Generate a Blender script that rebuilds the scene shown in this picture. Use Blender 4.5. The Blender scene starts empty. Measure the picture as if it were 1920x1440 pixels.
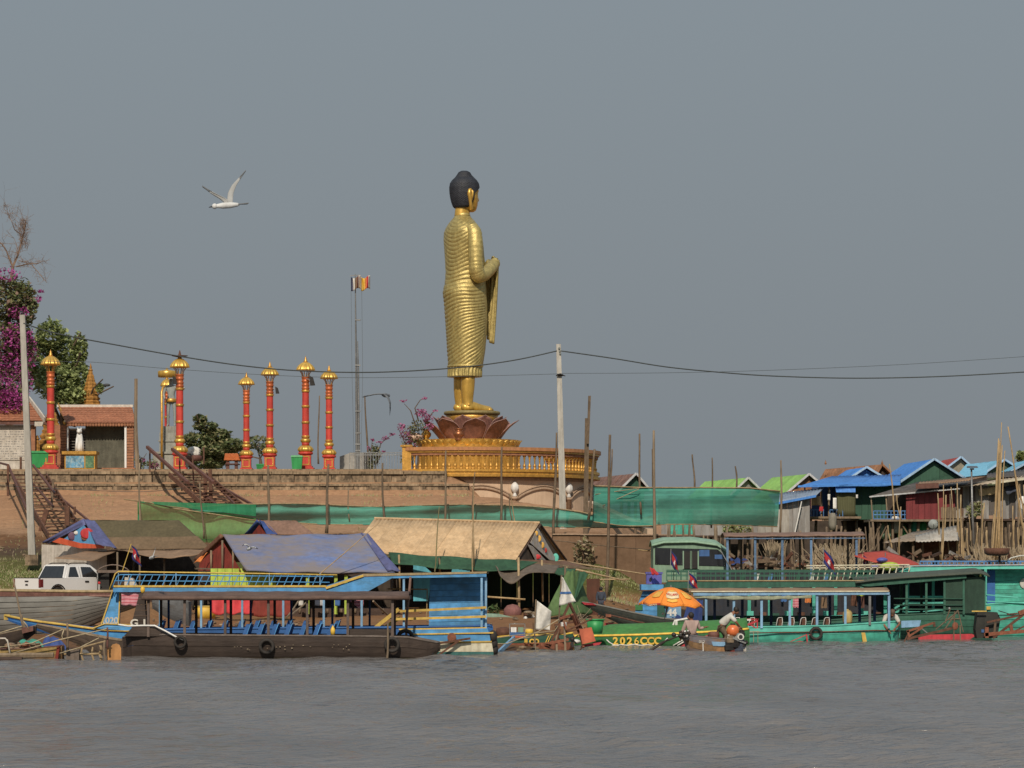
import bpy, math, random
import numpy as np
from mathutils import Vector, Matrix
from mathutils import noise as mnoise
R = random.Random(11)
SC = bpy.context.scene
COL = SC.collection
F, HC, YH = 6000.0, 3.2, 1070.0
# ---------------------------------------------------------------- camera
cam_d = bpy.data.cameras.new('camera')
cam = bpy.data.objects.new('camera', cam_d)
COL.objects.link(cam)
cam.location = (0, 0, HC)
cam.rotation_euler = (math.radians(90), 0, 0)
cam_d.sensor_width = 36
cam_d.lens = 36 * F / 1920
cam_d.shift_y = (YH - 720) / 1920
cam_d.clip_start = 1
cam_d.clip_end = 9000
SC.camera = cam
# ---------------------------------------------------------------- sky, sun, exposure
SUN_AZ, SUN_EL = -5.0, 38.0
az, el = math.radians(SUN_AZ), math.radians(SUN_EL)
to_sun = Vector((math.sin(az) * math.cos(el), -math.cos(az) * math.cos(el), math.sin(el)))
w = bpy.data.worlds.new('World')
SC.world = w
w.use_nodes = True
nt = w.node_tree
nt.nodes.clear()
wo = nt.nodes.new('ShaderNodeOutputWorld')
sky = nt.nodes.new('ShaderNodeTexSky')
sky.sky_type = 'NISHITA'
sky.sun_disc = False
sky.sun_elevation = el
sky.sun_rotation = math.atan2(to_sun.x, to_sun.y)
sky.air_density = 1.4
sky.dust_density = 6.0
bg1 = nt.nodes.new('ShaderNodeBackground')
bg1.inputs['Strength'].default_value = 0.07
nt.links.new(sky.outputs[0], bg1.inputs['Color'])
bg2 = nt.nodes.new('ShaderNodeBackground')
tcw = nt.nodes.new('ShaderNodeTexCoord')
sepw = nt.nodes.new('ShaderNodeSeparateXYZ')
nt.links.new(tcw.outputs['Generated'], sepw.inputs[0])
rampw = nt.nodes.new('ShaderNodeValToRGB')
rampw.color_ramp.elements[0].position = 0.0
rampw.color_ramp.elements[0].color = (0.219, 0.244, 0.267, 1)
rampw.color_ramp.elements[1].position = 0.6
rampw.color_ramp.elements[1].color = (0.29, 0.38, 0.47, 1)
e = rampw.color_ramp.elements.new(0.16)
e.color = (0.240, 0.279, 0.311, 1)
nt.links.new(sepw.outputs[2], rampw.inputs[0])
nt.links.new(rampw.outputs[0], bg2.inputs['Color'])
mixw = nt.nodes.new('ShaderNodeMixShader')
mixw.inputs[0].default_value = 0.93
nt.links.new(bg1.outputs[0], mixw.inputs[1])
nt.links.new(bg2.outputs[0], mixw.inputs[2])
nt.links.new(mixw.outputs[0], wo.inputs['Surface'])
sl = bpy.data.lights.new('sun', 'SUN')
sl.energy = 3.5
sl.angle = math.radians(0.9)
sl.color = (1.0, 0.88, 0.73)
so = bpy.data.objects.new('sun', sl)
COL.objects.link(so)
so.rotation_euler = to_sun.to_track_quat('Z', 'Y').to_euler()
so.location = (-20, -10, 60)
SC.view_settings.view_transform = 'Standard'
SC.view_settings.look = 'None'
SC.view_settings.exposure = 0.0
SC.view_settings.gamma = 1.0
SC.view_settings.use_curve_mapping = False
SC.cycles.max_bounces = 6
SC.cycles.transparent_max_bounces = 16
# ---------------------------------------------------------------- helpers
def P(px, py, D):
 return Vector(((px - 960) * D / F, D, HC + (YH - py) * D / F))
def X(px, D): return (px - 960) * D / F
def Zp(py, D): return HC + (YH - py) * D / F
def lerp(a, b, t): return a + (b - a) * t
def lin(h):
 h = h.lstrip('#')
 o = []
 for i in (0, 2, 4):
  c = int(h[i:i + 2], 16) / 255
  o.append(c / 12.92 if c <= 0.04045 else ((c + 0.055) / 1.055) ** 2.4)
 return o
MATS = {}
def mat(name, col, rough=.75, metal=0.0, var=.22, scale=1.6, dirt=.3, dcol='#4a3d2e', bump=.25, bscale=14,
  stretch=(1, 1, 1), spec=.35, k=.85, orand=.12, alpha=1.0, trans=0.0, wave=None, coat=0.0, dr=(.45, .67), dust=.13, streak=.16):
 if name in MATS: return MATS[name]
 m = bpy.data.materials.new(name)
 m.use_nodes = True
 t = m.node_tree
 b = t.nodes['Principled BSDF']
 N, L = t.nodes.new, t.links.new
 c = [v * k for v in lin(col)]; lum = .3 * c[0] + .55 * c[1] + .15 * c[2]
 c = [lerp(v, u_, dust) for v, u_ in zip(c, (lerp(lum, .26, .35), lerp(lum, .22, .35), lerp(lum, .17, .35)))]
 tc = N('ShaderNodeTexCoord'); mp = N('ShaderNodeMapping')
 mp.inputs['Scale'].default_value = stretch
 L(tc.outputs['Object'], mp.inputs[0])
 oi = N('ShaderNodeObjectInfo')
 rv = N('ShaderNodeVectorMath'); rv.operation = 'SCALE'
 cmb = N('ShaderNodeCombineXYZ')
 for i in range(3): L(oi.outputs['Random'], cmb.inputs[i])
 L(cmb.outputs[0], rv.inputs[0]); rv.inputs['Scale'].default_value = 37.0
 ad = N('ShaderNodeVectorMath'); L(mp.outputs[0], ad.inputs[0]); L(rv.outputs[0], ad.inputs[1])
 n1 = N('ShaderNodeTexNoise'); n1.inputs['Scale'].default_value = scale; n1.inputs['Detail'].default_value = 7
 n1.inputs['Roughness'].default_value = .65
 L(ad.outputs[0], n1.inputs['Vector'])
 mr = N('ShaderNodeMapRange'); mr.inputs[1].default_value = .3; mr.inputs[2].default_value = .7
 mr.inputs[3].default_value = 1 - var; mr.inputs[4].default_value = 1 + var
 L(n1.outputs['Fac'], mr.inputs[0])
 ro = N('ShaderNodeMapRange'); ro.inputs[3].default_value = 1 - orand; ro.inputs[4].default_value = 1 + orand
 L(oi.outputs['Random'], ro.inputs[0])
 mu = N('ShaderNodeMath'); mu.operation = 'MULTIPLY'; L(mr.outputs[0], mu.inputs[0]); L(ro.outputs[0], mu.inputs[1])
 if streak > 0:
  m4 = N('ShaderNodeMapping'); m4.inputs['Scale'].default_value = (7, 7, .7); L(ad.outputs[0], m4.inputs[0])
  n4 = N('ShaderNodeTexNoise'); n4.inputs['Scale'].default_value = 1.0; n4.inputs['Detail'].default_value = 5; L(m4.outputs[0], n4.inputs['Vector'])
  r4 = N('ShaderNodeMapRange'); r4.inputs[1].default_value = .35; r4.inputs[2].default_value = .65; r4.inputs[3].default_value = 1 - streak; r4.inputs[4].default_value = 1 + streak * .5
  L(n4.outputs['Fac'], r4.inputs[0]); mu4 = N('ShaderNodeMath'); mu4.operation = 'MULTIPLY'; L(mu.outputs[0], mu4.inputs[0]); L(r4.outputs[0], mu4.inputs[1]); mu = mu4
 sc_ = N('ShaderNodeVectorMath'); sc_.operation = 'SCALE'; sc_.inputs[0].default_value = c
 L(mu.outputs[0], sc_.inputs['Scale'])
 colour = sc_.outputs[0]
 if wave:
  ax, wsc, wh, wd = wave
  wv = N('ShaderNodeTexWave'); wv.bands_direction = ax; wv.inputs['Scale'].default_value = wsc
  wv.inputs['Distortion'].default_value = 1.2
  wv.inputs['Detail'].default_value = 1
  L(tc.outputs['Object'], wv.inputs[0])
  wr = N('ShaderNodeMapRange'); wr.inputs[1].default_value = wd - .1; wr.inputs[2].default_value = wd + .1
  L(wv.outputs['Fac'], wr.inputs[0])
  mxw = N('ShaderNodeMix'); mxw.data_type = 'RGBA'
  L(wr.outputs[0], mxw.inputs[0]); L(colour, mxw.inputs[6])
  mxw.inputs[7].default_value = [v * k for v in lin(wh)] + [1]
  colour = mxw.outputs[2]
 if dirt > 0:
  n2 = N('ShaderNodeTexNoise'); n2.inputs['Scale'].default_value = scale * 2.3; n2.inputs['Detail'].default_value = 9
  n2.inputs['Roughness'].default_value = .72
  L(ad.outputs[0], n2.inputs['Vector'])
  m2 = N('ShaderNodeMapRange'); m2.inputs[1].default_value = dr[0]; m2.inputs[2].default_value = dr[1]
  m2.inputs[4].default_value = dirt
  L(n2.outputs['Fac'], m2.inputs[0])
  mx = N('ShaderNodeMix'); mx.data_type = 'RGBA'
  L(m2.outputs[0], mx.inputs[0]); L(colour, mx.inputs[6])
  mx.inputs[7].default_value = [v * k for v in lin(dcol)] + [1]
  colour = mx.outputs[2]
 L(colour, b.inputs['Base Color'])
 b.inputs['Roughness'].default_value = rough
 b.inputs['Metallic'].default_value = metal
 b.inputs['Specular IOR Level'].default_value = spec
 b.inputs['Coat Weight'].default_value = coat
 if bump > 0:
  n3 = N('ShaderNodeTexNoise'); n3.inputs['Scale'].default_value = bscale; n3.inputs['Detail'].default_value = 5
  L(ad.outputs[0], n3.inputs['Vector'])
  bp = N('ShaderNodeBump'); bp.inputs['Strength'].default_value = bump; bp.inputs['Distance'].default_value = .03
  L(n3.outputs['Fac'], bp.inputs['Height']); L(bp.outputs[0], b.inputs['Normal'])
 sh = b.outputs[0]
 out = t.nodes['Material Output']
 if trans > 0:
  tr = N('ShaderNodeBsdfTranslucent'); L(colour, tr.inputs['Color'])
  ms = N('ShaderNodeMixShader'); ms.inputs[0].default_value = trans
  L(sh, ms.inputs[1]); L(tr.outputs[0], ms.inputs[2]); sh = ms.outputs[0]
 if alpha < 1:
  tp = N('ShaderNodeBsdfTransparent'); ms = N('ShaderNodeMixShader'); ms.inputs[0].default_value = alpha
  L(tp.outputs[0], ms.inputs[1]); L(sh, ms.inputs[2]); sh = ms.outputs[0]
 L(sh, out.inputs['Surface'])
 MATS[name] = m
 return m
class MB:
 def __init__(s): s.v = []; s.f = []; s.m = []
 def add(s, vs, fs, mi=0):
  o = len(s.v); s.v += [tuple(v) for v in vs]
  for f in fs: s.f.append(tuple(i + o for i in f)); s.m.append(mi)
  return s
 def box(s, x0, x1, y0, y1, z0, z1, mi=0):
  vs = [(x, y, z) for z in (z0, z1) for y in (y0, y1) for x in (x0, x1)]
  return s.add(vs, [(0, 2, 3, 1), (4, 5, 7, 6), (0, 1, 5, 4), (2, 6, 7, 3), (0, 4, 6, 2), (1, 3, 7, 5)], mi)
 def beam(s, a, b, w, h=None, mi=0):
  a = Vector(a); b = Vector(b); d = (b - a).normalized(); h = h or w
  up = Vector((0, 0, 1)) if abs(d.z) < .95 else Vector((0, 1, 0))
  r = d.cross(up).normalized() * (w / 2); u = r.cross(d).normalized() * (h / 2)
  vs = [p + i * r + j * u for p in (a, b) for i, j in ((-1, -1), (1, -1), (1, 1), (-1, 1))]
  return s.add(vs, [(3, 2, 1, 0), (4, 5, 6, 7), (0, 1, 5, 4), (1, 2, 6, 5), (2, 3, 7, 6), (3, 0, 4, 7)], mi)
 def tube(s, pts, r, n=6, mi=0, sq=1.0):
  pts = [Vector(p) for p in pts]; m = len(pts)
  rs = r if isinstance(r, (list, tuple)) else [r] * m
  vs = []; prev = None
  for i, p in enumerate(pts):
   d = (pts[min(i + 1, m - 1)] - pts[max(i - 1, 0)]).normalized()
   if prev is None: a = d.orthogonal().normalized()
   else: a = (prev - prev.dot(d) * d).normalized()
   prev = a; b = d.cross(a)
   for k in range(n):
    t = 2 * math.pi * k / n
    vs.append(p + (a * math.cos(t) + b * math.sin(t) * sq) * rs[i])
  fs = [(i * n + k, i * n + (k + 1) % n, (i + 1) * n + (k + 1) % n, (i + 1) * n + k) for i in range(m - 1) for k in range(n)]
  fs += [tuple(range(n - 1, -1, -1)), tuple((m - 1) * n + k for k in range(n))]
  return s.add(vs, fs, mi)
 def lathe(s, prof, n=24, c=(0, 0, 0), flute=None, a0=0, a1=2 * math.pi, mi=0):
  full = abs(a1 - a0 - 2 * math.pi) < 1e-6; cols = n if full else n + 1
  vs = []
  for (r, z) in prof:
   for k in range(cols):
    t = a0 + (a1 - a0) * k / n
    q = r * (1 + (flute[1] * abs(math.sin(t * flute[0] / 2)) if flute else 0))
    vs.append((c[0] + q * math.cos(t), c[1] + q * math.sin(t), c[2] + z))
  fs = []
  for i in range(len(prof) - 1):
   for k in range(n):
    k2 = (k + 1) % cols
    fs.append((i * cols + k, i * cols + k2, (i + 1) * cols + k2, (i + 1) * cols + k))
  if full:
   fs.append(tuple(range(n - 1, -1, -1))); fs.append(tuple((len(prof) - 1) * cols + k for k in range(n)))
  return s.add(vs, fs, mi)
 def grid(s, fn, nu, nv, th=None, mi=0):
  g = [[Vector(fn(i / nu, j / nv)) for j in range(nv + 1)] for i in range(nu + 1)]
  vs = [p for row in g for p in row]; W = nv + 1
  fs = [(i * W + j, (i + 1) * W + j, (i + 1) * W + j + 1, i * W + j + 1) for i in range(nu) for j in range(nv)]
  if th is not None:
   th = Vector(th); o = len(vs); vs = vs + [p + th for p in vs]
   fs2 = [tuple(reversed([i + o for i in f])) for f in fs]; rim = []
   for i in range(nu):
    rim.append((i * W, i * W + o, (i + 1) * W + o, (i + 1) * W)); q = nv
    rim.append((i * W + q, (i + 1) * W + q, (i + 1) * W + q + o, i * W + q + o))
   for j in range(nv):
    rim.append((j, j + 1, j + 1 + o, j + o)); q = nu * W
    rim.append((q + j, q + j + o, q + j + 1 + o, q + j + 1))
   fs = fs + fs2 + rim
  return s.add(vs, fs, mi)
 def prism(s, pts, vec, mi=0):
  pts = [Vector(p) for p in pts]; v = Vector(vec); n = len(pts)
  return s.add(pts + [p + v for p in pts], [tuple(range(n)), tuple(range(2 * n - 1, n - 1, -1))] +
      [(i, i + n, (i + 1) % n + n, (i + 1) % n) for i in range(n)], mi)
 def ell(s, c, r, n=10, m=7, mi=0):
  vs = []; c = Vector(c)
  if not isinstance(r, (list, tuple)): r = (r, r, r)
  for i in range(1, m):
   a = math.pi * i / m
   for k in range(n):
    t = 2 * math.pi * k / n
    vs.append((c.x + r[0] * math.sin(a) * math.cos(t), c.y + r[1] * math.sin(a) * math.sin(t), c.z + r[2] * math.cos(a)))
  vs += [(c.x, c.y, c.z + r[2]), (c.x, c.y, c.z - r[2])]; T = len(vs) - 2
  fs = [(i * n + k, (i + 1) * n + k, (i + 1) * n + (k + 1) % n, i * n + (k + 1) % n) for i in range(m - 2) for k in range(n)]
  fs += [(T, k, (k + 1) % n) for k in range(n)] + [(T + 1, (m - 2) * n + (k + 1) % n, (m - 2) * n + k) for k in range(n)]
  return s.add(vs, fs, mi)
ORG = {}
def ob(name, mb, m, parent=None, smooth=False, base=None):
 if base is None:
  if parent is not None: base = ORG[parent.name]
  else:
   n = len(mb.v); base = (sum(v[0] for v in mb.v) / n, sum(v[1] for v in mb.v) / n, min(v[2] for v in mb.v))
 base = Vector(base)
 me = bpy.data.meshes.new(name)
 me.from_pydata([(v[0] - base.x, v[1] - base.y, v[2] - base.z) for v in mb.v], [], mb.f)
 ms = m if isinstance(m, (list, tuple)) else [m]
 for q in ms: me.materials.append(q)
 if len(ms) > 1: me.polygons.foreach_set('material_index', mb.m)
 if smooth: me.polygons.foreach_set('use_smooth', [True] * len(me.polygons))
 me.update()
 o = bpy.data.objects.new(name, me)
 COL.objects.link(o)
 if parent is not None: o.parent = parent
 else: o.location = base
 ORG[o.name] = base
 return o
def tag(o, label=None, cat=None, group=None, kind=None):
 if label: o['label'] = label
 if cat: o['category'] = cat
 if group: o['group'] = group
 if kind: o['kind'] = kind
 return o
def thing(name, label, cat, base=(0, 0, 0), group=None):
 o = bpy.data.objects.new(name, None)
 o.empty_display_size = .2
 COL.objects.link(o)
 o.location = base
 ORG[o.name] = Vector(base)
 return tag(o, label, cat, group)
def solo(name, mb, m, label, cat, group=None, smooth=False, kind=None):
 return tag(ob(name, mb, m, None, smooth), label, cat, group, kind)
def dup(root, loc, rz=0, sc=None, label=None, group=None):
 def cp(o, par):
  c = o.copy(); COL.objects.link(c)
  if par is not None: c.parent = par
  for ch in o.children: cp(ch, c)
  return c
 c = cp(root, None)
 c.location = loc; c.rotation_euler = (0, 0, rz)
 if sc: c.scale = sc if isinstance(sc, (list, tuple)) else (sc,) * 3
 if label: c['label'] = label
 if group: c['group'] = group
 ORG[c.name] = Vector(loc)
 return c
def put(o, mesh_src, parent, loc=(0, 0, 0), rz=0):
 "another part sharing a mesh"
 c = mesh_src.copy(); COL.objects.link(c); c.parent = parent
 c.location = loc; c.rotation_euler = (0, 0, rz)
 return c
FONT_FIX = {}
def text(name, s, size, centre, m, parent, ry=0.0, wide=1.0, ext=.008, rz=0.0, bold=.0):
 cu = bpy.data.curves.new(name, 'FONT'); cu.body = s; cu.size = size
 cu.align_x = 'CENTER'; cu.align_y = 'CENTER'; cu.extrude = ext; cu.offset = bold
 tmp = bpy.data.objects.new(name, cu); COL.objects.link(tmp)
 dg = bpy.context.evaluated_depsgraph_get()
 me = bpy.data.meshes.new_from_object(tmp.evaluated_get(dg))
 bpy.data.objects.remove(tmp)
 M = Matrix.Translation(Vector(centre) - ORG[parent.name]) @ Matrix.Rotation(rz, 4, 'Z') @ Matrix.Rotation(ry, 4, 'Y') @ \
  Matrix.Rotation(math.radians(90), 4, 'X') @ Matrix.Diagonal((wide, 1, 1, 1))
 me.transform(M)
 me.materials.clear(); me.materials.append(m)
 o = bpy.data.objects.new(name, me); COL.objects.link(o); o.parent = parent
 ORG[o.name] = ORG[parent.name]
 return o
def sheets(parent, a, b, c, d, m, w=1.0, pitch=.2, amp=.022, name='roof_sheet', sag=0.0, jit=.012, nv=3):
 """corrugated sheets: a-b is the ridge edge, d-c the eave edge; each sheet is a part of its own"""
 a, b, c, d = map(Vector, (a, b, c, d))
 L = (b - a).length; n = max(1, round(L / w)); nrm = (b - a).cross(d - a).normalized()
 if nrm.z < 0: nrm = -nrm
 out = []
 for i in range(n):
  u0, u1 = i / n, (i + 1) / n + (.03 / L * 1 if i < n - 1 else 0)
  k = max(3, int((u1 - u0) * L / pitch * 4)); off = (i % 2) * .006 + R.uniform(0, jit)
  ex = R.uniform(-.02, .04) / max(.1, (d - a).length)
  def fn(s, t):
   u = u0 + (u1 - u0) * s; t2 = t * (1 + ex)
   p = a.lerp(b, u).lerp(d.lerp(c, u), t2)
   return p + nrm * (off + amp * math.sin(2 * math.pi * u * L / pitch) + sag * math.sin(math.pi * t) * -1)
  mb = MB().grid(fn, k, nv, nrm * -.012)
  out.append(ob(name, mb, m, parent, True))
 return out
def planks(parent, a, b, c, d, m, n, th=.03, gap=.012, name='plank', alt=None, jit=.006):
 """n boards filling the quad a(top left) b(top right) c(bottom right) d(bottom left), running a to b"""
 a, b, c, d = map(Vector, (a, b, c, d)); H = ((d - a).length + (c - b).length) / 2; g = gap / max(H, .01) / 2
 nrm = (b - a).cross(d - a).normalized() * -1
 if nrm.y > 0: nrm = -nrm
 for i in range(n):
  t0, t1 = i / n + g, (i + 1) / n - g; o = nrm * R.uniform(0, jit)
  q = [a.lerp(d, t0) + o, b.lerp(c, t0) + o, b.lerp(c, t1) + o, a.lerp(d, t1) + o]
  ob(name, MB().prism(q, nrm * -th), (alt or {}).get(i, m), parent)
def rope(pts, r, label, cat='rope', name='rope', m=None, group=None, sag=0.0, n=10):
 if len(pts) == 2 and sag:
  a, b = map(Vector, pts)
  pts = [a.lerp(b, i / n) + Vector((0, 0, -sag * 4 * (i / n) * (1 - i / n))) for i in range(n + 1)]
 return solo(name, MB().tube(pts, r, 5), m or MATS['rope'], label, cat, group, True)
def crook(a, b, r0, r1, amp=.05, n=7, sides=6):
 a, b = Vector(a), Vector(b); pts = []; rs = []
 s1, s2 = R.uniform(0, 6), R.uniform(0, 6)
 for i in range(n + 1):
  t = i / n; o = Vector((math.sin(s1 + t * 4.5), math.cos(s2 + t * 3.7), 0)) * amp * (1 if 0 < i else .2)
  pts.append(a.lerp(b, t) + o); rs.append(lerp(r0, r1, t) * R.uniform(.88, 1.12))
 return MB().tube(pts, rs, sides)
def hull(th, st, m, ns=3, y0=0.0, thick=.05, floor=.35, round_=.35, floor_m=None, rail=None, rail_r=.035, name='strake', alt=None):
 """open boat hull. st: (x, half width, z top, z bottom); one part per strake on each side; alt gives strakes another material"""
 N = len(st)
 def pt(i, t, side, inn=0.0):
  x, hw, zt, zb = st[i]
  y = hw * (1 - round_ * t ** 2.2) * side
  return Vector((x, y0 + y - side * inn, lerp(zt, zb, t)))
 for side in (-1, 1):
  for k in range(ns):
   t0, t1 = k / ns + .006, (k + 1) / ns - .006; mb = MB(); vs = []
   lap = .006 + .006 * (k % 2)
   for i in range(N):
    w1 = min(thick, st[i][1] * .8)
    vs += [pt(i, t0, side, -lap), pt(i, (t0 + t1) / 2, side, -lap - .006), pt(i, t1, side, -lap - .008), pt(i, t1, side, w1), pt(i, t0, side, w1)]
   fs = [(i * 5 + j, i * 5 + (j + 1) % 5, (i + 1) * 5 + (j + 1) % 5, (i + 1) * 5 + j) for i in range(N - 1) for j in range(5)]
   fs += [(0, 1, 2, 3, 4), tuple((N - 1) * 5 + j for j in (4, 3, 2, 1, 0))]
   if side > 0: fs = [tuple(reversed(f)) for f in fs]
   mb.add(vs, fs)
   ob(name, mb, (alt or {}).get(k, m), th)
 mb = MB(); vs = []
 for i in range(N):
  vs += [pt(i, 1, -1, .0), pt(i, 1, 1, .0)]
 vs2 = [v + Vector((0, 0, .05)) for v in vs]
 fs = [(2 * i, 2 * i + 1, 2 * i + 3, 2 * i + 2) for i in range(N - 1)]
 o = len(vs)
 mb.add(vs + vs2, fs + [tuple(reversed([q + o for q in f])) for f in fs])
 ob('keel_board', mb, m, th)
 for i, nm in ((0, 'bow_board'), (N - 1, 'transom')):
  q = [pt(i, 0, -1), pt(i, .5, -1), pt(i, 1, -1), pt(i, 1, 1), pt(i, .5, 1), pt(i, 0, 1)]
  ob(nm, MB().prism(q, (-.04 if i == 0 else .04, 0, 0)), (alt or {}).get('end', m), th)
 if floor is not None:
  vs = []
  idx = [i for i in range(N) if st[i][2] - st[i][3] > floor + .1]
  for i in idx:
   zt = st[i][2] - floor; hw = st[i][1] - thick - .01
   vs += [Vector((st[i][0], y0 - hw, zt)), Vector((st[i][0], y0 + hw, zt))]
  fs = [(2 * i, 2 * i + 2, 2 * i + 3, 2 * i + 1) for i in range(len(idx) - 1)]
  if fs:
   o = len(vs); mb = MB().add(vs + [v - Vector((0, 0, .03)) for v in vs], fs + [tuple(reversed([q + o for q in f])) for f in fs])
   ob('deck', mb, floor_m or m, th)
 if rail:
  for side in (-1, 1):
   pts = [pt(i, 0, side, .01) + Vector((0, 0, .02)) for i in range(N)]
   ob('gunwale', MB().tube(pts, rail_r, 6, sq=.8), rail, th, True)
def stn(rows, D, zb=-.35):
 "hull stations from photo rows: (px, top_py, half_width[, bottom_py])"
 out = []
 for r in rows:
  b = Zp(r[3], D) if len(r) > 3 and r[3] is not None else zb
  out.append((X(r[0], D), r[2], Zp(r[1], D), b))
 return out
def dense(st, n=4):
 out = []
 for i in range(len(st) - 1):
  for j in range(n):
   out.append(tuple(lerp(st[i][k], st[i + 1][k], j / n) for k in range(4)))
 return out + [st[-1]]
# ---------------------------------------------------------------- materials
gold = mat('gold_paint', '#dca544', .40, .45, .25, 3, .3, '#7a4a14', .3, 18, spec=.6, dust=.05)
gold_smooth = mat('gold_leaf', '#e4b650', .36, .5, .16, 1.2, .15, '#8a5a1c', .1, 8, spec=.6, dust=.05)
gold_robe = mat('gold_mosaic', '#cdb871', .42, .5, .26, 5, .4, '#8a7644', .5, 34, spec=.5, dust=.04)
red_paint = mat('red_paint', '#d2392a', .5, 0, .16, 2, .22, '#7b2a1c', .1)
terracotta = mat('terracotta', '#ad7450', .8, 0, .25, 3, .3, '#6b3a25')
hair_m = mat('hair_black', '#262c38', .6, 0, .25, 3, .1, '#3c4048', .9, 9)
lotus_m = mat('lotus_petal', '#a87264', .6, 0, .35, 3, .5, '#5c4e49', .2, 8)
lotus_rim = mat('lotus_rim', '#b98f84', .5, 0, .2, 5, .2)
beige = mat('beige_plaster', '#d6b899', .85, 0, .08, .6, .25, '#a88a6c', .2, 6, streak=.06)
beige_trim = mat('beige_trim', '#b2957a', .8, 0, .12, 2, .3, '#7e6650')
conc = mat('old_concrete', '#a08a6c', .9, 0, .28, 1.1, .7, '#4f4637', .6, 7, dr=(.48, .64), streak=.3)
conc2 = mat('stained_concrete', '#9b8468', .9, 0, .3, .8, .85, '#453c30', .6, 7, dr=(.47, .6), streak=.35)
post_c = mat('post_concrete', '#b9b5ab', .85, 0, .2, 2, .35, '#7d766b', .35, 9, stretch=(1, 1, .35))
white_p = mat('white_paint', '#ecebe6', .6, 0, .06, 2, .12, '#9c9184', .1, dust=.02)
white_wall = mat('white_wall', '#d9d0c2', .85, 0, .12, 1.5, .4, '#8d8170', .2)
wood = mat('weathered_wood', '#8d7a62', .85, 0, .3, 2, .4, '#4a3c2e', .5, 18, stretch=(1, 1, .3))
wood_h = mat('weathered_board', '#8a7a66', .85, 0, .3, 2, .5, '#453a2e', .5, 18, stretch=(.3, 1, 1))
darkwood = mat('dark_wood', '#4b372c', .8, 0, .35, 2.5, .4, '#241a15', .4, 16, stretch=(.4, 1, 1))
stairwood = mat('stair_timber', '#6f4a38', .85, 0, .3, 3, .4, '#35241c', .4, 14)
maroon = mat('maroon_paint', '#70473c', .7, 0, .25, 3, .4, '#412620')
bamboo = mat('bamboo', '#b0966c', .6, 0, .3, 3, .35, '#6c5638', .2, 12, stretch=(1, 1, .6))
bamboo_y = mat('yellow_bamboo', '#b89b6c', .55, 0, .25, 3, .3, '#80602f', .2, 12)
bark_pole = mat('grey_pole', '#7d6a55', .9, 0, .3, 3, .5, '#463a2e', .6, 14, stretch=(1, 1, .5))
dryreed = mat('dry_reed', '#a8977a', .8, 0, .3, 4, .3, '#7f6c4f')
rope_m = mat('rope', '#b7a684', .9, 0, .2, 8, .3, '#6e6048', .3, 40)
wire_m = mat('wire', '#4a5254', .6, 0, .1, 1, 0)
brownhull = mat('brown_hull', '#43362f', .7, 0, .3, 1.4, .55, '#2a211d', .5, 12, stretch=(.25, 1, 1))
brownroof = mat('brown_canvas', '#644d43', .75, 0, .25, 1.8, .4, '#3a2b25', .3, 8, stretch=(.5, 1, 1))
skyblue = mat('sky_blue_paint', '#4f9fdc', .6, 0, .16, 1.4, .5, '#4f7486', .3, 9, stretch=(.4, 1, 1), dr=(.46, .62), streak=.25, dust=.08)
deepblue = mat('deep_blue_paint', '#2268b0', .6, 0, .18, 1.4, .3, '#1b3e66', .2, 9, stretch=(.4, 1, 1))
paleblue = mat('pale_blue_paint', '#7fb0d6', .6, 0, .18, 1.6, .4, '#5b6d74', .2)
yellow = mat('yellow_paint', '#dcb648', .65, 0, .18, 2, .35, '#8a7340', .2)
brightyel = mat('bright_yellow_paint', '#f0c22e', .5, 0, .12, 2, .15, '#9a7a28', .1)
cream = mat('cream_paint', '#e2dcc0', .7, 0, .12, 1.8, .4, '#9b8a63', .2)
tanroofedge = mat('tan_edge', '#b9a276', .8, 0, .25, 2, .4, '#7a6848', .3)
pink = mat('pink_cloth', '#eda2ae', .85, 0, .12, 3, .1, wave=('Z', 2.4, '#c9606e', .8))
teal_b = mat('teal_bottom', '#3f7f7c', .8, 0, .25, 2, .5, '#2b4a48')
greyhull = mat('grey_hull', '#8f908b', .75, 0, .18, .9, .45, '#5a5854', .35, 9, stretch=(.2, 1, 1))
tarpolive = mat('olive_canvas', '#61573a', .85, 0, .16, .8, .3, '#4e4531', .25, 5)
tarpgreen = mat('green_canvas', '#4f6a42', .85, 0, .2, 1, .3, '#3f4a30', .25, 5)
tarpbrown = mat('tan_canvas', '#94765a', .85, 0, .2, 1, .3, '#5e4938', .25, 5)
tarpblue = mat('faded_blue_tarp', '#6478a8', .75, 0, .22, .35, .95, '#857d7c', .6, 3.5, stretch=(.45, 1, 1.3), dr=(.38, .56))
tarpviolet = mat('violet_blue_tarp', '#5c6396', .7, 0, .22, 1.2, .4, '#4a4656', .3, 4)
bluetarp = mat('blue_tarp', '#35549a', .65, 0, .22, 1.5, .4, '#2b3a66', .3, 4)
tanroof = mat('tan_roof_sheet', '#d9b688', .75, 0, .16, 1.2, .3, '#8f6c42', .2, 10, stretch=(.6, 1, 1))
redcloth = mat('dark_red_cloth', '#8c2a1c', .85, 0, .25, 2, .3)
orangecloth = mat('orange_cloth', '#f08a35', .8, 0, .15, 3, .1)
limegreen = mat('lime_paint', '#b6cf3c', .7, 0, .12, 1.2, .25, '#74843a')
brightred = mat('bright_red_cloth', '#d02a33', .7, 0, .15, 2, .1)
net_m = mat('green_net', '#3fa08c', .8, 0, .28, .6, .5, '#2a7e6c', .4, 4, stretch=(.2, 1, 1.8), alpha=.88, trans=.2, wave=('Z', 1.2, '#58b09c', .7), k=.85)
netl_m = mat('light_green_net', '#5fae5c', .8, 0, .2, .5, .3, '#4d8c50', .3, alpha=.74, trans=.25)
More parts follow.
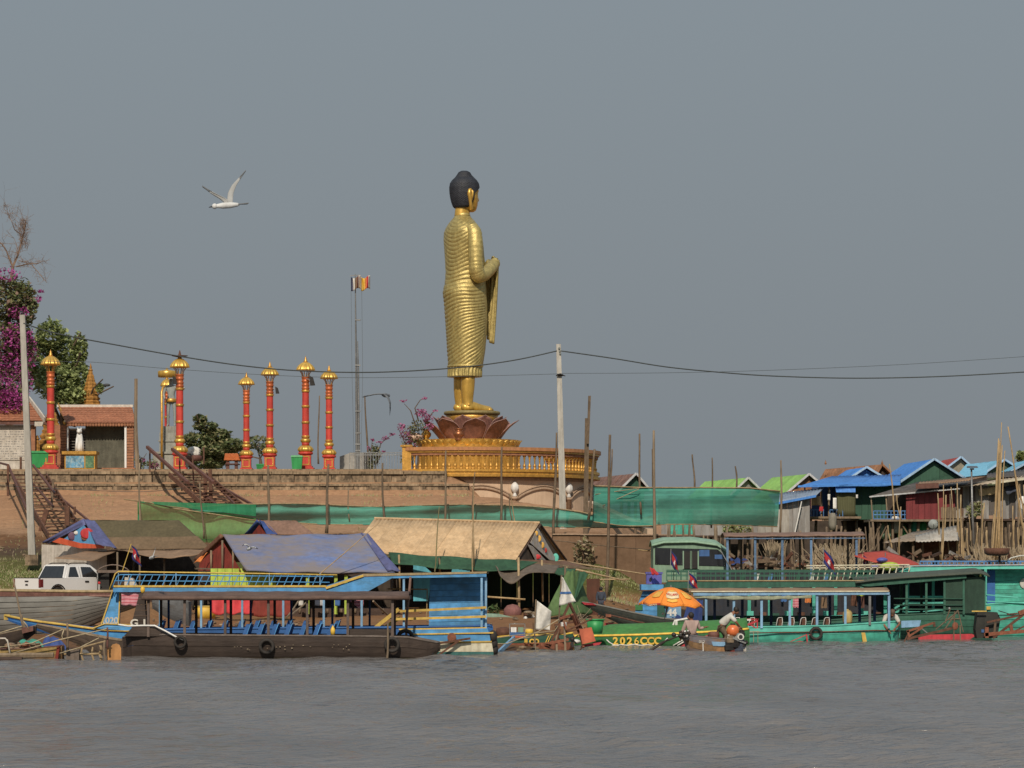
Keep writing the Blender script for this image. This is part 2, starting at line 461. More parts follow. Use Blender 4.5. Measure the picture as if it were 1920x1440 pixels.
nete_m = mat('bright_green_hem', '#23a26a', .8, 0, .15, .5, .2, '#1d7d55', .1, alpha=.9, trans=.3)
greencan = mat('dark_green_tarp', '#27583c', .8, 0, .3, 1.2, .4, '#183626', .4, 4)
greentent = mat('olive_green_tarp', '#56763f', .8, 0, .25, 1.2, .3, '#34542c', .4, 4)
carwhite = mat('car_white', '#f0efec', .3, 0, .02, 1, .05, '#a89c8c', 0, coat=.5, dust=0, streak=0, orand=0)
glass_d = mat('dark_glass', '#1b2026', .08, 0, .1, 1, 0, bump=0, spec=.8)
black = mat('black_plastic', '#1e1e20', .6, 0, .2, 3, .2, '#3a332d')
rubber = mat('rubber', '#2e2b2a', .8, 0, .25, 4, .4, '#4a443c', .4)
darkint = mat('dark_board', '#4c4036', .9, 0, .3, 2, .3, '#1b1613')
steel = mat('galvanised_steel', '#9a9c9c', .45, .6, .2, 2, .4, '#6f665a')
turq = mat('turquoise_paint', '#3fbfa6', .6, 0, .18, 1.3, .6, '#4a7f74', .3, 9, stretch=(.35, 1, 1), dr=(.46, .62), streak=.3)
turq2 = mat('light_turquoise_paint', '#58ccb8', .6, 0, .14, 1.3, .45, '#4c9484', .2, 9, stretch=(.35, 1, 1))
dgreen = mat('dark_green_paint', '#1f5a48', .6, 0, .22, 1.5, .35, '#173c32', .2, 9, stretch=(.4, 1, 1))
dgreen2 = mat('bottle_green_paint', '#2c6a56', .6, 0, .22, 1.5, .35, '#1a4638', .2, 9)
green_h = mat('grass_green_paint', '#2f7a40', .55, 0, .2, 1.2, .55, '#265a34', .2, 9)
redpaint = mat('hull_red_paint', '#cf3040', .6, 0, .2, 2, .35, '#7a2a2c', .2)
rust = mat('rust', '#96583e', .85, 0, .3, 5, .5, '#5c3423', .5, 20)
rust2 = mat('dark_rust', '#6c4533', .85, 0, .35, 5, .5, '#40281e', .5, 20)
orange_p = mat('orange_paint', '#c8623e', .7, 0, .12, 2, .2, '#8a4430')
umb_m = mat('orange_umbrella_cloth', '#ff9738', .7, 0, .05, 2, .05, '#c86a20', .1, trans=.12, dust=.02, streak=.05, k=1)
umb_red = mat('umbrella_red', '#c8302c', .7, 0, .1, 3, 0, trans=.1)
umb_wht = mat('umbrella_print_cream', '#f0dcae', .7, 0, .1, 3, 0)
umb_yel = mat('umbrella_print_yellow', '#f3b83a', .7, 0, .1, 3, 0)
redumb = mat('red_awning_cloth', '#d2503f', .8, 0, .12, 1, .15, '#a13c30', .15, trans=.2)
greenbin = mat('green_plastic', '#1f9a50', .45, 0, .08, 2, .1, '#176b3a', .05)
violet = mat('violet_plastic', '#6060b8', .5, 0, .1, 2, .1)
bluepl = mat('dark_blue_cloth', '#1e3f80', .8, 0, .25, 2, .2)
jerry = mat('jerrycan_yellow', '#c9b06a', .5, 0, .12, 3, .2)
sack = mat('white_sack', '#eae7de', .8, 0, .1, 4, .3, '#a39a86', .5, 8)
ink_blue = mat('printed_blue', '#3f74b4', .8, 0, .1, 4, .2)
leaf_g = mat('leaf_green', '#aab673', .6, 0, .35, 3, 0, bump=0, trans=.35, k=1)
leaf_d = mat('leaf_dark', '#6d7a4a', .6, 0, .35, 3, 0, bump=0, trans=.3, k=1)
leaf_o = mat('leaf_olive', '#969060', .7, 0, .35, 3, 0, bump=0, trans=.2, k=.8)
bloom = mat('magenta_bloom', '#c64fa6', .6, 0, .3, 3, 0, bump=0, trans=.3)
bloom_p = mat('pink_bloom', '#c46a9c', .6, 0, .3, 3, 0, bump=0, trans=.3)
bark = mat('bark', '#6d5a4a', .9, 0, .3, 4, .4, '#3f342a', .6)
twig_m = mat('dry_twig', '#8a705e', .9, 0, .3, 4, .3)
tile_r = mat('roof_tile_red', '#b0714f', .75, 0, .25, 2, .45, '#6e3d2a', .3)
tile_b = mat('roof_tile_brown', '#a2704c', .85, 0, .3, 3, .5, '#5e4432', .5, 9)
blueroof = mat('blue_roof_sheet', '#3d8be0', .5, 0, .08, .8, .15, '#3a6aa8', .1, 6)
cyanroof = mat('cyan_roof_sheet', '#76bfdf', .55, 0, .08, .8, .2, '#6c98a8', .1, 6)
limeroof = mat('lime_roof_sheet', '#90c45c', .55, 0, .07, .8, .12, '#6a9c40', .1, 6)
rustroof = mat('rusty_roof_sheet', '#7d584c', .8, 0, .35, 1.5, .6, '#a08c82', .3, 8)
brownroof2 = mat('brown_roof_sheet', '#9a7a5c', .8, 0, .3, 1.5, .5, '#5f483a', .3, 8)
redroof = mat('red_roof_sheet', '#a83e36', .6, 0, .15, 1.5, .3, '#6d332e', .2)
zinc = mat('old_zinc', '#9d9b98', .65, .2, .22, 1.3, .55, '#6c5d50', .3, 8, stretch=(1, 1, .3))
zincdark = mat('dark_zinc', '#625c58', .75, .1, .3, 1.3, .6, '#3a322c', .3, 8, stretch=(1, 1, .3))
zinclight = mat('light_zinc', '#b5b0a6', .7, .1, .2, 1.3, .5, '#80705f', .3, 8, stretch=(1, 1, .3))
greenwall = mat('green_metal_wall', '#2c5f4a', .65, 0, .12, .8, .25, '#1e4636', .2, 6)
redwall = mat('red_metal_wall', '#84262d', .6, 0, .14, 1.2, .3, '#5d1d22', .2)
bluewall = mat('navy_metal_wall', '#2c4a78', .7, 0, .2, 1, .4, '#20304a')
olivewall = mat('olive_blind', '#6a6c4a', .85, 0, .15, 1, .3, '#4c4a34', .3, 9, wave=('X', 3.0, '#5c5d40', .7))
trimblue = mat('light_blue_trim', '#a8cdee', .6, 0, .06, 2, .15)
trimwhite = mat('white_trim', '#cfd2d4', .6, 0, .08, 2, .25)
railblue = mat('rail_blue', '#4a86c4', .6, 0, .15, 3, .2)
palegreen = mat('pale_green_paint', '#88ab90', .55, 0, .1, .9, .25, '#6c8c74', .1)
skin = mat('skin', '#8d5b40', .6, 0, .08, 4, 0, bump=0)
shirt_p = mat('dusty_pink_shirt', '#c2a69c', .85, 0, .1, 5, .1, '#8f6c5a', .5, 9)
shirt_w = mat('white_shirt', '#d3d0c6', .85, 0, .08, 5, .1, '#9a968a', .5, 9)
trouser = mat('grey_brown_trousers', '#7c6a55', .9, 0, .15, 5, .2, bump=.5, bscale=9)
navy = mat('navy_cloth', '#3c4658', .9, 0, .15, 5, .2)
birdwhite = mat('feather_white', '#dfe0de', .7, 0, .05, 6, 0, bump=.1)
birdgrey = mat('feather_grey', '#7c8084', .7, 0, .1, 6, 0, bump=.1)
birddark = mat('feather_dark', '#3c4044', .7, 0, .1, 6, 0, bump=.1)
flag_b = mat('flag_blue', '#25307a', .8, 0, .1, 3, .05, trans=.2)
flag_r = mat('flag_red', '#c8242f', .8, 0, .1, 3, .05, trans=.2)
vinyl_o = mat('vinyl_orange', '#dd5a2c', .5, 0, .1, 2, .1)
vinyl_b = mat('vinyl_sky', '#5aa7dc', .5, 0, .1, 2, .1)
copper = mat('copper', '#b06a3e', .35, .7, .2, 3, .2, '#6a3c22')
sandstone = mat('ochre_stone', '#c28a35', .7, .15, .3, 4, .5, '#7a5020', .6, 12)
greystone = mat('grey_stone', '#9aa19d', .7, 0, .12, 3, .3, '#6e736f', .2)
railpale = mat('awning_post_blue', '#5c84ac', .6, 0, .2, 3, .4)
turq_scum = mat('scummed_turquoise', '#4a9a88', .75, 0, .25, 1.8, .8, '#5a5c44', .4, 9, stretch=(.3, 1, 1), dr=(.42, .6), streak=.3)
brown_scum = mat('wet_brown_hull', '#3a3029', .55, 0, .3, 1.6, .6, '#4c4a34', .5, 12, stretch=(.25, 1, 1), dr=(.42, .6))
# ================================================================ water and ground
def sstep(a, b, x):
 t = min(1, max(0, (x - a) / (b - a))); return t * t * (3 - 2 * t)
PL = [(-300, -3), (100, -3), (122, -.9), (128, .02), (140, .75), (150, 1.2), (160, 1.65), (165, 1.9), (168, 3.0), (172, 4.1), (177, 5.2), (189.5, 7.62), (190.4, 7.7), (192.0, 9.22), (4000, 9.3)]
PR = [(-300, -3), (130, -2.0), (150, -.7), (158, .1), (165, .8), (176, 1.9), (190, 3.0), (206, 4.4), (222, 6.2), (240, 7.4), (4000, 7.6)]
def prof(pl, y):
 for (a, za), (b, zb) in zip(pl, pl[1:]):
  if y <= b: return lerp(za, zb, (y - a) / (b - a))
 return pl[-1][1]
def ground_z(x, y):
 k_ = sstep(142, 148, y); t = sstep(lerp(.8, 4.6, k_), lerp(2.6, 9.5, k_), x - (y - 175) * .03 * k_)
 zl = prof(PL, y)
 zl = min(zl, lerp(9.4, 7.5, sstep(-2.95, -2.45, x)) - .9 * sstep(-2, 5, x))
 if x < -12.5 and 139.5 < y < 165: zl = max(zl, 1.66 * sstep(139.5, 143.5, y) * sstep(-13, -16.5, x))
 return lerp(zl, prof(PR, y), t)
ys = [-300, 0, 60, 100, 112] + [118 + i * 1.0 for i in range(47)] + [165 + i * .6 for i in range(52)] + [197 + i * 2 for i in range(30)] + [270, 300, 360, 500, 900, 1800, 4000]
xs = [-1500, -500, -150, -70, -45] + [-36 + i * .9 for i in range(81)] + [45, 70, 150, 500, 1500]
mb = MB(); vs = []
for y in ys:
 for x in xs:
  z = ground_z(x, y)
  if 100 < y < 300 and -50 < x < 50:
   z += (mnoise.noise(Vector((x * .35, y * .35, 0))) * .16 + mnoise.noise(Vector((x * 1.3, y * 1.3, 3))) * .07) * (0 if y > 189 and x < 6 else 1)
  vs.append((x, y, z))
n = len(xs)
mb.add(vs, [(j * n + i, j * n + i + 1, (j + 1) * n + i + 1, (j + 1) * n + i) for j in range(len(ys) - 1) for i in range(n - 1)])
def ground_mat():
 m = bpy.data.materials.new('river_bank'); m.use_nodes = True; t = m.node_tree; b = t.nodes['Principled BSDF']
 N, L = t.nodes.new, t.links.new
 tc = N('ShaderNodeTexCoord'); sp = N('ShaderNodeSeparateXYZ'); L(tc.outputs['Object'], sp.inputs[0])
 n1 = N('ShaderNodeTexNoise'); n1.inputs['Scale'].default_value = .45; n1.inputs['Detail'].default_value = 8; n1.inputs['Roughness'].default_value = .65
 L(tc.outputs['Object'], n1.inputs['Vector'])
 a = N('ShaderNodeMath'); a.operation = 'MULTIPLY_ADD'; a.inputs[1].default_value = 1.6; a.inputs[2].default_value = -.8
 L(n1.outputs['Fac'], a.inputs[0])
 s = N('ShaderNodeMath'); s.operation = 'ADD'; L(a.outputs[0], s.inputs[0]); L(sp.outputs[2], s.inputs[1])
 mr = N('ShaderNodeMapRange'); mr.inputs[1].default_value = 0; mr.inputs[2].default_value = 10; L(s.outputs[0], mr.inputs[0])
 cr = N('ShaderNodeValToRGB'); E = cr.color_ramp.elements
 stops = [(0, '#5a4636'), (.06, '#8c6648'), (.17, '#93704f'), (.21, '#6c6238'), (.28, '#55602c'), (.36, '#5d5a34'), (.43, '#57463a'), (.49, '#7a5a40'), (.53, '#a88669'), (.62, '#b58d6c'), (.78, '#ae8768'), (1, '#8c735a')]
 E[0].position = 0; E[1].position = 1
 for i, (p, h) in enumerate(stops):
  e_ = E[0] if i == 0 else (E[-1] if i == len(stops) - 1 else E.new(p)); e_.color = [v * .8 for v in lin(h)] + [1]
 L(mr.outputs[0], cr.inputs[0])
 n2 = N('ShaderNodeTexNoise'); n2.inputs['Scale'].default_value = 3.2; n2.inputs['Detail'].default_value = 9; n2.inputs['Roughness'].default_value = .75
 L(tc.outputs['Object'], n2.inputs['Vector'])
 m2 = N('ShaderNodeMapRange'); m2.inputs[1].default_value = .3; m2.inputs[2].default_value = .7; m2.inputs[3].default_value = .72; m2.inputs[4].default_value = 1.25
 L(n2.outputs['Fac'], m2.inputs[0])
 v = N('ShaderNodeVectorMath'); v.operation = 'SCALE'; L(cr.outputs[0], v.inputs[0]); L(m2.outputs[0], v.inputs['Scale'])
 L(v.outputs[0], b.inputs['Base Color']); b.inputs['Roughness'].default_value = .95; b.inputs['Specular IOR Level'].default_value = .15
 bp = N('ShaderNodeBump'); bp.inputs['Strength'].default_value = .6; bp.inputs['Distance'].default_value = .08
 L(n2.outputs['Fac'], bp.inputs['Height']); L(bp.outputs[0], b.inputs['Normal'])
 return m
tag(ob('ground', mb, ground_mat(), None, False, (0, 0, 0)), kind='structure')
def water_mat():
 m = bpy.data.materials.new('river_water'); m.use_nodes = True; t = m.node_tree; b = t.nodes['Principled BSDF']
 N, L = t.nodes.new, t.links.new
 tc = N('ShaderNodeTexCoord')
 n1 = N('ShaderNodeTexNoise'); n1.inputs['Scale'].default_value = .22; n1.inputs['Detail'].default_value = 5
 mp = N('ShaderNodeMapping'); mp.inputs['Scale'].default_value = (1, .35, 1); L(tc.outputs['Object'], mp.inputs[0]); L(mp.outputs[0], n1.inputs['Vector'])
 cr = N('ShaderNodeValToRGB'); cr.color_ramp.elements[0].position = .35; cr.color_ramp.elements[1].position = .7
 cr.color_ramp.elements[0].color = (.130, .121, .114, 1); cr.color_ramp.elements[1].color = (.182, .172, .166, 1)
 L(n1.outputs['Fac'], cr.inputs[0]); L(cr.outputs[0], b.inputs['Base Color'])
 b.inputs['Roughness'].default_value = .10; b.inputs['IOR'].default_value = 1.36
 hs = None
 for sc_, w_, st_ in ((4.5, 1.0, (.55, 1.5, 1)), (1.6, 1.8, (.4, 1.6, 1))):
  q = N('ShaderNodeTexNoise'); q.inputs['Scale'].default_value = sc_; q.inputs['Detail'].default_value = 4; q.inputs['Roughness'].default_value = .6
  mq = N('ShaderNodeMapping'); mq.inputs['Scale'].default_value = st_; mq.inputs['Rotation'].default_value = (0, 0, .15 * sc_)
  L(tc.outputs['Object'], mq.inputs[0]); L(mq.outputs[0], q.inputs['Vector'])
  k_ = N('ShaderNodeMath'); k_.operation = 'MULTIPLY'; k_.inputs[1].default_value = w_; L(q.outputs['Fac'], k_.inputs[0])
  if hs is None: hs = k_
  else:
   ad = N('ShaderNodeMath'); L(hs.outputs[0], ad.inputs[0]); L(k_.outputs[0], ad.inputs[1]); hs = ad
 bp = N('ShaderNodeBump'); bp.inputs['Strength'].default_value = 1.0; bp.inputs['Distance'].default_value = .10
 L(hs.outputs[0], bp.inputs['Height']); L(bp.outputs[0], b.inputs['Normal'])
 return m
wx = np.concatenate([[-1500, -300, -80, -40], np.arange(-24, 24.01, .11), [40, 80, 300, 1500]])
wy = np.concatenate([[-300, 0, 30, 42], 46 * np.exp(np.arange(0, 1.14, .0022)), [150, 175]])
GX, GY = np.meshgrid(wx, wy)
GZ = np.zeros_like(GX)
rs = np.random.RandomState(5)
for i in range(46):
 lam = 10 ** rs.uniform(-.35, .75); th = rs.normal(0, .55) + math.pi / 2 - .25; kk = 2 * math.pi / lam
 GZ += .0078 * lam ** .62 * np.sin(kk * (math.cos(th) * GX + math.sin(th) * GY) + rs.uniform(0, 6.28) + .8 * np.sin(GX * .31 + i))
GZ *= np.clip((GY - 42) / 4, 0, 1) * (np.abs(GX) < 30) * (GY < 148)
GZ *= .75 + .35 * np.sin(GX * .21 + .6) * np.sin(GY * .13)
W_, H_ = len(wx), len(wy)
me = bpy.data.meshes.new('water')
co = np.stack([GX, GY, GZ], -1).reshape(-1, 3)
ii = np.arange(H_ * W_).reshape(H_, W_)
q = np.stack([ii[:-1, :-1], ii[:-1, 1:], ii[1:, 1:], ii[1:, :-1]], -1).reshape(-1, 4)
me.vertices.add(len(co)); me.vertices.foreach_set('co', co.ravel())
me.loops.add(q.size); me.loops.foreach_set('vertex_index', q.ravel())
me.polygons.add(len(q)); me.polygons.foreach_set('loop_start', np.arange(0, q.size, 4)); me.polygons.foreach_set('loop_total', np.full(len(q), 4))
me.polygons.foreach_set('use_smooth', np.ones(len(q), bool))
me.update(calc_edges=True); me.materials.append(water_mat())
wob = bpy.data.objects.new('water', me); COL.objects.link(wob); wob['kind'] = 'structure'
# ================================================================ terrace edge
Df = 191.2
t = thing('retaining_wall', 'stained concrete retaining wall in stepped courses along the terrace edge', 'wall', (X(400, Df), Df, 7.5))
def course(x0, x1, py0, py1, D0, D1, n, m, name='concrete_block'):
 e = [x0 + (x1 - x0) * i / n + (R.uniform(-8, 8) if 0 < i < n else 0) for i in range(n + 1)]
 for a, b in zip(e, e[1:]):
  j = R.uniform(0, .05)
  ob(name, MB().box(X(a, D0) + .015, X(b, D0) - .015, D0 + j, D1, Zp(py1, D0), Zp(py0, D0) - R.uniform(0, .03)), m, t)
course(-80, 838, 883, 889, Df - .12, 193.2, 22, conc, 'coping_slab')
course(-80, 838, 889.4, 906, Df, 192.4, 26, conc2)
course(-80, 880, 906.4, 911, Df - .62, Df + .3, 20, conc, 'coping_slab')
course(-80, 878, 911.4, 931, Df - .55, Df + .2, 26, conc2)
mb = MB().box(X(-80, 193), X(770, 193) + 0, 193.25, 230, 9.0, 9.34)
tag(ob('terrace_paving', mb, conc, None), kind='structure')
t = thing('ramp_wall', 'tall bare mud brown concrete wall of the boat ramp below the round base', 'wall', (X(1140, 170), 170, 2))
e = [1036, 1088, 1140, 1192, 1243]
for i, (a, b) in enumerate(zip(e, e[1:])):
 top = [1003, 1003.5, 1004, 1004][i]
 bw = 6 if i == 3 else 0
 q = [P(a, top, 170), P(b - bw, top, 170), P(b + bw, 1100, 170), P(a, 1100, 170)]
 q[0].x += .01; q[3].x += .01
 ob('wall_panel', MB().prism(q, (0, .5, 0)), mat('ramp_concrete', '#7b5e45', .9, 0, .2, .6, .6, '#5c4632', .5, 5, streak=.06), t)
 ob('coping', MB().prism([P(a, top - 2.5, 169.9), P(b - bw, top - 2.5, 169.9), P(b - bw, top - .2, 169.9), P(a, top - .2, 169.9)], (0, .8, 0)), beige_trim, t)
solo('kerb_beam', MB().beam(P(1108, 944, 187), P(1222, 997, 172), .5, .28), beige, 'sloping beige kerb running down from the round base behind the net', 'kerb')
# ================================================================ round base with the statue
DB = 200.0; S = DB / F
CX = X(870, DB); RB = 240 * S
def onr(a, r, z): return Vector((CX + r * math.sin(a), DB - r * math.cos(a), z))
zf = Zp(893, 192)
t = thing('round_base_wall', 'round beige plaster base with scalloped relief under the balustrade', 'wall', (CX, DB, 4))
def arcwall(r0, r1, z0, z1, a0, a1, n=40):
 def fn(u, v): return onr(lerp(a0, a1, u), r0, lerp(z0, z1, v))
 mb = MB(); vs = []
 for i in range(n + 1):
  a = lerp(a0, a1, i / n); vs += [onr(a, r0, z0), onr(a, r0, z1), onr(a, r1, z1), onr(a, r1, z0)]
 fs = [(i * 4 + j, (i + 1) * 4 + j, (i + 1) * 4 + (j + 1) % 4, i * 4 + (j + 1) % 4) for i in range(n) for j in range(4)] + [(0, 1, 2, 3), (n * 4 + 3, n * 4 + 2, n * 4 + 1, n * 4)]
 return mb.add(vs, fs)
ob('plaster_wall', arcwall(RB, 2.0, 3.5, zf, math.radians(-30), math.radians(200), 90), beige, t, False)
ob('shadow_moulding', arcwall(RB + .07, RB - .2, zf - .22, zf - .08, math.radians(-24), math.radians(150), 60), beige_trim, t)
ra = math.radians
for k, a0 in enumerate((-7, 23, 53, 83)):
 pts = []
 for i in range(21):
  u = i / 20; pts.append(onr(ra(a0 + 1.6 + 26.8 * u), RB + .05, Zp(934, 192) + 1.0 * math.sin(math.pi * u) ** .8 * .62))
 for off, r_ in ((0, .085), (.16, .05)):
  ob('relief_arch', MB().tube([p + Vector((0, 0, off)) for p in pts], r_, 6), beige_trim, t, True)
for a in (23, 53, 83):
 c = onr(ra(a), RB + .1, Zp(934, 192))
 mb = MB().lathe([(.16, -1.5), (.16, -.05), (.22, -.03), (.22, .06), (.12, .1)], 12, c)
 ob('pilaster', mb, beige_trim, t, True)
 mb = MB().lathe([(.1, .1), (.14, .14), (.08, .28), (.08, .36), (.17, .42), (.24, .6), (.22, .78), (.12, .92), (.04, 1.0), (.0, 1.02)], 16, c, (6, .12))
 ob('lotus_bud_finial', mb, white_p, t, True)
t = thing('balustrade', 'gold turned balustrade around the platform of the tall statue', 'balustrade', (CX, DB, zf))
A0, A1 = ra(-23.5), ra(140); RBal = RB + .22
z1 = Zp(881, 191.8); z2 = Zp(852, 191.8); z3 = Zp(838, 191.8)
for nm, r_, za, zb, mm in (('base_cornice', RBal + .30, zf - .02, zf + .12, gold), ('base_step', RBal + .18, zf + .122, z1 - .10, gold), ('base_rail', RBal + .26, z1 - .098, z1 + .05, gold),
       ('frieze', RBal + .16, z2 - .04, z2 + .12, terracotta), ('rail_moulding', RBal + .24, z2 + .122, z2 + .24, gold), ('top_rail', RBal + .34, z2 + .242, z3, mat('coral_rail', '#c98a55', .6, .1, .15, 2, .3, '#8a5a3a'))):
 ob(nm, arcwall(r_, RBal - (r_ - RBal), za, zb, A0, A1, 80), mm, t)
h = z2 - .04 - (z1 + .05)
pf = [(.11, 0), (.11, .08), (.05, .11), (.09, .2), (.105, .27), (.06, .36), (.045, .42), (.045, .6), (.06, .72), (.05, .76), (.09, .8), (.05, .85), (.10, .92), (.11, .93), (.11, 1)]
mbb = MB().lathe([(r_, z * h) for r_, z in pf], 10)
nb = 66; first = None
for i in range(nb):
 a = lerp(A0 + .012, A1 - .01, i / (nb - 1)); p = onr(a, RBal, z1 + .05) - ORG[t.name]
 if first is None: first = ob('baluster', mbb, gold, t, True, (0, 0, 0)); first.location = p
 else: put('baluster', first, t, p)
for a in (-23.5,):
 p = onr(ra(a), RBal, 0)
 mb = MB().box(p.x - .32, p.x + .22, p.y - .3, p.y + .3, zf, z3 + .02)
 ob('corner_post', mb, gold, t)
 mb = MB().box(p.x - .42, p.x + .3, p.y - .38, p.y + .38, z3 + .02, z3 + .14).box(p.x - .38, p.x + .26, p.y - .34, p.y + .34, zf - .05, zf + .3)
 ob('post_capital', mb, gold, t)
tag(ob('platform_floor', MB().lathe([(RB - .1, z1 - .35), (RB - .1, z1 - .02)], 64, (CX, DB, 0)), beige, None, False, (CX, DB, 8)), kind='structure')
SX = X(881, DB)
t = thing('statue_pedestal', 'round gold pedestal tier with scalloped petals and brown lotus petals under the statue', 'pedestal', (SX, DB, z1))
zz = lambda py: Zp(py, DB)
ob('carved_drum', MB().lathe([(3.25, z1 - .02), (3.25, z1 + .3), (3.12, z1 + .35), (3.12, zz(850)), (3.3, zz(848)), (3.3, zz(840)), (3.1, zz(840)), (3.1, zz(826)), (2.0, zz(826))], 64, (SX - .1, DB, 0), (40, .03)), gold, t, False)
def petal(wd, ht, out, curl, nu=8, nv=6, th=.03):
 def fn(u, v):
  s = u * 2 - 1; ww = wd * math.sin(math.pi * (v * .86 + .14) ** .85) ** .55 if v < 1 else 0
  ww = wd * max(0, 1 - v ** 8) ** .5 * (.66 + .8 * v - .5 * v * v)
  r_ = out * (v ** .9) + curl * (v ** 3) - .28 * wd * (s * s) * (1 - v * .3)
  return Vector((r_, s * ww, ht * (v - .06 * s * s)))
 return fn
mbp = MB().grid(petal(.26, .48, .16, .12), 6, 5, (-.04, 0, -.01)); f0 = None
for i in range(44):
 a = 2 * math.pi * i / 44; p = Vector((SX - .1 + 3.12 * math.cos(a), DB + 3.12 * math.sin(a), zz(840.5))) - ORG[t.name]
 if f0 is None: f0 = ob('scallop', mbp, gold_smooth, t, True, (0, 0, 0)); f0.location = p; f0.rotation_euler = (0, 0, a)
 else: put('scallop', f0, t, p, a)
for ring, (r_, cnt, ph, wd, ht, out, curl) in enumerate(((1.85, 9, -math.pi / 2 + .13, .76, 1.30, .80, .42), (1.62, 10, -math.pi / 2 + .13 + math.pi / 10, .72, 1.52, .45, .25))):
 mbp = MB().grid(petal(wd, ht, out, curl), 10, 16, (-.05, 0, -.01)); f0 = None
 fr = petal(wd, ht, out, curl)
 for i in range(cnt):
  a = ph + 2 * math.pi * i / cnt; p = Vector((SX + r_ * math.cos(a), DB + r_ * math.sin(a), zz(827))) - ORG[t.name]
  if f0 is None:
   f0 = ob('lotus_petal', mbp, lotus_m, t, True, (0, 0, 0)); f0.location = p; f0.rotation_euler = (0, 0, a)
   rm = [fr(0, v / 16) for v in range(16)] + [fr(.5, 1.0)] + [fr(1, v / 16) for v in range(15, -1, -1)]
   rimo = ob('petal_rim', MB().tube(rm, .022, 5), lotus_rim, f0, True, (0, 0, 0))
  else:
   q = put('lotus_petal', f0, t, p, a); c = rimo.copy(); COL.objects.link(c); c.parent = q
ob('gold_drum', MB().lathe([(1.62, zz(828)), (1.62, zz(812)), (1.58, zz(790)), (1.66, zz(787)), (1.6, zz(783)), (1.64, zz(779))], 48, (X(885, DB), DB, 0)), gold, t, True)
ob('rim_slab', MB().lathe([(1.66, zz(778.8)), (1.76, zz(777)), (1.76, zz(772.5)), (1.68, zz(771.5)), (.02, zz(771.4))], 48, (X(885, DB), DB, 0)), mat('dull_gold', '#9c8a52', .6, .3, .2, 6, .4, '#5f5234'), t, True)
def urn(px, py, D, s_, label, m):
 mb = MB().lathe([(.0, 0), (.2, 0), (.24, .05), (.17, .12), (.3, .28), (.32, .42), (.22, .55), (.18, .6), (.27, .66), (.26, .7), (.1, .7), (0, .68)], 18, P(px, py, D))
 o = solo('offering_urn', mb, m, label, 'urn', None, True); o.scale = (s_,) * 3
urn(860, 826, 196.9, 1.05, 'copper incense urn in front of the lotus petals', copper)
urn(799, 826, 199.2, 1.0, 'small shiny gold urn left of the lotus petals', gold_smooth)
solo('lotus_flower_ornament', MB().lathe([(0, 0), (.2, .05), (.36, .2), (.42, .42), (.3, .36), (.26, .55), (.1, .5), (0, .6)], 16, P(778, 829, 198.9), (8, .25)), mat('pale_pink_stone', '#e6c0a8', .7, 0, .1, 3, .2), 'pale pink lotus flower ornament at left end of the gold tier', 'ornament', None, True)
# ================================================================ the tall gold statue
ALPHA = ra(28); fwd = Vector((math.cos(ALPHA), math.sin(ALPHA), 0)); nearv = Vector((math.sin(ALPHA), -math.cos(ALPHA), 0))
AX = X(870, DB)
def sp(px, py, l=0.0):
 "point at screen column px (of the statue's plane) and row py, l metres towards the near side"
 f = ((px - 870) * S - l * math.sin(ALPHA)) / math.cos(ALPHA)
 return Vector((AX, DB, zz(py))) + fwd * f + nearv * l
st = thing('standing_statue', 'very tall gold standing robed statue with black hair seen from behind facing right', 'statue', (AX, DB, zz(771)))
rows = [(404, 853, 881, .40), (409, 850, 884, .55), (414, 845, 889, .85), (420, 840, 893, 1.12), (428, 835, 898, 1.38), (436, 832, 902, 1.52), (450, 831.5, 905, 1.55),
  (470, 833, 907, 1.42), (490, 834.5, 909, 1.30), (510, 835.5, 910, 1.22), (530, 834, 911, 1.25), (545, 830.5, 912, 1.35), (552, 830, 912, 1.38), (565, 832, 913, 1.38),
  (600, 834.5, 914, 1.34), (630, 836.5, 912, 1.28), (655, 838, 910, 1.22), (675, 839.5, 907, 1.18), (688, 840, 905, 1.15)]
def loft(rows, n, step, disp=None, z_off=0):
 pys = np.arange(rows[0][0], rows[-1][0] + .01, step)
 ra_ = np.array(rows, float)
 mb = MB(); vs = []
 for py in pys:
  l_, r_, w_ = (np.interp(py, ra_[:, 0], ra_[:, i]) for i in (1, 2, 3))
  a = (r_ - l_) / 2 * S; cf = ((l_ + r_) / 2 - 870) * S / math.cos(ALPHA)
  d = math.sqrt(max(.02, a * a - (w_ * math.sin(ALPHA)) ** 2)) / math.cos(ALPHA)
  for k in range(n):
   ph = 2 * math.pi * k / n
   e_ = .9
   cx, sx = math.cos(ph), math.sin(ph)
   q = (abs(cx) ** (2 / e_ if False else 2) + abs(sx) ** 2) ** -.5
   dx = disp(ph, py) if disp else 0
   p = Vector((AX, DB, zz(py))) + fwd * (cf - (d + dx) * cx * q) + nearv * ((w_ + dx) * sx * q)
   vs.append(p)
 m_ = len(pys)
 fs = [(i * n + k, (i + 1) * n + k, (i + 1) * n + (k + 1) % n, i * n + (k + 1) % n) for i in range(m_ - 1) for k in range(n)]
 fs += [tuple(range(n)), tuple((m_ - 1) * n + k for k in range(n - 1, -1, -1))]
 return mb.add(vs, fs)
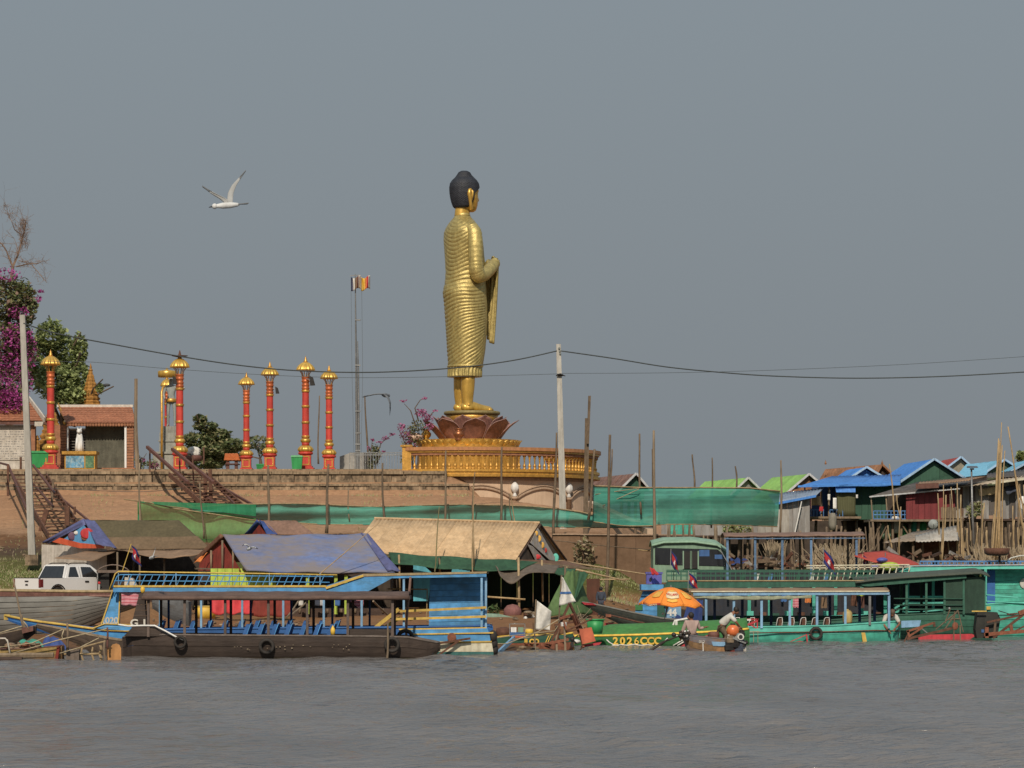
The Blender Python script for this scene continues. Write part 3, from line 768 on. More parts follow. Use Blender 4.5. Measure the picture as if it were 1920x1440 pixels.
def fold(ph, py):
 z = zz(py); ph2 = ph if ph < math.pi * 1.35 else ph - 2 * math.pi
 c = ph2 - .55
 up = sstep(470, 560, py)
 g_up = .62 * min(abs(c), 1.25) ** 1.7
 g_lo = .17 * (ph2 + .6) ** 2 * sstep(560, 640, py) + .25 * max(0, ph2 - .2)
 g = lerp(g_up, g_lo, up)
 sp_ = .25 + 0 * py
 q = (z - g) / sp_ + 1.0 * mnoise.noise(Vector((math.cos(ph) * .9, math.sin(ph) * .9, z * .4)))
 a = .058 * (1 - .45 * abs(math.sin(ph * 1.0 - .4)) * (1 - up)) * sstep(402, 425, py)
 if ph2 > 2.2: q = (ph2 * 5.0); a = .05
 s_ = abs(math.sin(math.pi * q)) ** .45; a *= .55 + .9 * abs(mnoise.noise(Vector((math.cos(ph) * 2, math.sin(ph) * 2, z * 1.1 + 7)))) * 1.6
 return a * (s_ - .8) 
ob('robe', loft(rows, 150, .8, fold), gold_robe, st, True)
def pleat(ph, py): return .035 * math.sin(ph * 26 + math.sin(py * .2)) + .02
ob('under_skirt', loft([(685, 841, 903, 1.08), (707, 840, 902.5, 1.08), (707.6, 845, 899, 1.0), (700, 848, 897, .9)][:3], 160, 2.0, pleat), gold_robe, st, True)
ob('hem_band', loft([(685.5, 838.5, 906, 1.2), (687.5, 838, 906.5, 1.22), (689, 839, 905, 1.18)], 90, .7), gold_robe, st, True)
ob('collar_fold', loft([(400, 854, 880, .42), (404, 852.5, 882, .47), (407, 854, 880, .42)], 60, .8), gold_robe, st, True)
ob('neck', loft([(382, 852, 881, .40), (392, 853.5, 880, .40), (405, 852, 881.5, .43)], 40, 1.0), gold_smooth, st, True)
def sleeve(side):
 L = 1.0 if side > 0 else -1.0
 if side > 0: pts = [sp(884, 428, 1.2), sp(890, 440, 1.45), sp(892, 462, 1.60), sp(892.5, 490, 1.66), sp(893.5, 510, 1.66), sp(898, 521, 1.6), sp(907, 517, 1.35), sp(917, 507, 1.0), sp(925, 497, .66), sp(929, 490, .5)]
 else: pts = [sp(884 - 30, 428, -1.2), sp(862, 440, -1.45), sp(862, 462, -1.6), sp(863, 490, -1.66), sp(864, 510, -1.66), sp(872, 521, -1.5), sp(890, 517, -1.2), sp(905, 507, -.7), sp(916, 497, -.25), sp(921, 489, .0)]
 rs_ = [.36, .44, .45, .43, .44, .45, .42, .38, .33, .30]
 P2 = []; R2 = []
 for i in range(len(pts) - 1):
  for j in range(10):
   tt = j / 10; P2.append(pts[i].lerp(pts[i + 1], tt)); R2.append(lerp(rs_[i], rs_[i + 1], tt) + .028 * abs(math.sin((i * 10 + j) * .95)) ** .5)
 P2.append(pts[-1]); R2.append(rs_[-1])
 for _ in range(3): P2 = [P2[0]] + [(P2[i - 1] + P2[i] * 2 + P2[i + 1]) / 4 for i in range(1, len(P2) - 1)] + [P2[-1]]
 return MB().tube(P2, R2, 24)
ob('sleeve', sleeve(1), gold_robe, st, True)
ob('sleeve', sleeve(-1), gold_robe, st, True)
def hand(c, dirv, side):
 "palm and five curled fingers"
 mb = MB(); d = dirv.normalized(); up = Vector((0, 0, 1)); lat = d.cross(up).normalized() * side; up = lat.cross(d) * side
 mb.tube([c - d * .25, c, c + d * .22, c + d * .4], [.18, .24, .25, .17], 12, sq=.6)
 for i, ln in enumerate((.30, .35, .33, .25)):
  b0 = c + d * .34 + up * (.17 - i * .11)
  mb.tube([b0, b0 + d * ln * .5 + lat * .04, b0 + d * ln * .75 + lat * .16, b0 + d * ln * .6 + lat * .28], [.06, .058, .052, .04], 7)
 b0 = c + d * .1 + up * .2
 mb.tube([b0, b0 + d * .14 + up * .12, b0 + d * .28 + up * .12 + lat * .06], [.07, .06, .045], 7)
 return mb
ob('hand', hand(sp(926, 491, .3), sp(928, 490, -.2) - sp(925, 491, .4), 1), gold_robe, st, True)
ob('hand', hand(sp(922, 490, .1), sp(926, 489, .4) - sp(922, 490, -.2), -1), gold_robe, st, True)
def drape(u, v):
 l = lerp(.75, -.35, u); w0 = 1 - .45 * v
 px = lerp(927, 921, v) + 2.0 * math.sin(u * 9 + v * 2); py = lerp(497, 634 + 10 * (1 - u), v)
 return sp(px + (l * w0) * 9, py, l * w0 + .05) + fwd * (.05 * math.sin(u * 24))
ob('hanging_cloth', MB().grid(drape, 40, 30, fwd * -.14), gold_robe, st, True)
def drape2(u, v):
 l = lerp(-.2, -1.2, u); py = lerp(500, 628 - 14 * u, v)
 return sp(lerp(921, 917, v) + l * 7, py, l * (1 - .3 * v)) + fwd * (.05 * math.sin(u * 22 + 1))
ob('hanging_cloth', MB().grid(drape2, 30, 24, fwd * -.14), gold_robe, st, True)
hr = [(340, 850, 889, .55), (346, 846, 896, .72), (352, 845, 897, .79), (362, 846, 897, .79), (372, 848, 896.5, .76), (380, 850, 896, .70), (388, 856, 894.5, .58), (394, 866, 892, .40), (397, 875, 888, .2)]
def face(ph, py):
 g = max(0, math.cos((ph - math.pi) * 1.0)); t_ = 0
 if abs(ph - math.pi) < .30: t_ += .15 * math.exp(-((py - 374) / 5.0) ** 2) * (1 - abs(ph - math.pi) / .30) + .05 * math.exp(-((py - 364) / 7.0) ** 2) * (1 - abs(ph - math.pi) / .30)
 t_ += .05 * math.exp(-((py - 384) / 2.2) ** 2) * max(0, 1 - abs(ph - math.pi) / .45)
 t_ += .05 * math.exp(-((py - 392) / 3.0) ** 2) * max(0, 1 - abs(ph - math.pi) / .4)
 t_ -= .07 * math.exp(-((py - 364) / 3.5) ** 2) * math.exp(-((abs(ph - math.pi) - .45) / .2) ** 2)
 t_ += .03 * math.exp(-((py - 358) / 2) ** 2) * math.exp(-((abs(ph - math.pi) - .5) / .4) ** 2)
 return t_
ob('head', loft(hr, 72, .8, face), gold_smooth, st, True)
hh = [(320.5, 865, 876, .18), (323, 860, 881, .34), (328, 857, 884, .42), (333, 853.5, 889, .52), (338, 848, 894, .70), (344, 844, 898, .82), (352, 842.5, 899.5, .87), (362, 843, 899, .88), (372, 844.5, 898, .85), (380, 846.5, 897, .80), (387, 849, 893, .70), (391, 852, 885, .52)]
def hair(ph, py):
 cut = sstep(342, 350, py); lim = lerp(2.75, 2.0, sstep(348, 366, py)); lim = lerp(lim, 1.75, sstep(370, 390, py))
 a = min(ph, 2 * math.pi - ph)
 inn = -.32 * sstep(lim - .12, lim + .08, a) * cut
 return inn + .022 * math.sin(ph * 30) * math.sin(py * 1.6) * (1 if inn > -.1 else 0)
ob('hair', loft(hh, 110, .7, hair), hair_m, st, True)
for sd in (1, -1):
 c0 = 882.5 if sd > 0 else 882.5 - 24
 pts = [sp(c0 + 1, 356, sd * .80), sp(c0 - 1.5, 359, sd * .86), sp(c0 - 2.5, 366, sd * .88), sp(c0 - 1, 374, sd * .86), sp(c0 + .2, 384, sd * .82), sp(c0 + 1.5, 394, sd * .78), sp(c0 + 2.5, 396, sd * .76)]
 mb = MB().tube(pts, [.07, .12, .13, .11, .10, .12, .06], 10)
 mb.tube([sp(c0 + 1, 357, sd * .8), sp(c0 + 4, 362, sd * .86), sp(c0 + 3, 370, sd * .85), sp(c0 + 2, 378, sd * .82)], [.06, .09, .08, .06], 8)
 ob('ear', mb, gold_smooth, st, True)
def leg(px, l):
 pts = [sp(px, 700, l), sp(px, 715, l), sp(px - .5, 730, l), sp(px - .8, 745, l), sp(px - .5, 755, l), sp(px, 764, l), sp(px + .3, 769, l)]
 mb = MB().tube(pts, [.44, .44, .42, .37, .33, .37, .42], 24)
 a = sp(px, 766, l)
 ft = [a + fwd * q + Vector((0, 0, hh_)) for q, hh_ in ((-.42, -.02), (-.3, .06), (0, .16), (.35, .12), (.75, .04), (1.15, -.02), (1.5, -.05), (1.72, -.07))]
 mb.tube(ft, [.14, .27, .36, .36, .31, .27, .24, .12], 20, sq=.8)
 mb.ell(sp(px + 2, 760, l + .31), .1)
 for i in range(5):
  b0 = a + fwd * (1.58 - i * .06) + nearv * (.2 - i * .1) * (1 if l > 0 else -1) * -1 + Vector((0, 0, -.06))
  mb.tube([b0, b0 + fwd * .2, b0 + fwd * (.32 - i * .02) + Vector((0, 0, -.03))], [.075, .075 - i * .005, .05], 8)
 return mb
ob('leg', leg(877.5, .52), gold_smooth, st, True)
ob('leg', leg(863.5, -.52), gold_smooth, st, True)
# ================================================================ red and gold lamp pillars
def pillar(H):
 o = thing('ornamental_pillar', 'x', 'pillar', (0, 0, 0), 'red and gold ornamental pillars along the terrace')
 q = lambda r_: r_ * H
 def lt(prof, n=20, fl=None): return MB().lathe([(q(a), q(b)) for a, b in prof], n, (0, 0, 0), fl)
 w1_ = q(.047)
 ob('plinth', MB().box(-q(.075), q(.075), -q(.075), q(.075), 0, q(.018)).box(-q(.06), q(.06), -q(.06), q(.06), q(.018), q(.034)), red_paint, o)
 ob('base_block', MB().box(-w1_, w1_, -w1_, w1_, q(.034), q(.128)), red_paint, o)
 fr = MB()
 for s_ in (-1, 1):
  for zz_ in (.046, .116): fr.box(-q(.036), q(.036), s_ * (w1_ + .012) - .012, s_ * (w1_ + .012) + .012, q(zz_) - .03, q(zz_) + .03)
  for xx in (-.032, .032): fr.box(q(xx) - .03, q(xx) + .03, s_ * (w1_ + .012) - .010, s_ * (w1_ + .012) + .010, q(.05), q(.112))
  fr.box(s_ * (w1_ + .012) - .012, s_ * (w1_ + .012) + .012, -q(.036), q(.036), q(.046) - .03, q(.046) + .03)
  fr.box(s_ * (w1_ + .012) - .012, s_ * (w1_ + .012) + .012, -q(.036), q(.036), q(.116) - .03, q(.116) + .03)
 ob('gold_frame', fr, gold, o)
 ob('skirt_moulding', lt([(.047, .128), (.064, .137), (.066, .15), (.056, .158)]), red_paint, o, True)
 ob('gold_bulb', lt([(.05, .155), (.062, .168), (.064, .182), (.052, .2), (.038, .212)], 60, (12, .12)), gold_smooth, o, True)
 ob('red_neck', lt([(.036, .21), (.032, .225), (.036, .238)]), red_paint, o, True)
 ob('small_bulb', lt([(.034, .238), (.043, .25), (.043, .262), (.033, .275)], 28, (12, .06)), gold_smooth, o, True)
 ob('shaft', lt([(.031, .274), (.0295, .70)], 16, (12, .04)), red_paint, o, False)
 for zz_ in (.29, .415, .555, .69): ob('gold_ring', lt([(.030, zz_ - .011), (.0375, zz_ - .008), (.033, zz_ - .002), (.040, zz_ + .006), (.030, zz_ + .011)]), gold, o, True)
 ob('capital', lt([(.030, .70), (.036, .715), (.031, .722), (.031, .735), (.037, .742), (.030, .75), (.030, .768), (.039, .775), (.032, .782), (.034, .806), (.04, .812), (.03, .814)]), mat('capital_red_gold', '#d06a2e', .45, .3, .25, 5, .3, '#a03422'), o, True)
 for k in range(6):
  a = k * math.pi / 3 + .3
  ob('strut', MB().tube([(q(.027) * math.cos(a), q(.027) * math.sin(a), q(.812)), (q(.036) * math.cos(a), q(.036) * math.sin(a), q(.845)), (q(.056) * math.cos(a), q(.056) * math.sin(a), q(.872))], q(.0042), 5), gold, o)
 ob('dome', lt([(.05, .866), (.074, .871), (.071, .882), (.066, .898), (.05, .92), (.03, .938), (.016, .944)], 70, (14, .16)), gold_smooth, o, True)
 ob('finial', lt([(.016, .943), (.02, .95), (.011, .956), (.014, .965), (.007, .971), (.009, .979), (.004, .986), (.001, 1.0)], 12), gold, o, True)
 return o
H0 = 6.0
pil = pillar(H0)
specs = [(617, 684, 885, 196, 'rightmost red and gold pillar of the row left of the flagpole'),
   (573, 667, 881, 198, 'tallest red and gold pillar, beside the green bin and carrying a box lamp'),
   (506, 677, 883, 197, 'red and gold pillar with a small speaker between the tallest pillar and the one by the orange shrine'),
   (462, 697, 884, 197, 'shortest red and gold pillar with white letters, right of the orange roofed shrine'),
   (337, 660, 884, 194.5, 'red and gold pillar with a flat dark saucer on its dome at the head of the stairs'),
   (95, 655, 880, 194.5, 'red and gold pillar in front of the left gold shrine beside a green bin')]
pobj = []
for i, (px, t0, b0, D, lab) in enumerate(specs):
 o = pil if i == 0 else dup(pil, (0, 0, 0))
 hgt = (b0 - t0) * D / F; s_ = hgt / H0
 o.location = P(px, b0, D); o.scale = (1.08 if px != 95 else 1.15, 1.08, s_) if False else (max(s_, .98), max(s_, .98), s_); o['label'] = lab; pobj.append(o); ORG[o.name] = P(px, b0, D)
o = dup(pil, P(313, 884, 206), 0, (.8, .8, 1.0), 'faded red and gold pillar behind the grey standing figure'); o.scale = (.85, .85, 6.3 / 6)
def lampbox(px, py, D, label, s_=1.0):
 c = P(px, py, D); t = thing('flood_lamp', label, 'lamp', c)
 ob('housing', MB().prism([c + Vector((-.1 * s_, 0, .3 * s_)), c + Vector((.12 * s_, 0, .18 * s_)), c + Vector((.25 * s_, 0, -.3 * s_)), c + Vector((-.05 * s_, 0, -.32 * s_))], (0, .3, 0)), black, t)
 ob('bracket', MB().beam(c + Vector((-.3 * s_, .1, .1)), c + Vector((.05, .1, .05)), .04), steel, t)
lampbox(583, 713, 197.6, 'dark box flood lamp on the right of the tallest pillar')
lampbox(518, 731, 196.8, 'small dark loudspeaker on a bracket halfway up the second pillar', .7)
lampbox(326, 712, 194.2, 'dark box flood lamp on the left of the pillar at the stair head', .8)
solo('saucer', MB().lathe([(0, 0), (.06, 0), (.06, .05), (.48, .14), (.5, .17), (.1, .2), (.02, .5), (0, .5)], 20, P(337, 672, 194.5)), rust2, 'flat dark saucer on top of the pillar dome at the stair head', 'saucer', None, True)
# ================================================================ pavilions
def tiled(parent, a, b, c, d, m, rows_=9):
 "roof slope of overlapping tile courses with rounded tile ends; a-b ridge, d-c eave"
 a, b, c, d = map(Vector, (a, b, c, d)); nrm = (b - a).cross(d - a).normalized(); nrm = nrm if nrm.z > 0 else -nrm
 L = (c - d).length
 for i in range(rows_):
  t0, t1 = i / rows_, (i + 1.25) / rows_ if i < rows_ - 1 else 1.0
  k = int(L / .22)
  def fn(u, v):
   p = a.lerp(b, u).lerp(d.lerp(c, u), t0 + (t1 - t0) * v)
   return p + nrm * (.02 + .045 * v + .02 * abs(math.sin(math.pi * u * k)))
  ob('tile_course', MB().grid(fn, k * 3, 1, nrm * -.04), m, parent)
Dp = 200
t = thing('pavilion', 'open pavilion with terracotta tile roof, brick piers and a grey stone back panel', 'pavilion', P(180, 880, Dp))
zg = Zp(880, 198)
x0, x1 = X(108, 198), X(248, 198)
a, b = P(110, 763, 200.5), P(247, 763, 200.5); c, d = P(253, 794, 198), P(124, 794, 198)
tiled(t, a, b, c, d, tile_r, 8)
tiled(t, b + Vector((0, 0, 0)), a, d + Vector((0, 2.8, 0)), c + Vector((-.25, 2.8, 0)), tile_r, 5)
ob('ridge_cap', MB().box(a.x - .1, b.x + .1, a.y - .13, a.y + .13, a.z - .02, a.z + .14), white_wall, t)
for i in range(24):
 u = (i + .5) / 24; p = d.lerp(c, u)
 ob('fringe_tile', MB().lathe([(.075, -.17), (.09, -.1), (.09, 0)], 8, p + Vector((0, 0, .0))), terracotta, t)
ob('fascia', MB().box(d.x + .05, c.x - .1, d.y + .1, d.y + .2, d.z - .13, d.z + .02), terracotta, t)
for s_, nm in ((a, d), (b, c)):
 ob('gable_end', MB().prism([s_ + Vector((.06, 0, -.1)), nm + Vector((.06 if s_ is b else .25, 0, -.1)), nm + Vector((-.2 if s_ is b else .25, 2.8, -.1))], (-.12, 0, 0)), terracotta, t)
ob('barge_ornament', MB().tube([a + Vector((-.02, -.1, .25)), a.lerp(d, .35) + Vector((.1, -.05, -.12)), a.lerp(d, .7) + Vector((.1, -.05, -.08)), d + Vector((-.1, -.1, .0)), d + Vector((-.18, -.1, .12))], [.03, .07, .07, .08, .03], 6), gold, t)
top = d.z - .1
for k, (pa, pb) in enumerate(((112, 127), (236, 250))):
 n_ = 16; pw = MB()
 for i in range(n_):
  z_a = lerp(zg, top, i / n_) + .012; z_b = lerp(zg, top, (i + 1) / n_) - .012
  ob('pier_block', MB().box(X(pa, 198), X(pb, 198) - (.08 if k == 0 else 0), 198.1, 198.6, z_a, z_b), terracotta, t)
ob('side_panel', MB().box(X(100, 198), X(112, 198) - .01, 198.3, 202.6, zg, top), terracotta, t)
ob('door_frame', MB().box(X(127, 198) - .06, X(127, 198) + .02, 198.05, 198.3, zg, top), white_p, t)
ob('door_frame', MB().box(X(235, 198) - .06, X(236, 198) + .03, 198.05, 198.3, zg, top), white_p, t)
ob('stone_panel', MB().box(X(160, 199), X(236, 199), 199.0, 199.2, zg, top), mat('carved_slate', '#6b6a5a', .85, 0, .2, 1.2, .6, '#47463c', .8, 16), t)
for i in range(10):
 z_ = lerp(zg + .9, top - .1, i / 10)
 ob('louvre', MB().beam((X(128, 199), 199.1, z_), (X(160, 199), 199.1, z_), .12, .05), mat('louvre_grey', '#77736a', .7, 0, .15, 2, .3), t)
ob('floor_slab', MB().box(X(104, 198), X(254, 198), 197.6, 203, zg - .1, zg + .08), terracotta, t)
ob('back_wall', MB().box(X(112, 203), X(250, 203), 202.6, 202.8, zg + .09, top), darkint, t)
t = thing('notice_pavilion', 'white notice wall under a red tile roof at the left edge', 'pavilion', P(20, 880, 196))
a, b = P(-70, 750, 198.5), P(52, 750, 198.5); c, d = P(80, 790, 196), P(-90, 790, 196)
tiled(t, a, b, c, d, tile_r, 9)
tiled(t, b, a, d + Vector((0, 5, 0)), c + Vector((0, 5, 0)), tile_r, 5)
ob('gable_end', MB().prism([b + Vector((0, 0, -.06)), c + Vector((-.3, .1, -.06)), c + Vector((-.3, 5, -.06))], (-.12, 0, 0)), terracotta, t)
ob('barge_board', MB().beam(b + Vector((.06, -.05, .1)), c + Vector((.12, 0, .1)), .1, .3), white_wall, t)
ob('eave_bracket', MB().prism([c + Vector((-.5, .02, -.02)), c + Vector((.05, .02, -.02)), c + Vector((-.05, .02, -.3)), c + Vector((-.5, .02, -.3))], (0, .3, 0)), white_wall, t)
ob('fascia', MB().box(d.x, c.x - .55, 196.05, 196.2, d.z - .2, d.z - .02), maroon, t)
def notice_mat():
 m = mat('notice_wall', '#cfc6b8', .85, 0, .12, 1.2, .45, '#9a8d7a'); t_ = m.node_tree; b_ = t_.nodes['Principled BSDF']
 N, L = t_.nodes.new, t_.links.new
 src = b_.inputs['Base Color'].links[0].from_socket
 tc = N('ShaderNodeTexCoord'); mp_ = N('ShaderNodeMapping'); mp_.inputs['Scale'].default_value = (9, 1, 3.2); L(tc.outputs['Object'], mp_.inputs[0])
 n_ = N('ShaderNodeTexNoise'); n_.inputs['Scale'].default_value = 1.6; n_.inputs['Detail'].default_value = 3; L(mp_.outputs[0], n_.inputs[0])
 wv = N('ShaderNodeTexWave'); wv.bands_direction = 'Z'; wv.inputs['Scale'].default_value = 2.1; L(tc.outputs['Object'], wv.inputs[0])
 g1 = N('ShaderNodeMath'); g1.operation = 'GREATER_THAN'; g1.inputs[1].default_value = .5; L(n_.outputs['Fac'], g1.inputs[0])
 g2 = N('ShaderNodeMath'); g2.operation = 'GREATER_THAN'; g2.inputs[1].default_value = .55; L(wv.outputs['Fac'], g2.inputs[0])
 g3 = N('ShaderNodeMath'); g3.operation = 'MULTIPLY'; L(g1.outputs[0], g3.inputs[0]); L(g2.outputs[0], g3.inputs[1])
 g4 = N('ShaderNodeMath'); g4.operation = 'MULTIPLY'; g4.inputs[1].default_value = .75; L(g3.outputs[0], g4.inputs[0])
 mx = N('ShaderNodeMix'); mx.data_type = 'RGBA'; L(g4.outputs[0], mx.inputs[0]); L(src, mx.inputs[6]); mx.inputs[7].default_value = (.16, .15, .15, 1)
 L(mx.outputs[2], b_.inputs['Base Color']); return m
zt_ = c.z - .2
ob('wall', MB().box(X(-80, 196.5), X(58, 196.5), 196.5, 196.8, Zp(880, 196), zt_), white_wall, t)
ob('inscription_panel', MB().box(X(-78, 196.5), X(47, 196.5), 196.44, 196.49, Zp(862, 196), zt_ - .15), notice_mat(), t)
ob('corner_pier', MB().box(X(58, 196.5) + .01, X(66, 196.5), 196.4, 196.9, Zp(880, 196), zt_), terracotta, t)
ob('back_wall', MB().box(X(-80, 200), X(58, 200), 200.5, 200.8, Zp(880, 196), zt_), white_wall, t)
def stupa(px, py0, py1, D, wpx, label, m, tiers=13):
 c = P(px, py1, D); H = (py1 - py0) * D / F; r0 = wpx / 2 * D / F
 t = thing('stupa', label, 'stupa', c)
 z = 0
 for i in range(tiers):
  u = i / tiers; r_ = r0 * (1 - u) ** .8 * (1 if i % 2 == 0 else .93) + .03; hh_ = H * .86 / tiers
  n_ = 16
  prof_ = [(r_, 0), (r_ * 1.06, hh_ * .3), (r_ * 1.08, hh_ * .55), (r_ * .92, hh_ * .7), (r_ * .9, hh_)]
  ob('tier', MB().lathe([(a_, z + b_) for a_, b_ in prof_], n_, (c.x, c.y, c.z), (8, .16)), m, t); z += hh_
 ob('spire', MB().lathe([(.12, z), (.16, z + .06), (.06, z + .14), (.09, z + .2), (.02, z + H * .12), (0, z + H * .14)], 10, (c.x, c.y, c.z)), m, t, True)
stupa(170, 680, 790, 212, 44, 'ochre gold tiered stupa spire rising behind the open pavilion', sandstone, 14)
stupa(97, 745, 880, 203, 62, 'ochre gold tiered shrine tower behind the leftmost pillar', sandstone, 12)
stupa(70, 815, 880, 197, 16, 'small ochre gold stupa behind the green bin at the left', sandstone, 6)
t = thing('altar_plinth', 'painted altar plinth with gold rim and blue landscape panels', 'plinth', P(149, 880, 196))
xa, xb = X(121, 196), X(178, 196)
ob('plinth_block', MB().box(xa, xb, 196, 197.2, Zp(880, 196), Zp(852, 196)), gold, t)
ob('plinth_top', MB().box(xa - .15, xb + .1, 195.85, 197.35, Zp(852, 196), Zp(846, 196)), gold, t)
pm = mat('painted_landscape', '#4b8cae', .6, 0, .5, 2.2, .8, '#cfd8cc', 0, k=.9)
ob('painted_panel', MB().box(xa + .08, xa + 1.2, 195.96, 195.99, Zp(877, 196), Zp(855, 196)), pm, t)
ob('painted_panel', MB().box(xa + 1.28, xb - .06, 195.96, 195.99, Zp(877, 196), Zp(855, 196)), mat('painted_greenery', '#3e7050', .6, 0, .5, 3, .8, '#94a878', 0), t)
c = P(149, 846, 196.6)
mb = MB().lathe([(.0, 0), (.26, 0), (.28, .2), (.25, .55), (.2, .85), (.17, 1.02), (.13, 1.1)], 14, c)
mb.tube([c + Vector((-.16, -.22, 0)), c + Vector((-.15, -.24, .4)), c + Vector((-.12, -.2, .8))], [.08, .07, .07], 8)
mb.tube([c + Vector((.16, -.22, 0)), c + Vector((.15, -.24, .4)), c + Vector((.12, -.2, .8))], [.08, .07, .07], 8)
mb.ell(c + Vector((0, -.06, 1.22)), (.17, .2, .17)); mb.ell(c + Vector((0, -.24, 1.18)), (.09, .12, .09))
mb.ell(c + Vector((-.1, -.02, 1.38)), (.045, .03, .08), 6, 5); mb.ell(c + Vector((.1, -.02, 1.38)), (.045, .03, .08), 6, 5)
solo('animal_figure', mb, white_p, 'white sitting animal figure on the painted altar plinth', 'statue', None, True)
t = thing('figure_pedestal', 'tall stepped grey pedestal behind the stair head', 'pedestal', P(320, 884, 203))
D = 203
for nm, w_, p0, p1 in (('plinth', 60, 884, 852), ('step', 66, 852, 848), ('shaft', 38, 848, 812), ('band', 42, 829, 826), ('cap', 36, 812, 800)):
 hw = w_ / 2 * D / F; c = P(320, 884, D)
 ob(nm, MB().box(c.x - hw, c.x + hw, D - hw, D + hw, Zp(p0, D) + .003, Zp(p1, D)), mat('pedestal_grey', '#a5a59a', .85, 0, .1, 1.5, .3), t)
def skinmesh(nodes, edges, rad, sub=1):
 me_ = bpy.data.meshes.new('body'); me_.from_pydata([tuple(v) for v in nodes], edges, []); o_ = bpy.data.objects.new('body', me_); COL.objects.link(o_)
 md = o_.modifiers.new('s', 'SKIN'); md.use_smooth_shade = True
 me_.update()
 for i, r_ in enumerate(rad): me_.skin_vertices[0].data[i].radius = (r_, r_) if not isinstance(r_, tuple) else r_
 me_.skin_vertices[0].data[0].use_root = True
 o_.modifiers.new('u', 'SUBSURF').levels = sub; o_.modifiers['u'].render_levels = sub
 bpy.context.view_layer.update(); dg = bpy.context.evaluated_depsgraph_get()
 out = bpy.data.meshes.new_from_object(o_.evaluated_get(dg)); bpy.data.objects.remove(o_)
 mb = MB(); mb.add([v.co.copy() for v in out.vertices], [tuple(p.vertices) for p in out.polygons]); bpy.data.meshes.remove(out)
 return mb
BN = ['pel', 'chest', 'neck', 'head', 'top', 'shl', 'ell', 'hal', 'shr', 'elr', 'har', 'hipl', 'knl', 'fol', 'tol', 'hipr', 'knr', 'for', 'tor']
BE = [(0, 1), (1, 2), (2, 3), (3, 4), (1, 5), (5, 6), (6, 7), (1, 8), (8, 9), (9, 10), (0, 11), (11, 12), (12, 13), (13, 14), (0, 15), (15, 16), (16, 17), (17, 18)]
BR = [.13, .14, .06, .085, .07, .07, .048, .035, .07, .048, .035, .09, .06, .045, .035, .09, .06, .045, .035]
c = P(321, 800, 203); sc_ = 3.15 / 1.75
pose = dict(pel=(0, 0, .95), chest=(0, 0, 1.3), neck=(0, 0, 1.48), head=(0, 0, 1.6), top=(0, 0, 1.7), shl=(-.19, 0, 1.4), ell=(-.27, -.05, 1.13), hal=(-.2, -.2, .95), shr=(.19, 0, 1.4), elr=(.36, -.05, 1.28), har=(.5, -.2, 1.36),
   hipl=(-.1, 0, .88), knl=(-.11, -.02, .48), fol=(-.12, 0, .06), tol=(-.12, -.16, .03), hipr=(.1, 0, .88), knr=(.13, -.06, .48), tor=(.13, -.16, .03))
pose['for'] = (.13, 0, .06)
figm = skinmesh([c + Vector(pose[k]) * sc_ for k in BN], BE, [r_ * sc_ for r_ in BR], 2)
fg = thing('standing_figure', 'pale grey standing deity figure on the stepped grey pedestal', 'statue', c)
ob('body', figm, greystone, fg, True)
ob('sash', MB().lathe([(.33, 1.55), (.36, 1.6), (.33, 1.75), (.3, 1.78)], 14, c), gold, fg, True)
t = thing('ceremonial_parasol', 'gold flat topped parasol on a bent gold pole beside the grey figure', 'parasol', P(303, 884, 201.5))
ob('pole', MB().tube([P(303, 884, 201.5), P(303.5, 800, 201.5), P(303, 735, 201.5), P(305, 727, 201.7), P(310, 723, 202)], .075, 8), gold, t, True)
ob('canopy', MB().lathe([(.56, -.15), (.58, .2), (.52, .26), (.1, .32), (.03, .45)], 32, P(313, 703, 202.6)), gold_smooth, t, True)
def bin_(px, py0, py1, D, wpx, label):
 c = P(px, py1, D); H = (py1 - py0) * D / F; w_ = wpx / 2 * D / F
 t = thing('wheeled_bin', label, 'bin', c, 'green wheeled bins on the terrace')
 def bx(z0, z1, a, b): 
  vs = [c + Vector((sx * (a if z == z0 else b), sy * (a if z == z0 else b) * .9, z)) for z in (z0, z1) for sx, sy in ((-1, -1), (1, -1), (1, 1), (-1, 1))]
  return MB().add(vs, [(3, 2, 1, 0), (4, 5, 6, 7), (0, 1, 5, 4), (1, 2, 6, 5), (2, 3, 7, 6), (3, 0, 4, 7)])
 ob('bin_body', bx(.06, H * .88, w_ * .78, w_ * .95), greenbin, t)
 ob('lid', bx(H * .885, H, w_ * 1.05, w_ * .9), greenbin, t)
 for s_ in (-1, 1): ob('wheel', MB().tube([c + Vector((s_ * w_ * .6 - .03, w_ * .7, .09)), c + Vector((s_ * w_ * .6 + .03, w_ * .7, .09))], .09, 10), rubber, t)
bin_(76, 846, 879, 194.6, 36, 'wide green bin beside the leftmost pillar')
bin_(557, 854, 883, 196.6, 22, 'green wheeled bin beside the tallest pillar')
bin_(489, 870, 884, 199, 17, 'low green bin between two pillars, half hidden by the terrace edge')
t = thing('spirit_shrine', 'small shrine with an orange tile roof on red posts', 'shrine', P(436, 884, 199))
a, b, c, d = P(422, 851, 199.6), P(446, 851, 199.6), P(450, 864, 198.8), P(420, 864, 198.8)
tiled(t, a, b, c, d, mat('orange_tile', '#d9742c', .7, 0, .15, 3, .2), 5)
tiled(t, b, a, d + Vector((0, 1.6, 0)), c + Vector((0, 1.6, 0)), MATS['orange_tile'], 3)
for px in (427, 443):
 for dd in (199, 200): ob('shrine_post', MB().box(X(px, dd) - .1, X(px, dd) + .1, dd - .1, dd + .1, Zp(884, 199), Zp(864, 199)), maroon, t)
ob('shelf', MB().box(X(423, 199), X(447, 199), 198.8, 200.2, Zp(871, 199), Zp(869, 199)), maroon, t)
t = thing('stone_table', 'dark red round table near the stair head', 'table', P(360, 884, 198))
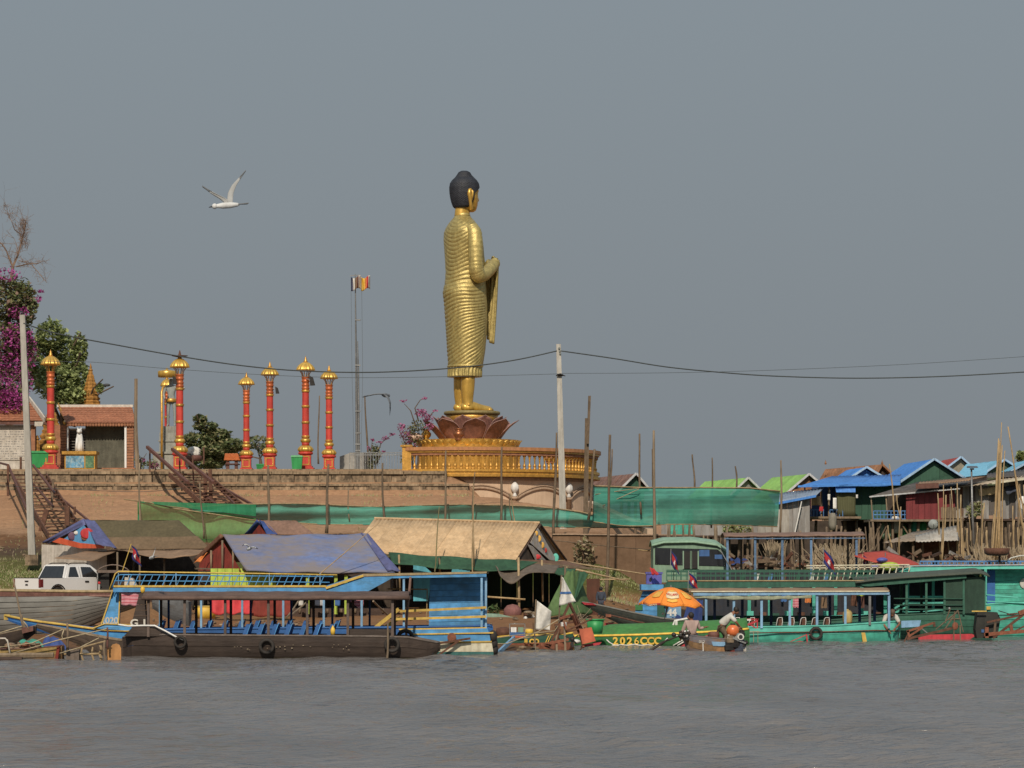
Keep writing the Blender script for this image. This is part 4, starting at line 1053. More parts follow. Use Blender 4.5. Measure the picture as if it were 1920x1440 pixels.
c = P(360, 884, 198); ob('pedestal', MB().lathe([(.35, 0), (.3, .1), (.16, .2), (.16, .65)], 14, c), maroon, t, True); ob('tabletop', MB().lathe([(.62, .65), (.62, .95), (.58, .98)], 24, c), maroon, t, True)
mb = MB(); 
for i in range(9): mb.ell(P(361 + R.uniform(-8, 8), 851 - R.uniform(0, 9), 198), (.26, .25, .2), 8, 6)
solo('cloth_heap', mb, sack, 'white crumpled cloth bundle on the dark red table', 'cloth')
t = thing('flagpole', 'thin lattice flagpole with a crossbar left of the tall statue', 'flagpole', P(668, 883, 197))
ob('mast', MB().tube([P(669.5, 883, 197), P(668, 700, 197), P(666, 514, 197)], [.10, .07, .03], 6), steel, t)
ob('mast', MB().tube([P(673.5, 883, 197), P(672, 700, 197), P(670.5, 640, 197)], [.07, .05, .03], 6), steel, t)
ob('crossbar', MB().beam(P(656, 517, 197), P(676, 515.5, 197), .05), steel, t)
for py in (600, 685, 771, 812, 833, 845): ob('clamp', MB().box(X(666, 197), X(676, 197), 196.9, 197.1, Zp(py + 1.2, 197), Zp(py - 1.2, 197)), steel, t)
ob('halyard', MB().tube([P(658, 520, 197), P(660, 700, 197), P(664, 860, 197)], .012, 4), wire_m, t)
ob('halyard', MB().tube([P(678, 520, 197), P(680, 700, 197), P(677, 860, 197)], .012, 4), wire_m, t)
def stripes(px, py, w_, h_, cols, label, D=196.9, lean=3):
 t = thing('pole_flag', label, 'flag', P(px, py, D))
 for i, m_ in enumerate(cols):
  u0, u1 = i / len(cols), (i + 1) / len(cols)
  def fn(u, v):
   uu = lerp(u0, u1, u); return P(px + uu * w_ , py + v * h_ + lean * math.sin(uu * 5 + v), D + .25 * math.sin(uu * 6 + v * 1.5))
  ob('flag_stripe', MB().grid(fn, 3, 8, (0, .02, 0)), m_, t, True)
fb = [mat('flag_navy', '#3a3f6a', .8, 0, .1, 3, 0), brightyel, brightred, mat('flag_white', '#e8e4da', .8, 0, .05, 3, 0), orangecloth, maroon]
stripes(658, 519, 18, 24, [fb[0], fb[3], tarpbrown, fb[5], fb[3]], 'faded striped flag on the left end of the crossbar')
stripes(677, 519, 17, 24, [fb[1], fb[1], fb[4], fb[2], fb[3]], 'yellow and orange striped flag on the right end of the crossbar')
t = thing('terrace_railing', 'thin grey metal railing between the flagpole and the balustrade', 'railing', P(700, 883, 195))
for py in (849, 853): ob('rail', MB().beam(P(655, py, 195), P(770, py, 195), .05), steel, t)
for i in range(24):
 px = 655 + i * 5; ob('baluster_bar', MB().beam(P(px, 883, 195), P(px, 850, 195), .03), steel, t)
solo('kiosk', MB().prism([P(637, 883, 201), P(637, 856, 201), P(657, 849, 201), P(692, 849, 201), P(692, 883, 201)], (0, 1.6, 0)), mat('kiosk_grey', '#a6a39c', .7, 0, .1, 1.5, .3), 'low grey metal kiosk behind the railing', 'kiosk')
# ================================================================ trees and bushes on the terrace
def leaves(mb, c, rad, n, size, mi=None, flat=.6, nm=2, shell=.45):
 vs = []; fs = []; mis = []
 for i in range(n):
  d_ = Vector((R.gauss(0, 1), R.gauss(0, 1), R.gauss(0, 1))).normalized(); q_ = R.uniform(shell, 1) ** .6
  lump = 1 + .28 * mnoise.noise(d_ * 2.3 + Vector(c) * .7)
  p = Vector(c) + Vector((d_.x * rad[0], d_.y * rad[1], d_.z * rad[2])) * q_ * lump
  a = Vector((R.gauss(0, 1), R.gauss(0, 1), R.gauss(0, flat))).normalized(); b_ = a.cross(Vector((R.gauss(0, .5), R.gauss(0, .5), 1))).normalized()
  s_ = size * R.uniform(.6, 1.3); a *= s_; b_ *= s_ * .55
  o_ = len(vs); vs += [p - a, p + b_, p + a, p - b_]; fs.append((o_, o_ + 1, o_ + 2, o_ + 3))
  mis.append(R.randrange(nm) if mi is None else mi)
 o2 = len(mb.v); mb.v += [tuple(v) for v in vs]; mb.f += [tuple(k + o2 for k in f) for f in fs]; mb.m += mis
def limbs(mb, a, b, r0, depth, spread=.9):
 a, b = Vector(a), Vector(b); L = (b - a).length
 mid = a.lerp(b, .5) + Vector((R.gauss(0, .06), R.gauss(0, .06), R.gauss(0, .03))) * L
 mb.tube([a, mid, b], [r0, r0 * .8, r0 * .6], 5 if depth < 2 else 7)
 if depth > 0:
  for _ in range(R.choice((2, 3))):
   d_ = (b - a).normalized() + Vector((R.gauss(0, spread), R.gauss(0, spread), R.gauss(.1, spread * .7)))
   limbs(mb, b, b + d_.normalized() * L * R.uniform(.5, .8), r0 * .55, depth - 1, spread)
def tree(name, label, base, trunk_top, r0, lobes, n, size, mats_, trunk_m=None, group=None, bloomspec=None, cat='tree'):
 t = thing(name, label, cat, base, group)
 mb = MB(); mb.tube([base, Vector(base).lerp(Vector(trunk_top), .5) + Vector((R.uniform(-.1, .1), 0, 0)), trunk_top], [r0 * 1.2, r0, r0 * .7], 8)
 for c, rad in lobes: limbs(mb, trunk_top, Vector(trunk_top).lerp(Vector(c), .7), r0 * .45, 1)
 ob('trunk', mb, trunk_m or bark, t)
 tot = sum(r_[0] * r_[2] for _, r_ in lobes); mb = MB()
 for c, rad in lobes: leaves(mb, c, rad, int(n * rad[0] * rad[2] / tot), size, nm=len(mats_))
 ob('crown', mb, mats_, t)
 if bloomspec:
  mb = MB()
  for c, rad, k in bloomspec[1]: leaves(mb, c, rad, k, size * .6, mi=0)
  ob('blossom', mb, bloomspec[0], t)
 return t
def lb(px, py, D, rx, rz, ry=None): return (P(px, py, D), (rx * D / F, (ry or rx) * D / F, rz * D / F))
tree('broadleaf_tree', 'large green broadleaf tree behind the left pavilions', P(120, 880, 214), P(118, 800, 214), .3,
  [lb(95, 630, 212, 30, 30), lb(125, 665, 213, 30, 34), lb(150, 655, 213, 14, 30), lb(105, 715, 212, 42, 38), lb(150, 715, 213, 22, 36), lb(75, 680, 213, 30, 45), lb(130, 745, 212, 38, 26), lb(188, 728, 211, 9, 9)], 9000, .17, [leaf_g, leaf_g, leaf_d])
tree('bougainvillea_tree', 'tall bougainvillea heavy with magenta blossom at the left edge', P(15, 880, 205), P(15, 700, 205), .25,
  [lb(10, 560, 205, 45, 42), lb(45, 570, 205, 26, 44), lb(5, 640, 205, 50, 45), lb(40, 650, 205, 25, 45), lb(10, 720, 205, 48, 40), lb(10, 742, 197.4, 38, 22, 10)], 7500, .17, [leaf_g, leaf_o, leaf_d, twig_m],
  bloomspec=(bloom, [(P(12, 515, 204), (1.0, .6, .5), 160), (P(5, 655, 204), (1.3, 1.1, 1.5), 900), (P(30, 630, 204), (.7, .6, .9), 260), (P(20, 720, 204), (1.4, 1.2, 1.5), 1100), (P(55, 655, 204.2), (.5, .5, 1.4), 300),
       (P(77, 546, 204), (.2, .2, .12), 36), (P(73, 560, 204), (.22, .2, .25), 44), (P(35, 585, 204), (.7, .5, .5), 160), (P(2, 760, 204), (1.3, .8, .7), 380), (P(14, 752, 196.6), (1.15, .3, .75), 520), (P(-8, 730, 197), (1.5, .4, .9), 500)]))
t = thing('bare_tree', 'dead bare tree with tangled twigs above the bougainvillea', 'tree', P(18, 880, 206))
mb = MB().tube([P(18, 880, 206), P(16, 700, 206), P(17, 560, 206), P(24, 500, 206)], [.22, .18, .13, .1], 8)
brs = [((24, 500), (40, 455), .085), ((40, 455), (48, 420), .06), ((24, 500), (12, 470), .07), ((12, 470), (-6, 450), .05), ((30, 500), (72, 494), .045), ((60, 497), (88, 530), .03), ((35, 488), (58, 496), .03), ((40, 440), (22, 415), .035), ((22, 415), (12, 388), .02), ((12, 388), (6, 384), .012), ((48, 420), (42, 412), .03), ((72, 494), (84, 488), .02), ((22, 415), (34, 396), .015)]
for (p0, p1, r_) in brs:
 a, b = P(*p0, 206), P(*p1, 206 + R.uniform(-1, 1)); mb.tube([a, a.lerp(b, .5) + Vector((R.gauss(0, .06), 0, R.gauss(0, .06))), b], [r_, r_ * .85, r_ * .6], 5)
 for _ in range(5): limbs(mb, a.lerp(b, R.uniform(.2, 1)), a.lerp(b, R.uniform(.4, 1)) + Vector((R.gauss(0, .4), R.gauss(0, .4), R.gauss(.1, .4))), r_ * .22 + .004, 1)
ob('trunk', mb, twig_m, t)
mb = MB()
for i in range(240):
 a = P(lerp(36, 52, R.random()), R.uniform(418, 470), 206 + R.uniform(-.5, .5)); mb.beam(a, a + Vector((R.gauss(0, .16), R.gauss(0, .1), R.uniform(-.1, .5))), .012)
for (p0, p1, r_) in brs:
 for i in range(14): a = P(lerp(p0[0], p1[0], R.random()), lerp(p0[1], p1[1], R.random()), 206); mb.beam(a, a + Vector((R.gauss(0, .22), R.gauss(0, .1), R.gauss(0, .25))), .012)
tag(ob('twig_tangle', mb, twig_m, t), kind='stuff')
tree('flat_topped_tree', 'dark green tree with layered branches behind the terrace stairs', P(392, 884, 212), P(390, 850, 212), .25,
  [lb(375, 785, 212, 14, 8), lb(385, 800, 212, 24, 10), lb(375, 825, 212, 34, 14), lb(410, 815, 212, 24, 12), lb(395, 845, 212, 48, 18), lb(430, 835, 212, 30, 14), lb(385, 868, 212, 42, 14)], 5200, .17, [leaf_d, leaf_o, leaf_d])
tree('thin_tree', 'thin leaved tree behind the shortest pillar', P(490, 884, 214), P(488, 860, 214), .12, [lb(480, 830, 214, 30, 14), lb(500, 845, 214, 18, 14), lb(455, 850, 214, 16, 18)], 900, .14, [leaf_o, leaf_d])
tree('distant_tree', 'small tree showing above the roofs at the right edge', P(1912, 900, 260), P(1912, 870, 260), .15, [lb(1914, 856, 260, 9, 12), lb(1922, 870, 260, 9, 12)], 420, .2, [leaf_d, leaf_g])
def bush(label, stems, bl, lf, D, group=None):
 x = sum(s_[0][0] for s_ in stems) / len(stems)
 t = thing('bougainvillea_bush', label, 'bush', P(x, 884, D))
 mb = MB()
 for s_ in stems: mb.tube([P(a, b, D + R.uniform(-.2, .2)) for a, b in s_], [.05 - .035 * i / (len(s_) - 1) for i in range(len(s_))], 5)
 ob('stem', mb, bark, t)
 mb = MB()
 for px, py, rx, rz, k in lf: leaves(mb, P(px, py, D), (rx * D / F, rx * D / F, rz * D / F), k, .10, nm=2, shell=.1)
 ob('foliage', mb, [leaf_d, leaf_o], t)
 mb = MB()
 for px, py, rx, rz, k in bl: leaves(mb, P(px, py, D - .1), (rx * D / F, rx * D / F, rz * D / F), k, .085, mi=0, shell=.1)
 ob('blossom', mb, bloom_p, t)
bush('pink bougainvillea bush beside the left end of the lotus tier', [[(775, 884), (772, 850), (770, 820), (785, 795)], [(780, 884), (790, 830), (800, 790), (790, 770)], [(770, 860), (755, 820), (746, 802)], [(785, 790), (778, 765), (788, 750), (800, 746)], [(780, 800), (770, 770), (758, 757)], [(800, 790), (810, 775), (816, 770)]],
  [(790, 775, 14, 9, 130), (803, 785, 12, 10, 90), (752, 800, 9, 8, 70), (762, 815, 14, 14, 120), (770, 835, 16, 15, 110), (757, 752, 8, 2.5, 26), (797, 747, 8, 3, 26), (815, 770, 6, 3, 18), (805, 800, 10, 8, 50)], [(770, 820, 20, 25, 300), (785, 800, 18, 14, 160), (765, 855, 16, 25, 220)], 198.6)
bush('thin bougainvillea bush with pink sprays by the railing', [[(705, 884), (704, 860), (715, 830), (735, 815)], [(700, 884), (695, 850), (698, 826)], [(706, 870), (716, 850), (722, 845)]],
  [(735, 814, 6, 3, 40), (722, 822, 8, 5, 46), (712, 829, 6, 3, 30), (698, 825, 5, 3, 26), (720, 847, 5, 3, 22), (692, 840, 4, 4, 20)], [(704, 850, 12, 20, 260), (698, 870, 12, 14, 120)], 195.6)
bush('small leafy bush with pale pink flowers left of the stair head', [[(262, 890), (265, 865), (275, 850)], [(285, 888), (290, 870)]], [(289, 873, 11, 6, 130), (268, 862, 5, 5, 20)], [(262, 868, 12, 14, 220), (285, 870, 14, 9, 120)], 193.5)
# ================================================================ stairs
def stairs(label, a, b, n, wd, rails, D0, D1):
 "flight from a (top, px,py) down to b; wd = tread width in metres across"
 t = thing('timber_stairs', label, 'stairs', P(*a, D0))
 A, B = P(*a, D0), P(*b, D1)
 for i in range(n):
  u = (i + .5) / n; c = A.lerp(B, u); j = R.uniform(-.03, .03)
  ob('tread', MB().beam(c + Vector((-wd / 2 + R.uniform(-.05, .05), 0, j)), c + Vector((wd / 2 + R.uniform(-.05, .05), 0, j)), .30, .06), stairwood, t)
 for s_ in (-1, 1): ob('stringer', MB().beam(A + Vector((s_ * wd / 2, 0, -.12)), B + Vector((s_ * wd / 2, 0, -.12)), .08, .3), stairwood, t)
 for pa, pb, th in rails: ob('handrail', MB().beam(P(*pa, D0 - .3), P(*pb, D1 - .3), th), maroon, t)
 return t
t = stairs('timber stairs with maroon rails running down from the terrace behind the left concrete post', (55, 888), (125, 1000), 15, 2.0, [((0, 868), (15, 872), .1), ((15, 872), (50, 955), .12), ((62, 872), (103, 925), .11), ((103, 925), (165, 975), .1), ((60, 905), (100, 950), .09)], 190.0, 175)
for pa, pb, dd in (((15, 930), (15, 872), 188), ((39, 880), (39, 857), 190), ((96, 960), (100, 898), 182), ((140, 965), (140, 950), 178), ((126, 985), (126, 950), 176), ((75, 1003), (88, 955), 178)):
 ob('stair_post', MB().beam(P(*pa, dd), P(*pb, dd), .26 if pa[0] in (126, 75) else .12), stairwood if pa[0] != 96 else bark_pole, t)
t = stairs('timber stairs with maroon rails running down from the terrace left of the green net', (352, 886), (425, 950), 11, 2.2, [((276, 838), (352, 905), .16), ((352, 905), (410, 950), .14), ((323, 842), (400, 905), .16), ((400, 905), (480, 950), .13), ((400, 905), (440, 945), .1)], 190.2, 183)
for pa, pb, dd in (((337, 905), (337, 850), 190), ((281, 885), (281, 842), 190.5), ((385, 948), (385, 890), 188), ((396, 950), (394, 880), 187), ((365, 950), (361, 855), 187.5), ((382, 870), (382, 838), 191)):
 ob('stair_post', MB().beam(P(*pa, dd), P(*pb, dd), .2 if pa[0] in (385, 396) else .09), stairwood, t)
# ================================================================ posts, wires, nets and poles
t = thing('utility_post', 'tall pale concrete utility post left of the stairs, its foot by the olive roofed hut', 'post', P(58, 1046, 168.5))
D = 168.5
ob('post_shaft', MB().prism([P(53, 1046, D), P(66, 1046, D), P(46.5, 590, D), P(36.5, 590, D)], (0, .26, 0)), post_c, t)
ob('footing', MB().box(X(48, D), X(72, D), D - .15, D + .5, Zp(1060, D), Zp(1040, D)), conc2, t)
t = thing('utility_post', 'tall pale concrete utility post standing right of the tall statue, carrying the wires', 'post', P(1057, 1000, 179))
D = 179
ob('post_shaft', MB().prism([P(1051, 1070, D), P(1065, 1070, D), P(1051.5, 645, D), P(1043, 645, D)], (0, .28, 0)), post_c, t)
c = P(1050, 703, D - .1)
mb = MB().tube([c + Vector((-.22, 0, -.04)), c + Vector((0, -.1, .04)), c + Vector((.3, 0, -.06))], [.03, .06, .02], 5).box(c.x - .14, c.x + .17, c.y, c.y + .4, c.z - .05, c.z + .05)
ob('cable_clamp', mb, black, t)
for i in range(3):
 c = P(1048.5 + i, 655 + i * 5, D - .05); ob('insulator', MB().lathe([(.03, 0), (.06, .03), (.04, .06), (.06, .09), (0, .12)], 8, c), greystone, t)
t = thing('wooden_post', 'tall grey spliced timber post beside the right concrete utility post', 'post', P(1098, 1070, 177))
ob('lower_post', MB().prism([P(1092, 1075, 177), P(1101, 1075, 177), P(1105, 784, 177), P(1097, 784, 177)], (0, .22, 0)), bark_pole, t)
ob('upper_post', MB().prism([P(1100, 832, 176.8), P(1104.5, 832, 176.8), P(1108, 742, 176.8), P(1103, 742, 176.8)], (0, .15, 0)), bark_pole, t)
solo('wooden_post', crook(P(258, 888, 193), P(254, 710, 193), .14, .10, .04), wood, 'old grey timber post right of the open pavilion', 'post')
def wire(label, pts, r_, D0, D1):
 xs_ = [p[0] for p in pts]; v = [P(px, py, lerp(D0, D1, (px - xs_[0]) / (xs_[-1] - xs_[0]))) for px, py in pts]
 out = []
 for i in range(len(v) - 1):
  p0 = v[max(i - 1, 0)]; p1 = v[i]; p2 = v[i + 1]; p3 = v[min(i + 2, len(v) - 1)]
  for j in range(6):
   s_ = j / 6; out.append(.5 * ((2 * p1) + (p2 - p0) * s_ + (2 * p0 - 5 * p1 + 4 * p2 - p3) * s_ ** 2 + (3 * p1 - p0 - 3 * p2 + p3) * s_ ** 3))
 out.append(v[-1]); solo('power_cable', MB().tube(out, r_, 5), wire_m, label, 'cable', None, True)
wire('thick black cable sagging from the left trees to the right utility post', [(44, 606), (105, 625), (225, 648), (337, 668), (450, 685), (560, 695), (700, 698), (850, 690), (960, 676), (1044, 658)], .035, 168, 179)
wire('thick black cable running from the right utility post out of the right edge', [(1052, 658), (1150, 672), (1250, 688), (1350, 698), (1450, 705), (1600, 709), (1760, 706), (1930, 697)], .035, 179, 190)
wire('thin upper wire from the left edge to the right utility post', [(-10, 682), (150, 678), (300, 690), (480, 702), (650, 708), (850, 706), (1048, 701)], .012, 172, 179)
wire('thin upper wire from the right utility post to the right edge', [(1052, 700), (1250, 699), (1450, 694), (1700, 683), (1930, 668)], .012, 179, 190)
wire('thin low wire crossing in front of the left stairs', [(-10, 910), (120, 917), (260, 922), (345, 915)], .014, 176, 180)
def net(label, top, bot, D, m, n=60, hem=None, tag_name='shade_net'):
 tx = [p[0] for p in top]; ty = [p[1] for p in top]; bx_ = [p[0] for p in bot]; by = [p[1] for p in bot]
 def fn(u, v):
  px = lerp(lerp(tx[0], bx_[0], v), lerp(tx[-1], bx_[-1], v), u)
  py = lerp(np.interp(px, tx, ty), np.interp(px, bx_, by), v)
  return P(px, float(py), D) + Vector((0, .12 * math.sin(px * .07) * (1 + v) + .25 * math.sin(px * .021 + 2 * v) + .3 * v * v + .10 * math.sin(v * 9 + px * .012), 0))
 t = thing(tag_name, label, 'net', fn(0, 1))
 ob('net_cloth', MB().grid(fn, n, 12), m, t, True)
 if hem:
  tp = [fn(i / 30, 0) + Vector((0, -.04, 0)) for i in range(31)]; ob('net_pole', MB().tube(tp, .035, 6), bamboo, t, True)
 return t, fn
t, fn = net('long teal shade net strung across the slope behind the huts', [(360, 951), (440, 946), (560, 944), (700, 950), (850, 946), (940, 947), (1010, 950), (1080, 958), (1160, 976), (1232, 984)],
 [(360, 960), (440, 968), (500, 976), (600, 983), (700, 984), (800, 984), (950, 986), (1080, 989), (1170, 989), (1228, 988)], 173.0, net_m, 120, hem=True)
ob('net_pole', MB().tube([fn(i / 30, 1.0) for i in range(31)], .03, 6), bamboo, t, True)
t, fn = net('pale green see-through net hanging over the clay slope', [(259, 941), (300, 946), (360, 956), (420, 962), (480, 972)], [(259, 1010), (300, 1012), (360, 1016), (420, 1018), (480, 1020)], 171.5, netl_m, 40)
ob('net_pole', MB().tube([P(232, 936, 171.3), P(280, 942, 171.3), P(330, 954, 171.3), P(400, 964, 171.3), (P(480, 976, 171.3))], [.03, .045, .045, .04, .03], 6), bamboo, t, True)
ob('net_hem', MB().prism([P(258, 941, 171.4), P(262, 941, 171.4), P(264, 1012, 171.4), P(258, 1012, 171.4)], (0, .03, 0)), nete_m, t)
ob('net_hem', MB().grid(lambda u, v: P(lerp(262, 480, u), lerp(940, 946, u) + v * lerp(2, 22, u), 171.2 + .1 * math.sin(u * 20)), 30, 3), nete_m, t)
t, fn = net('large teal shade net stretched between bamboo poles left of the blue roofed house', [(1112, 911), (1200, 914), (1300, 914), (1400, 915), (1462, 921)],
 [(1112, 978), (1170, 986), (1222, 986), (1240, 983), (1300, 983), (1400, 985), (1460, 987)], 172.0, net_m, 90, hem=True)
ob('net_pole', MB().tube([fn(i / 20, 1.0) for i in range(21)], .03, 6), bamboo, t, True)
ob('net_patch', MB().grid(lambda u, v: fn(lerp(.35, .98, u), lerp(.3, .98, v)) + Vector((0, -.05, 0)), 30, 8), mat('net_patch_cloth', '#5fb096', .8, 0, .15, 1, .2, '#3a8a70', .2, alpha=.38, trans=.25), t, True)
poles = [
 (262, 1000, 262, 868, 171.2, .06, 'grey pole at the left end of the pale green net'),
 (382, 1010, 375, 905, 171.0, .05, 'thin pole in the pale green net'),
 (503, 1000, 504, 872, 172.6, .075, 'grey pole in front of the terrace wall below the second pillar'),
 (612, 1000, 616, 870, 172.6, .085, 'thick grey pole below the rightmost pillar'),
 (655, 975, 652, 915, 173.4, .04, 'short thin stick above the net right of a thick pole'),
 (720, 985, 717, 868, 172.6, .06, 'grey forked pole below the flagpole'),
 (597, 870, 598, 742, 196, .05, 'thin tall pole between two pillars'),
 (690, 884, 685, 742, 196, .06, 'slim bare trunk like pole right of the flagpole'),
 (833, 1005, 837, 845, 171.5, .06, 'grey pole crossing the left end of the gold balustrade'),
 (885, 980, 890, 885, 171.6, .04, 'pale thin bamboo cane in front of the round base'),
 (938, 1000, 942, 838, 171.0, .07, 'dark grey pole crossing the middle of the gold balustrade'),
 (961, 980, 953, 925, 171.6, .03, 'short pale cane below the lotus bud finial'),
 (1038, 1010, 1043, 811, 171.0, .07, 'dark pole just left of the concrete utility post'),
 (1103, 975, 1116, 842, 171.0, .07, 'crooked dark pole at the right end of the gold balustrade'),
 (1136, 1135, 1145, 815, 164.0, .085, 'tall pole in front of the ramp wall'),
 (1141, 980, 1147, 842, 172.3, .05, 'thinner pole beside the tall pole at the left of the teal net'),
 (1202, 965, 1198, 813, 172.3, .06, 'grey pole with tip above the rusty roof'),
 (1228, 985, 1222, 842, 172.5, .05, 'thinner brown pole paired with the tallest pole by the teal net'),
 (1226, 1108, 1227, 807, 166.0, .085, 'tall thick pole rising through the teal net'),
 (1302, 918, 1299, 852, 172.3, .05, 'pole tip above the teal net, left of the first lime roof'),
 (1334, 990, 1335, 858, 172.4, .05, 'pole standing behind the teal net before the first lime roof'),
 (1382, 918, 1379, 874, 172.3, .05, 'shortest pole tip above the teal net'),
 (1463, 1000, 1465, 863, 171.7, .06, 'grey pole holding the right end of the teal net'),
 (1345, 1070, 1342, 985, 165, .10, 'thick pole in front of the pale green cabin boat')]
for a, b, c_, d_, D, r_, lab in poles:
 solo('net_pole' if False else 'wooden_pole', crook(P(a, b, D), P(c_, d_, D), r_ * 1.1, r_ * .75, .035, 8), R.choice([bark_pole, bark_pole, wood]), lab, 'pole', None, True)
for i, (a, b, c_, d_, D, r_, lab) in enumerate([
 (722, 960, 838, 985, 0, 0, ''),]): pass
rope([P(1116, 927, 171.8), P(1200, 915, 171.8)], .02, 'pale rope slanting to the pole at the left of the teal net')
rope([P(1130, 948, 171.8), P(1198, 917, 171.8)], .02, 'lower pale rope slanting across the left of the teal net')
rope([P(990, 1008, 164.2), P(1140, 1024, 164.0), P(1232, 1032, 165.8)], .025, 'thin pole lashed level across the ramp wall', 'pole', 'cross_pole', bark_pole)
solo('cross_pole', crook(P(1020, 1047, 160), P(1232, 1080, 160), .05, .035, .03), bamboo, 'long bamboo sloping down from the tan roofed hut to the right', 'pole', None, True)
solo('cross_pole', crook(P(1070, 1066, 158), P(1175, 1089, 158), .06, .03, .03), bamboo, 'shorter bamboo sloping down beside the olive green tarp tent', 'pole', None, True)
solo('cross_pole', crook(P(1100, 1087, 159), P(1180, 1086, 159), .04, .03, .02), bamboo, 'level pale bamboo behind the standing man', 'pole', None, True)
solo('cross_pole', crook(P(1196, 1031, 165.6), P(1234, 1033, 165.6), .05, .05, .01), bamboo_y, 'short pale bamboo tied across the tall pole by the ramp wall', 'pole', None, True)
solo('bush', (lambda mb: (leaves(mb, P(1095, 1040, 169.3), (.6, .4, 1.0), 300, .12, nm=2), mb)[1])(MB()), [leaf_o, dryreed], 'dry brown shrub against the ramp wall', 'bush')
mb = MB()
for i in range(6600):
 if i < 2400: px, D = R.uniform(-30, 110), R.uniform(164.5, 171)
 elif i < 4200: px, D = R.uniform(1100, 1250), R.uniform(162.5, 169.5)
 elif i < 5200: px, D = R.uniform(-30, 1240), R.uniform(171, 175.5)
 else: px, D = R.choice((60, 190, 300, 470, 560, 690, 780, 860)) + R.gauss(0, 16), R.choice((R.uniform(176, 189), 190.2 + R.uniform(-1, .2)))
 x = X(px, D); p = Vector((x, D, ground_z(x, D) - .02)); s_ = R.uniform(.05, .22)
 d_ = Vector((R.gauss(0, .5), R.gauss(0, .3), 1)).normalized() * s_
 mb.add([p + Vector((-.02, 0, 0)), p + Vector((.02, 0, 0)), p + d_], [(0, 1, 2)], R.randrange(3))
solo('grass', mb, [leaf_g, leaf_o, dryreed], None, None, kind='stuff')
mb = MB()
for i in range(700):
 D = R.uniform(126, 176); px = R.uniform(-20, 1500); x = X(px, D)
 mb.ell(Vector((x, D, ground_z(x, D) + .02)), (R.uniform(.04, .2), .12, R.uniform(.03, .1)), 5, 4)
solo('rubble', mb, conc2, None, None, kind='stuff')
# ================================================================ huts on the shore
def pole_part(t, a, b, r_=.05, m=None, name='post'): return ob(name, MB().tube([a, b], r_, 6), m or wood, t, True)
def cloth(t, name, fn, nu, nv, m, th=(0, .025, 0)): return ob(name, MB().grid(fn, nu, nv, th), m, t, True)
def quadfn(a, b, c, d, sag=0.0, rip=0.0, fr=9):
 a, b, c, d = map(Vector, (a, b, c, d)); s1 = R.uniform(0, 6)
 return lambda u, v: a.lerp(b, u).lerp(d.lerp(c, u), v) + Vector((0, rip * math.sin(u * fr + s1), -sag * 4 * u * (1 - u) * (.3 + .7 * v) + rip * .6 * math.sin(u * fr * 1.3 + v * 4 + s1)))
t = thing('tarp_hut', 'leftmost hut, olive canvas roof, white side wall and a vinyl printed gable', 'hut', P(200, 1100, 156))
ap, ne, fe = P(157, 975, 158), P(215, 1030, 156), P(78, 1019, 160.5); rg, rn = P(335, 975.5, 158.5), P(395, 1028, 156.3)
rf = rg + (fe - ap)
cloth(t, 'roof_canvas', quadfn(ap, rg, rg.lerp(rn, .62), ap.lerp(ne, .62), .03, .02), 24, 8, tarpolive)
cloth(t, 'roof_canvas', quadfn(ap.lerp(ne, .60) + Vector((0, -.06, .03)), rg.lerp(rn, .60) + Vector((0, -.06, .03)), rn, ne, .03, .02), 24, 8, mat('brown_olive_canvas', '#776045', .85, 0, .16, .8, .3, '#4e4531', .25, 5))
cloth(t, 'roof_canvas', quadfn(rg, ap, fe, rf, .02, .02), 20, 8, tarpolive)
cloth(t, 'gable_tarp', quadfn(ap + Vector((0, -.05, .06)), ap.lerp(ne, .0) + Vector((.55, -.05, -.05)), ne + Vector((.12, -.05, .05)), ne + Vector((-.9, -.05, .25)), 0, .03), 6, 12, tarpviolet)
cloth(t, 'gable_tarp', quadfn(ap + Vector((0, -.04, .06)), ap + Vector((.15, -.3, -.25)), fe + Vector((.35, -.2, -.0)), fe + Vector((-.05, 0, .06)), 0, .03), 6, 12, tarpviolet)
g = lambda px, py: P(px, py, 158.6 - (px - 78) / 137 * 2.6)
ob('vinyl_banner', MB().prism([g(157, 985), g(196, 1027), g(150, 1022), g(120, 1010)], (0, .03, 0)), vinyl_b, t)
ob('banner_stripe', MB().prism([g(112, 1008), g(150, 1018), g(192, 1022), g(197, 1028), g(150, 1028), g(98, 1016)], (0, -.04, 0)), vinyl_o, t)
for (px, py, rr, m_) in ((163, 1000, .33, brightred), (160, 1007, .22, skin), (137, 1005, .26, mat('vinyl_plum', '#6c4a66', .6, 0, .2, 3, 0)), (161, 999, .12, sack), (143, 999, .12, sack)):
 ob('printed_patch', MB().ell(g(px, py) + Vector((0, -.03, 0)), (rr, .03, rr * .8)), m_, t, True)
ob('side_wall', MB().prism([P(78, 1021, 160.2), P(150, 1024, 157.8), P(200, 1030, 156.6), P(200, 1075, 156.6), P(78, 1066, 160.2)], (0, .06, 0)), white_wall, t)
cloth(t, 'awning', quadfn(P(100, 1046, 154.5), P(170, 1032, 157.5), P(222, 1032, 156.4), P(172, 1053, 153.6), .0, .03), 8, 8, tarpbrown)
cloth(t, 'awning', quadfn(P(222, 1030, 156.2), P(392, 1029, 156.4), P(392, 1034, 155), P(290, 1046, 154.0), .12, .04, 12), 20, 6, tarpbrown)
for px, py, D in ((220, 1035, 155.6), (308, 1042, 155), (250, 1040, 160), (385, 1034, 155.5), (262, 1042, 155)): pole_part(t, P(px, 1110, D), P(px, py, D), .05)
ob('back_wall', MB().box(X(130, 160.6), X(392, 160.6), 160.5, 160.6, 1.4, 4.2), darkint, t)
ob('end_wall', MB().box(X(386, 157), X(388, 157), 156.6, 160.4, 1.4, 4.0), darkint, t)
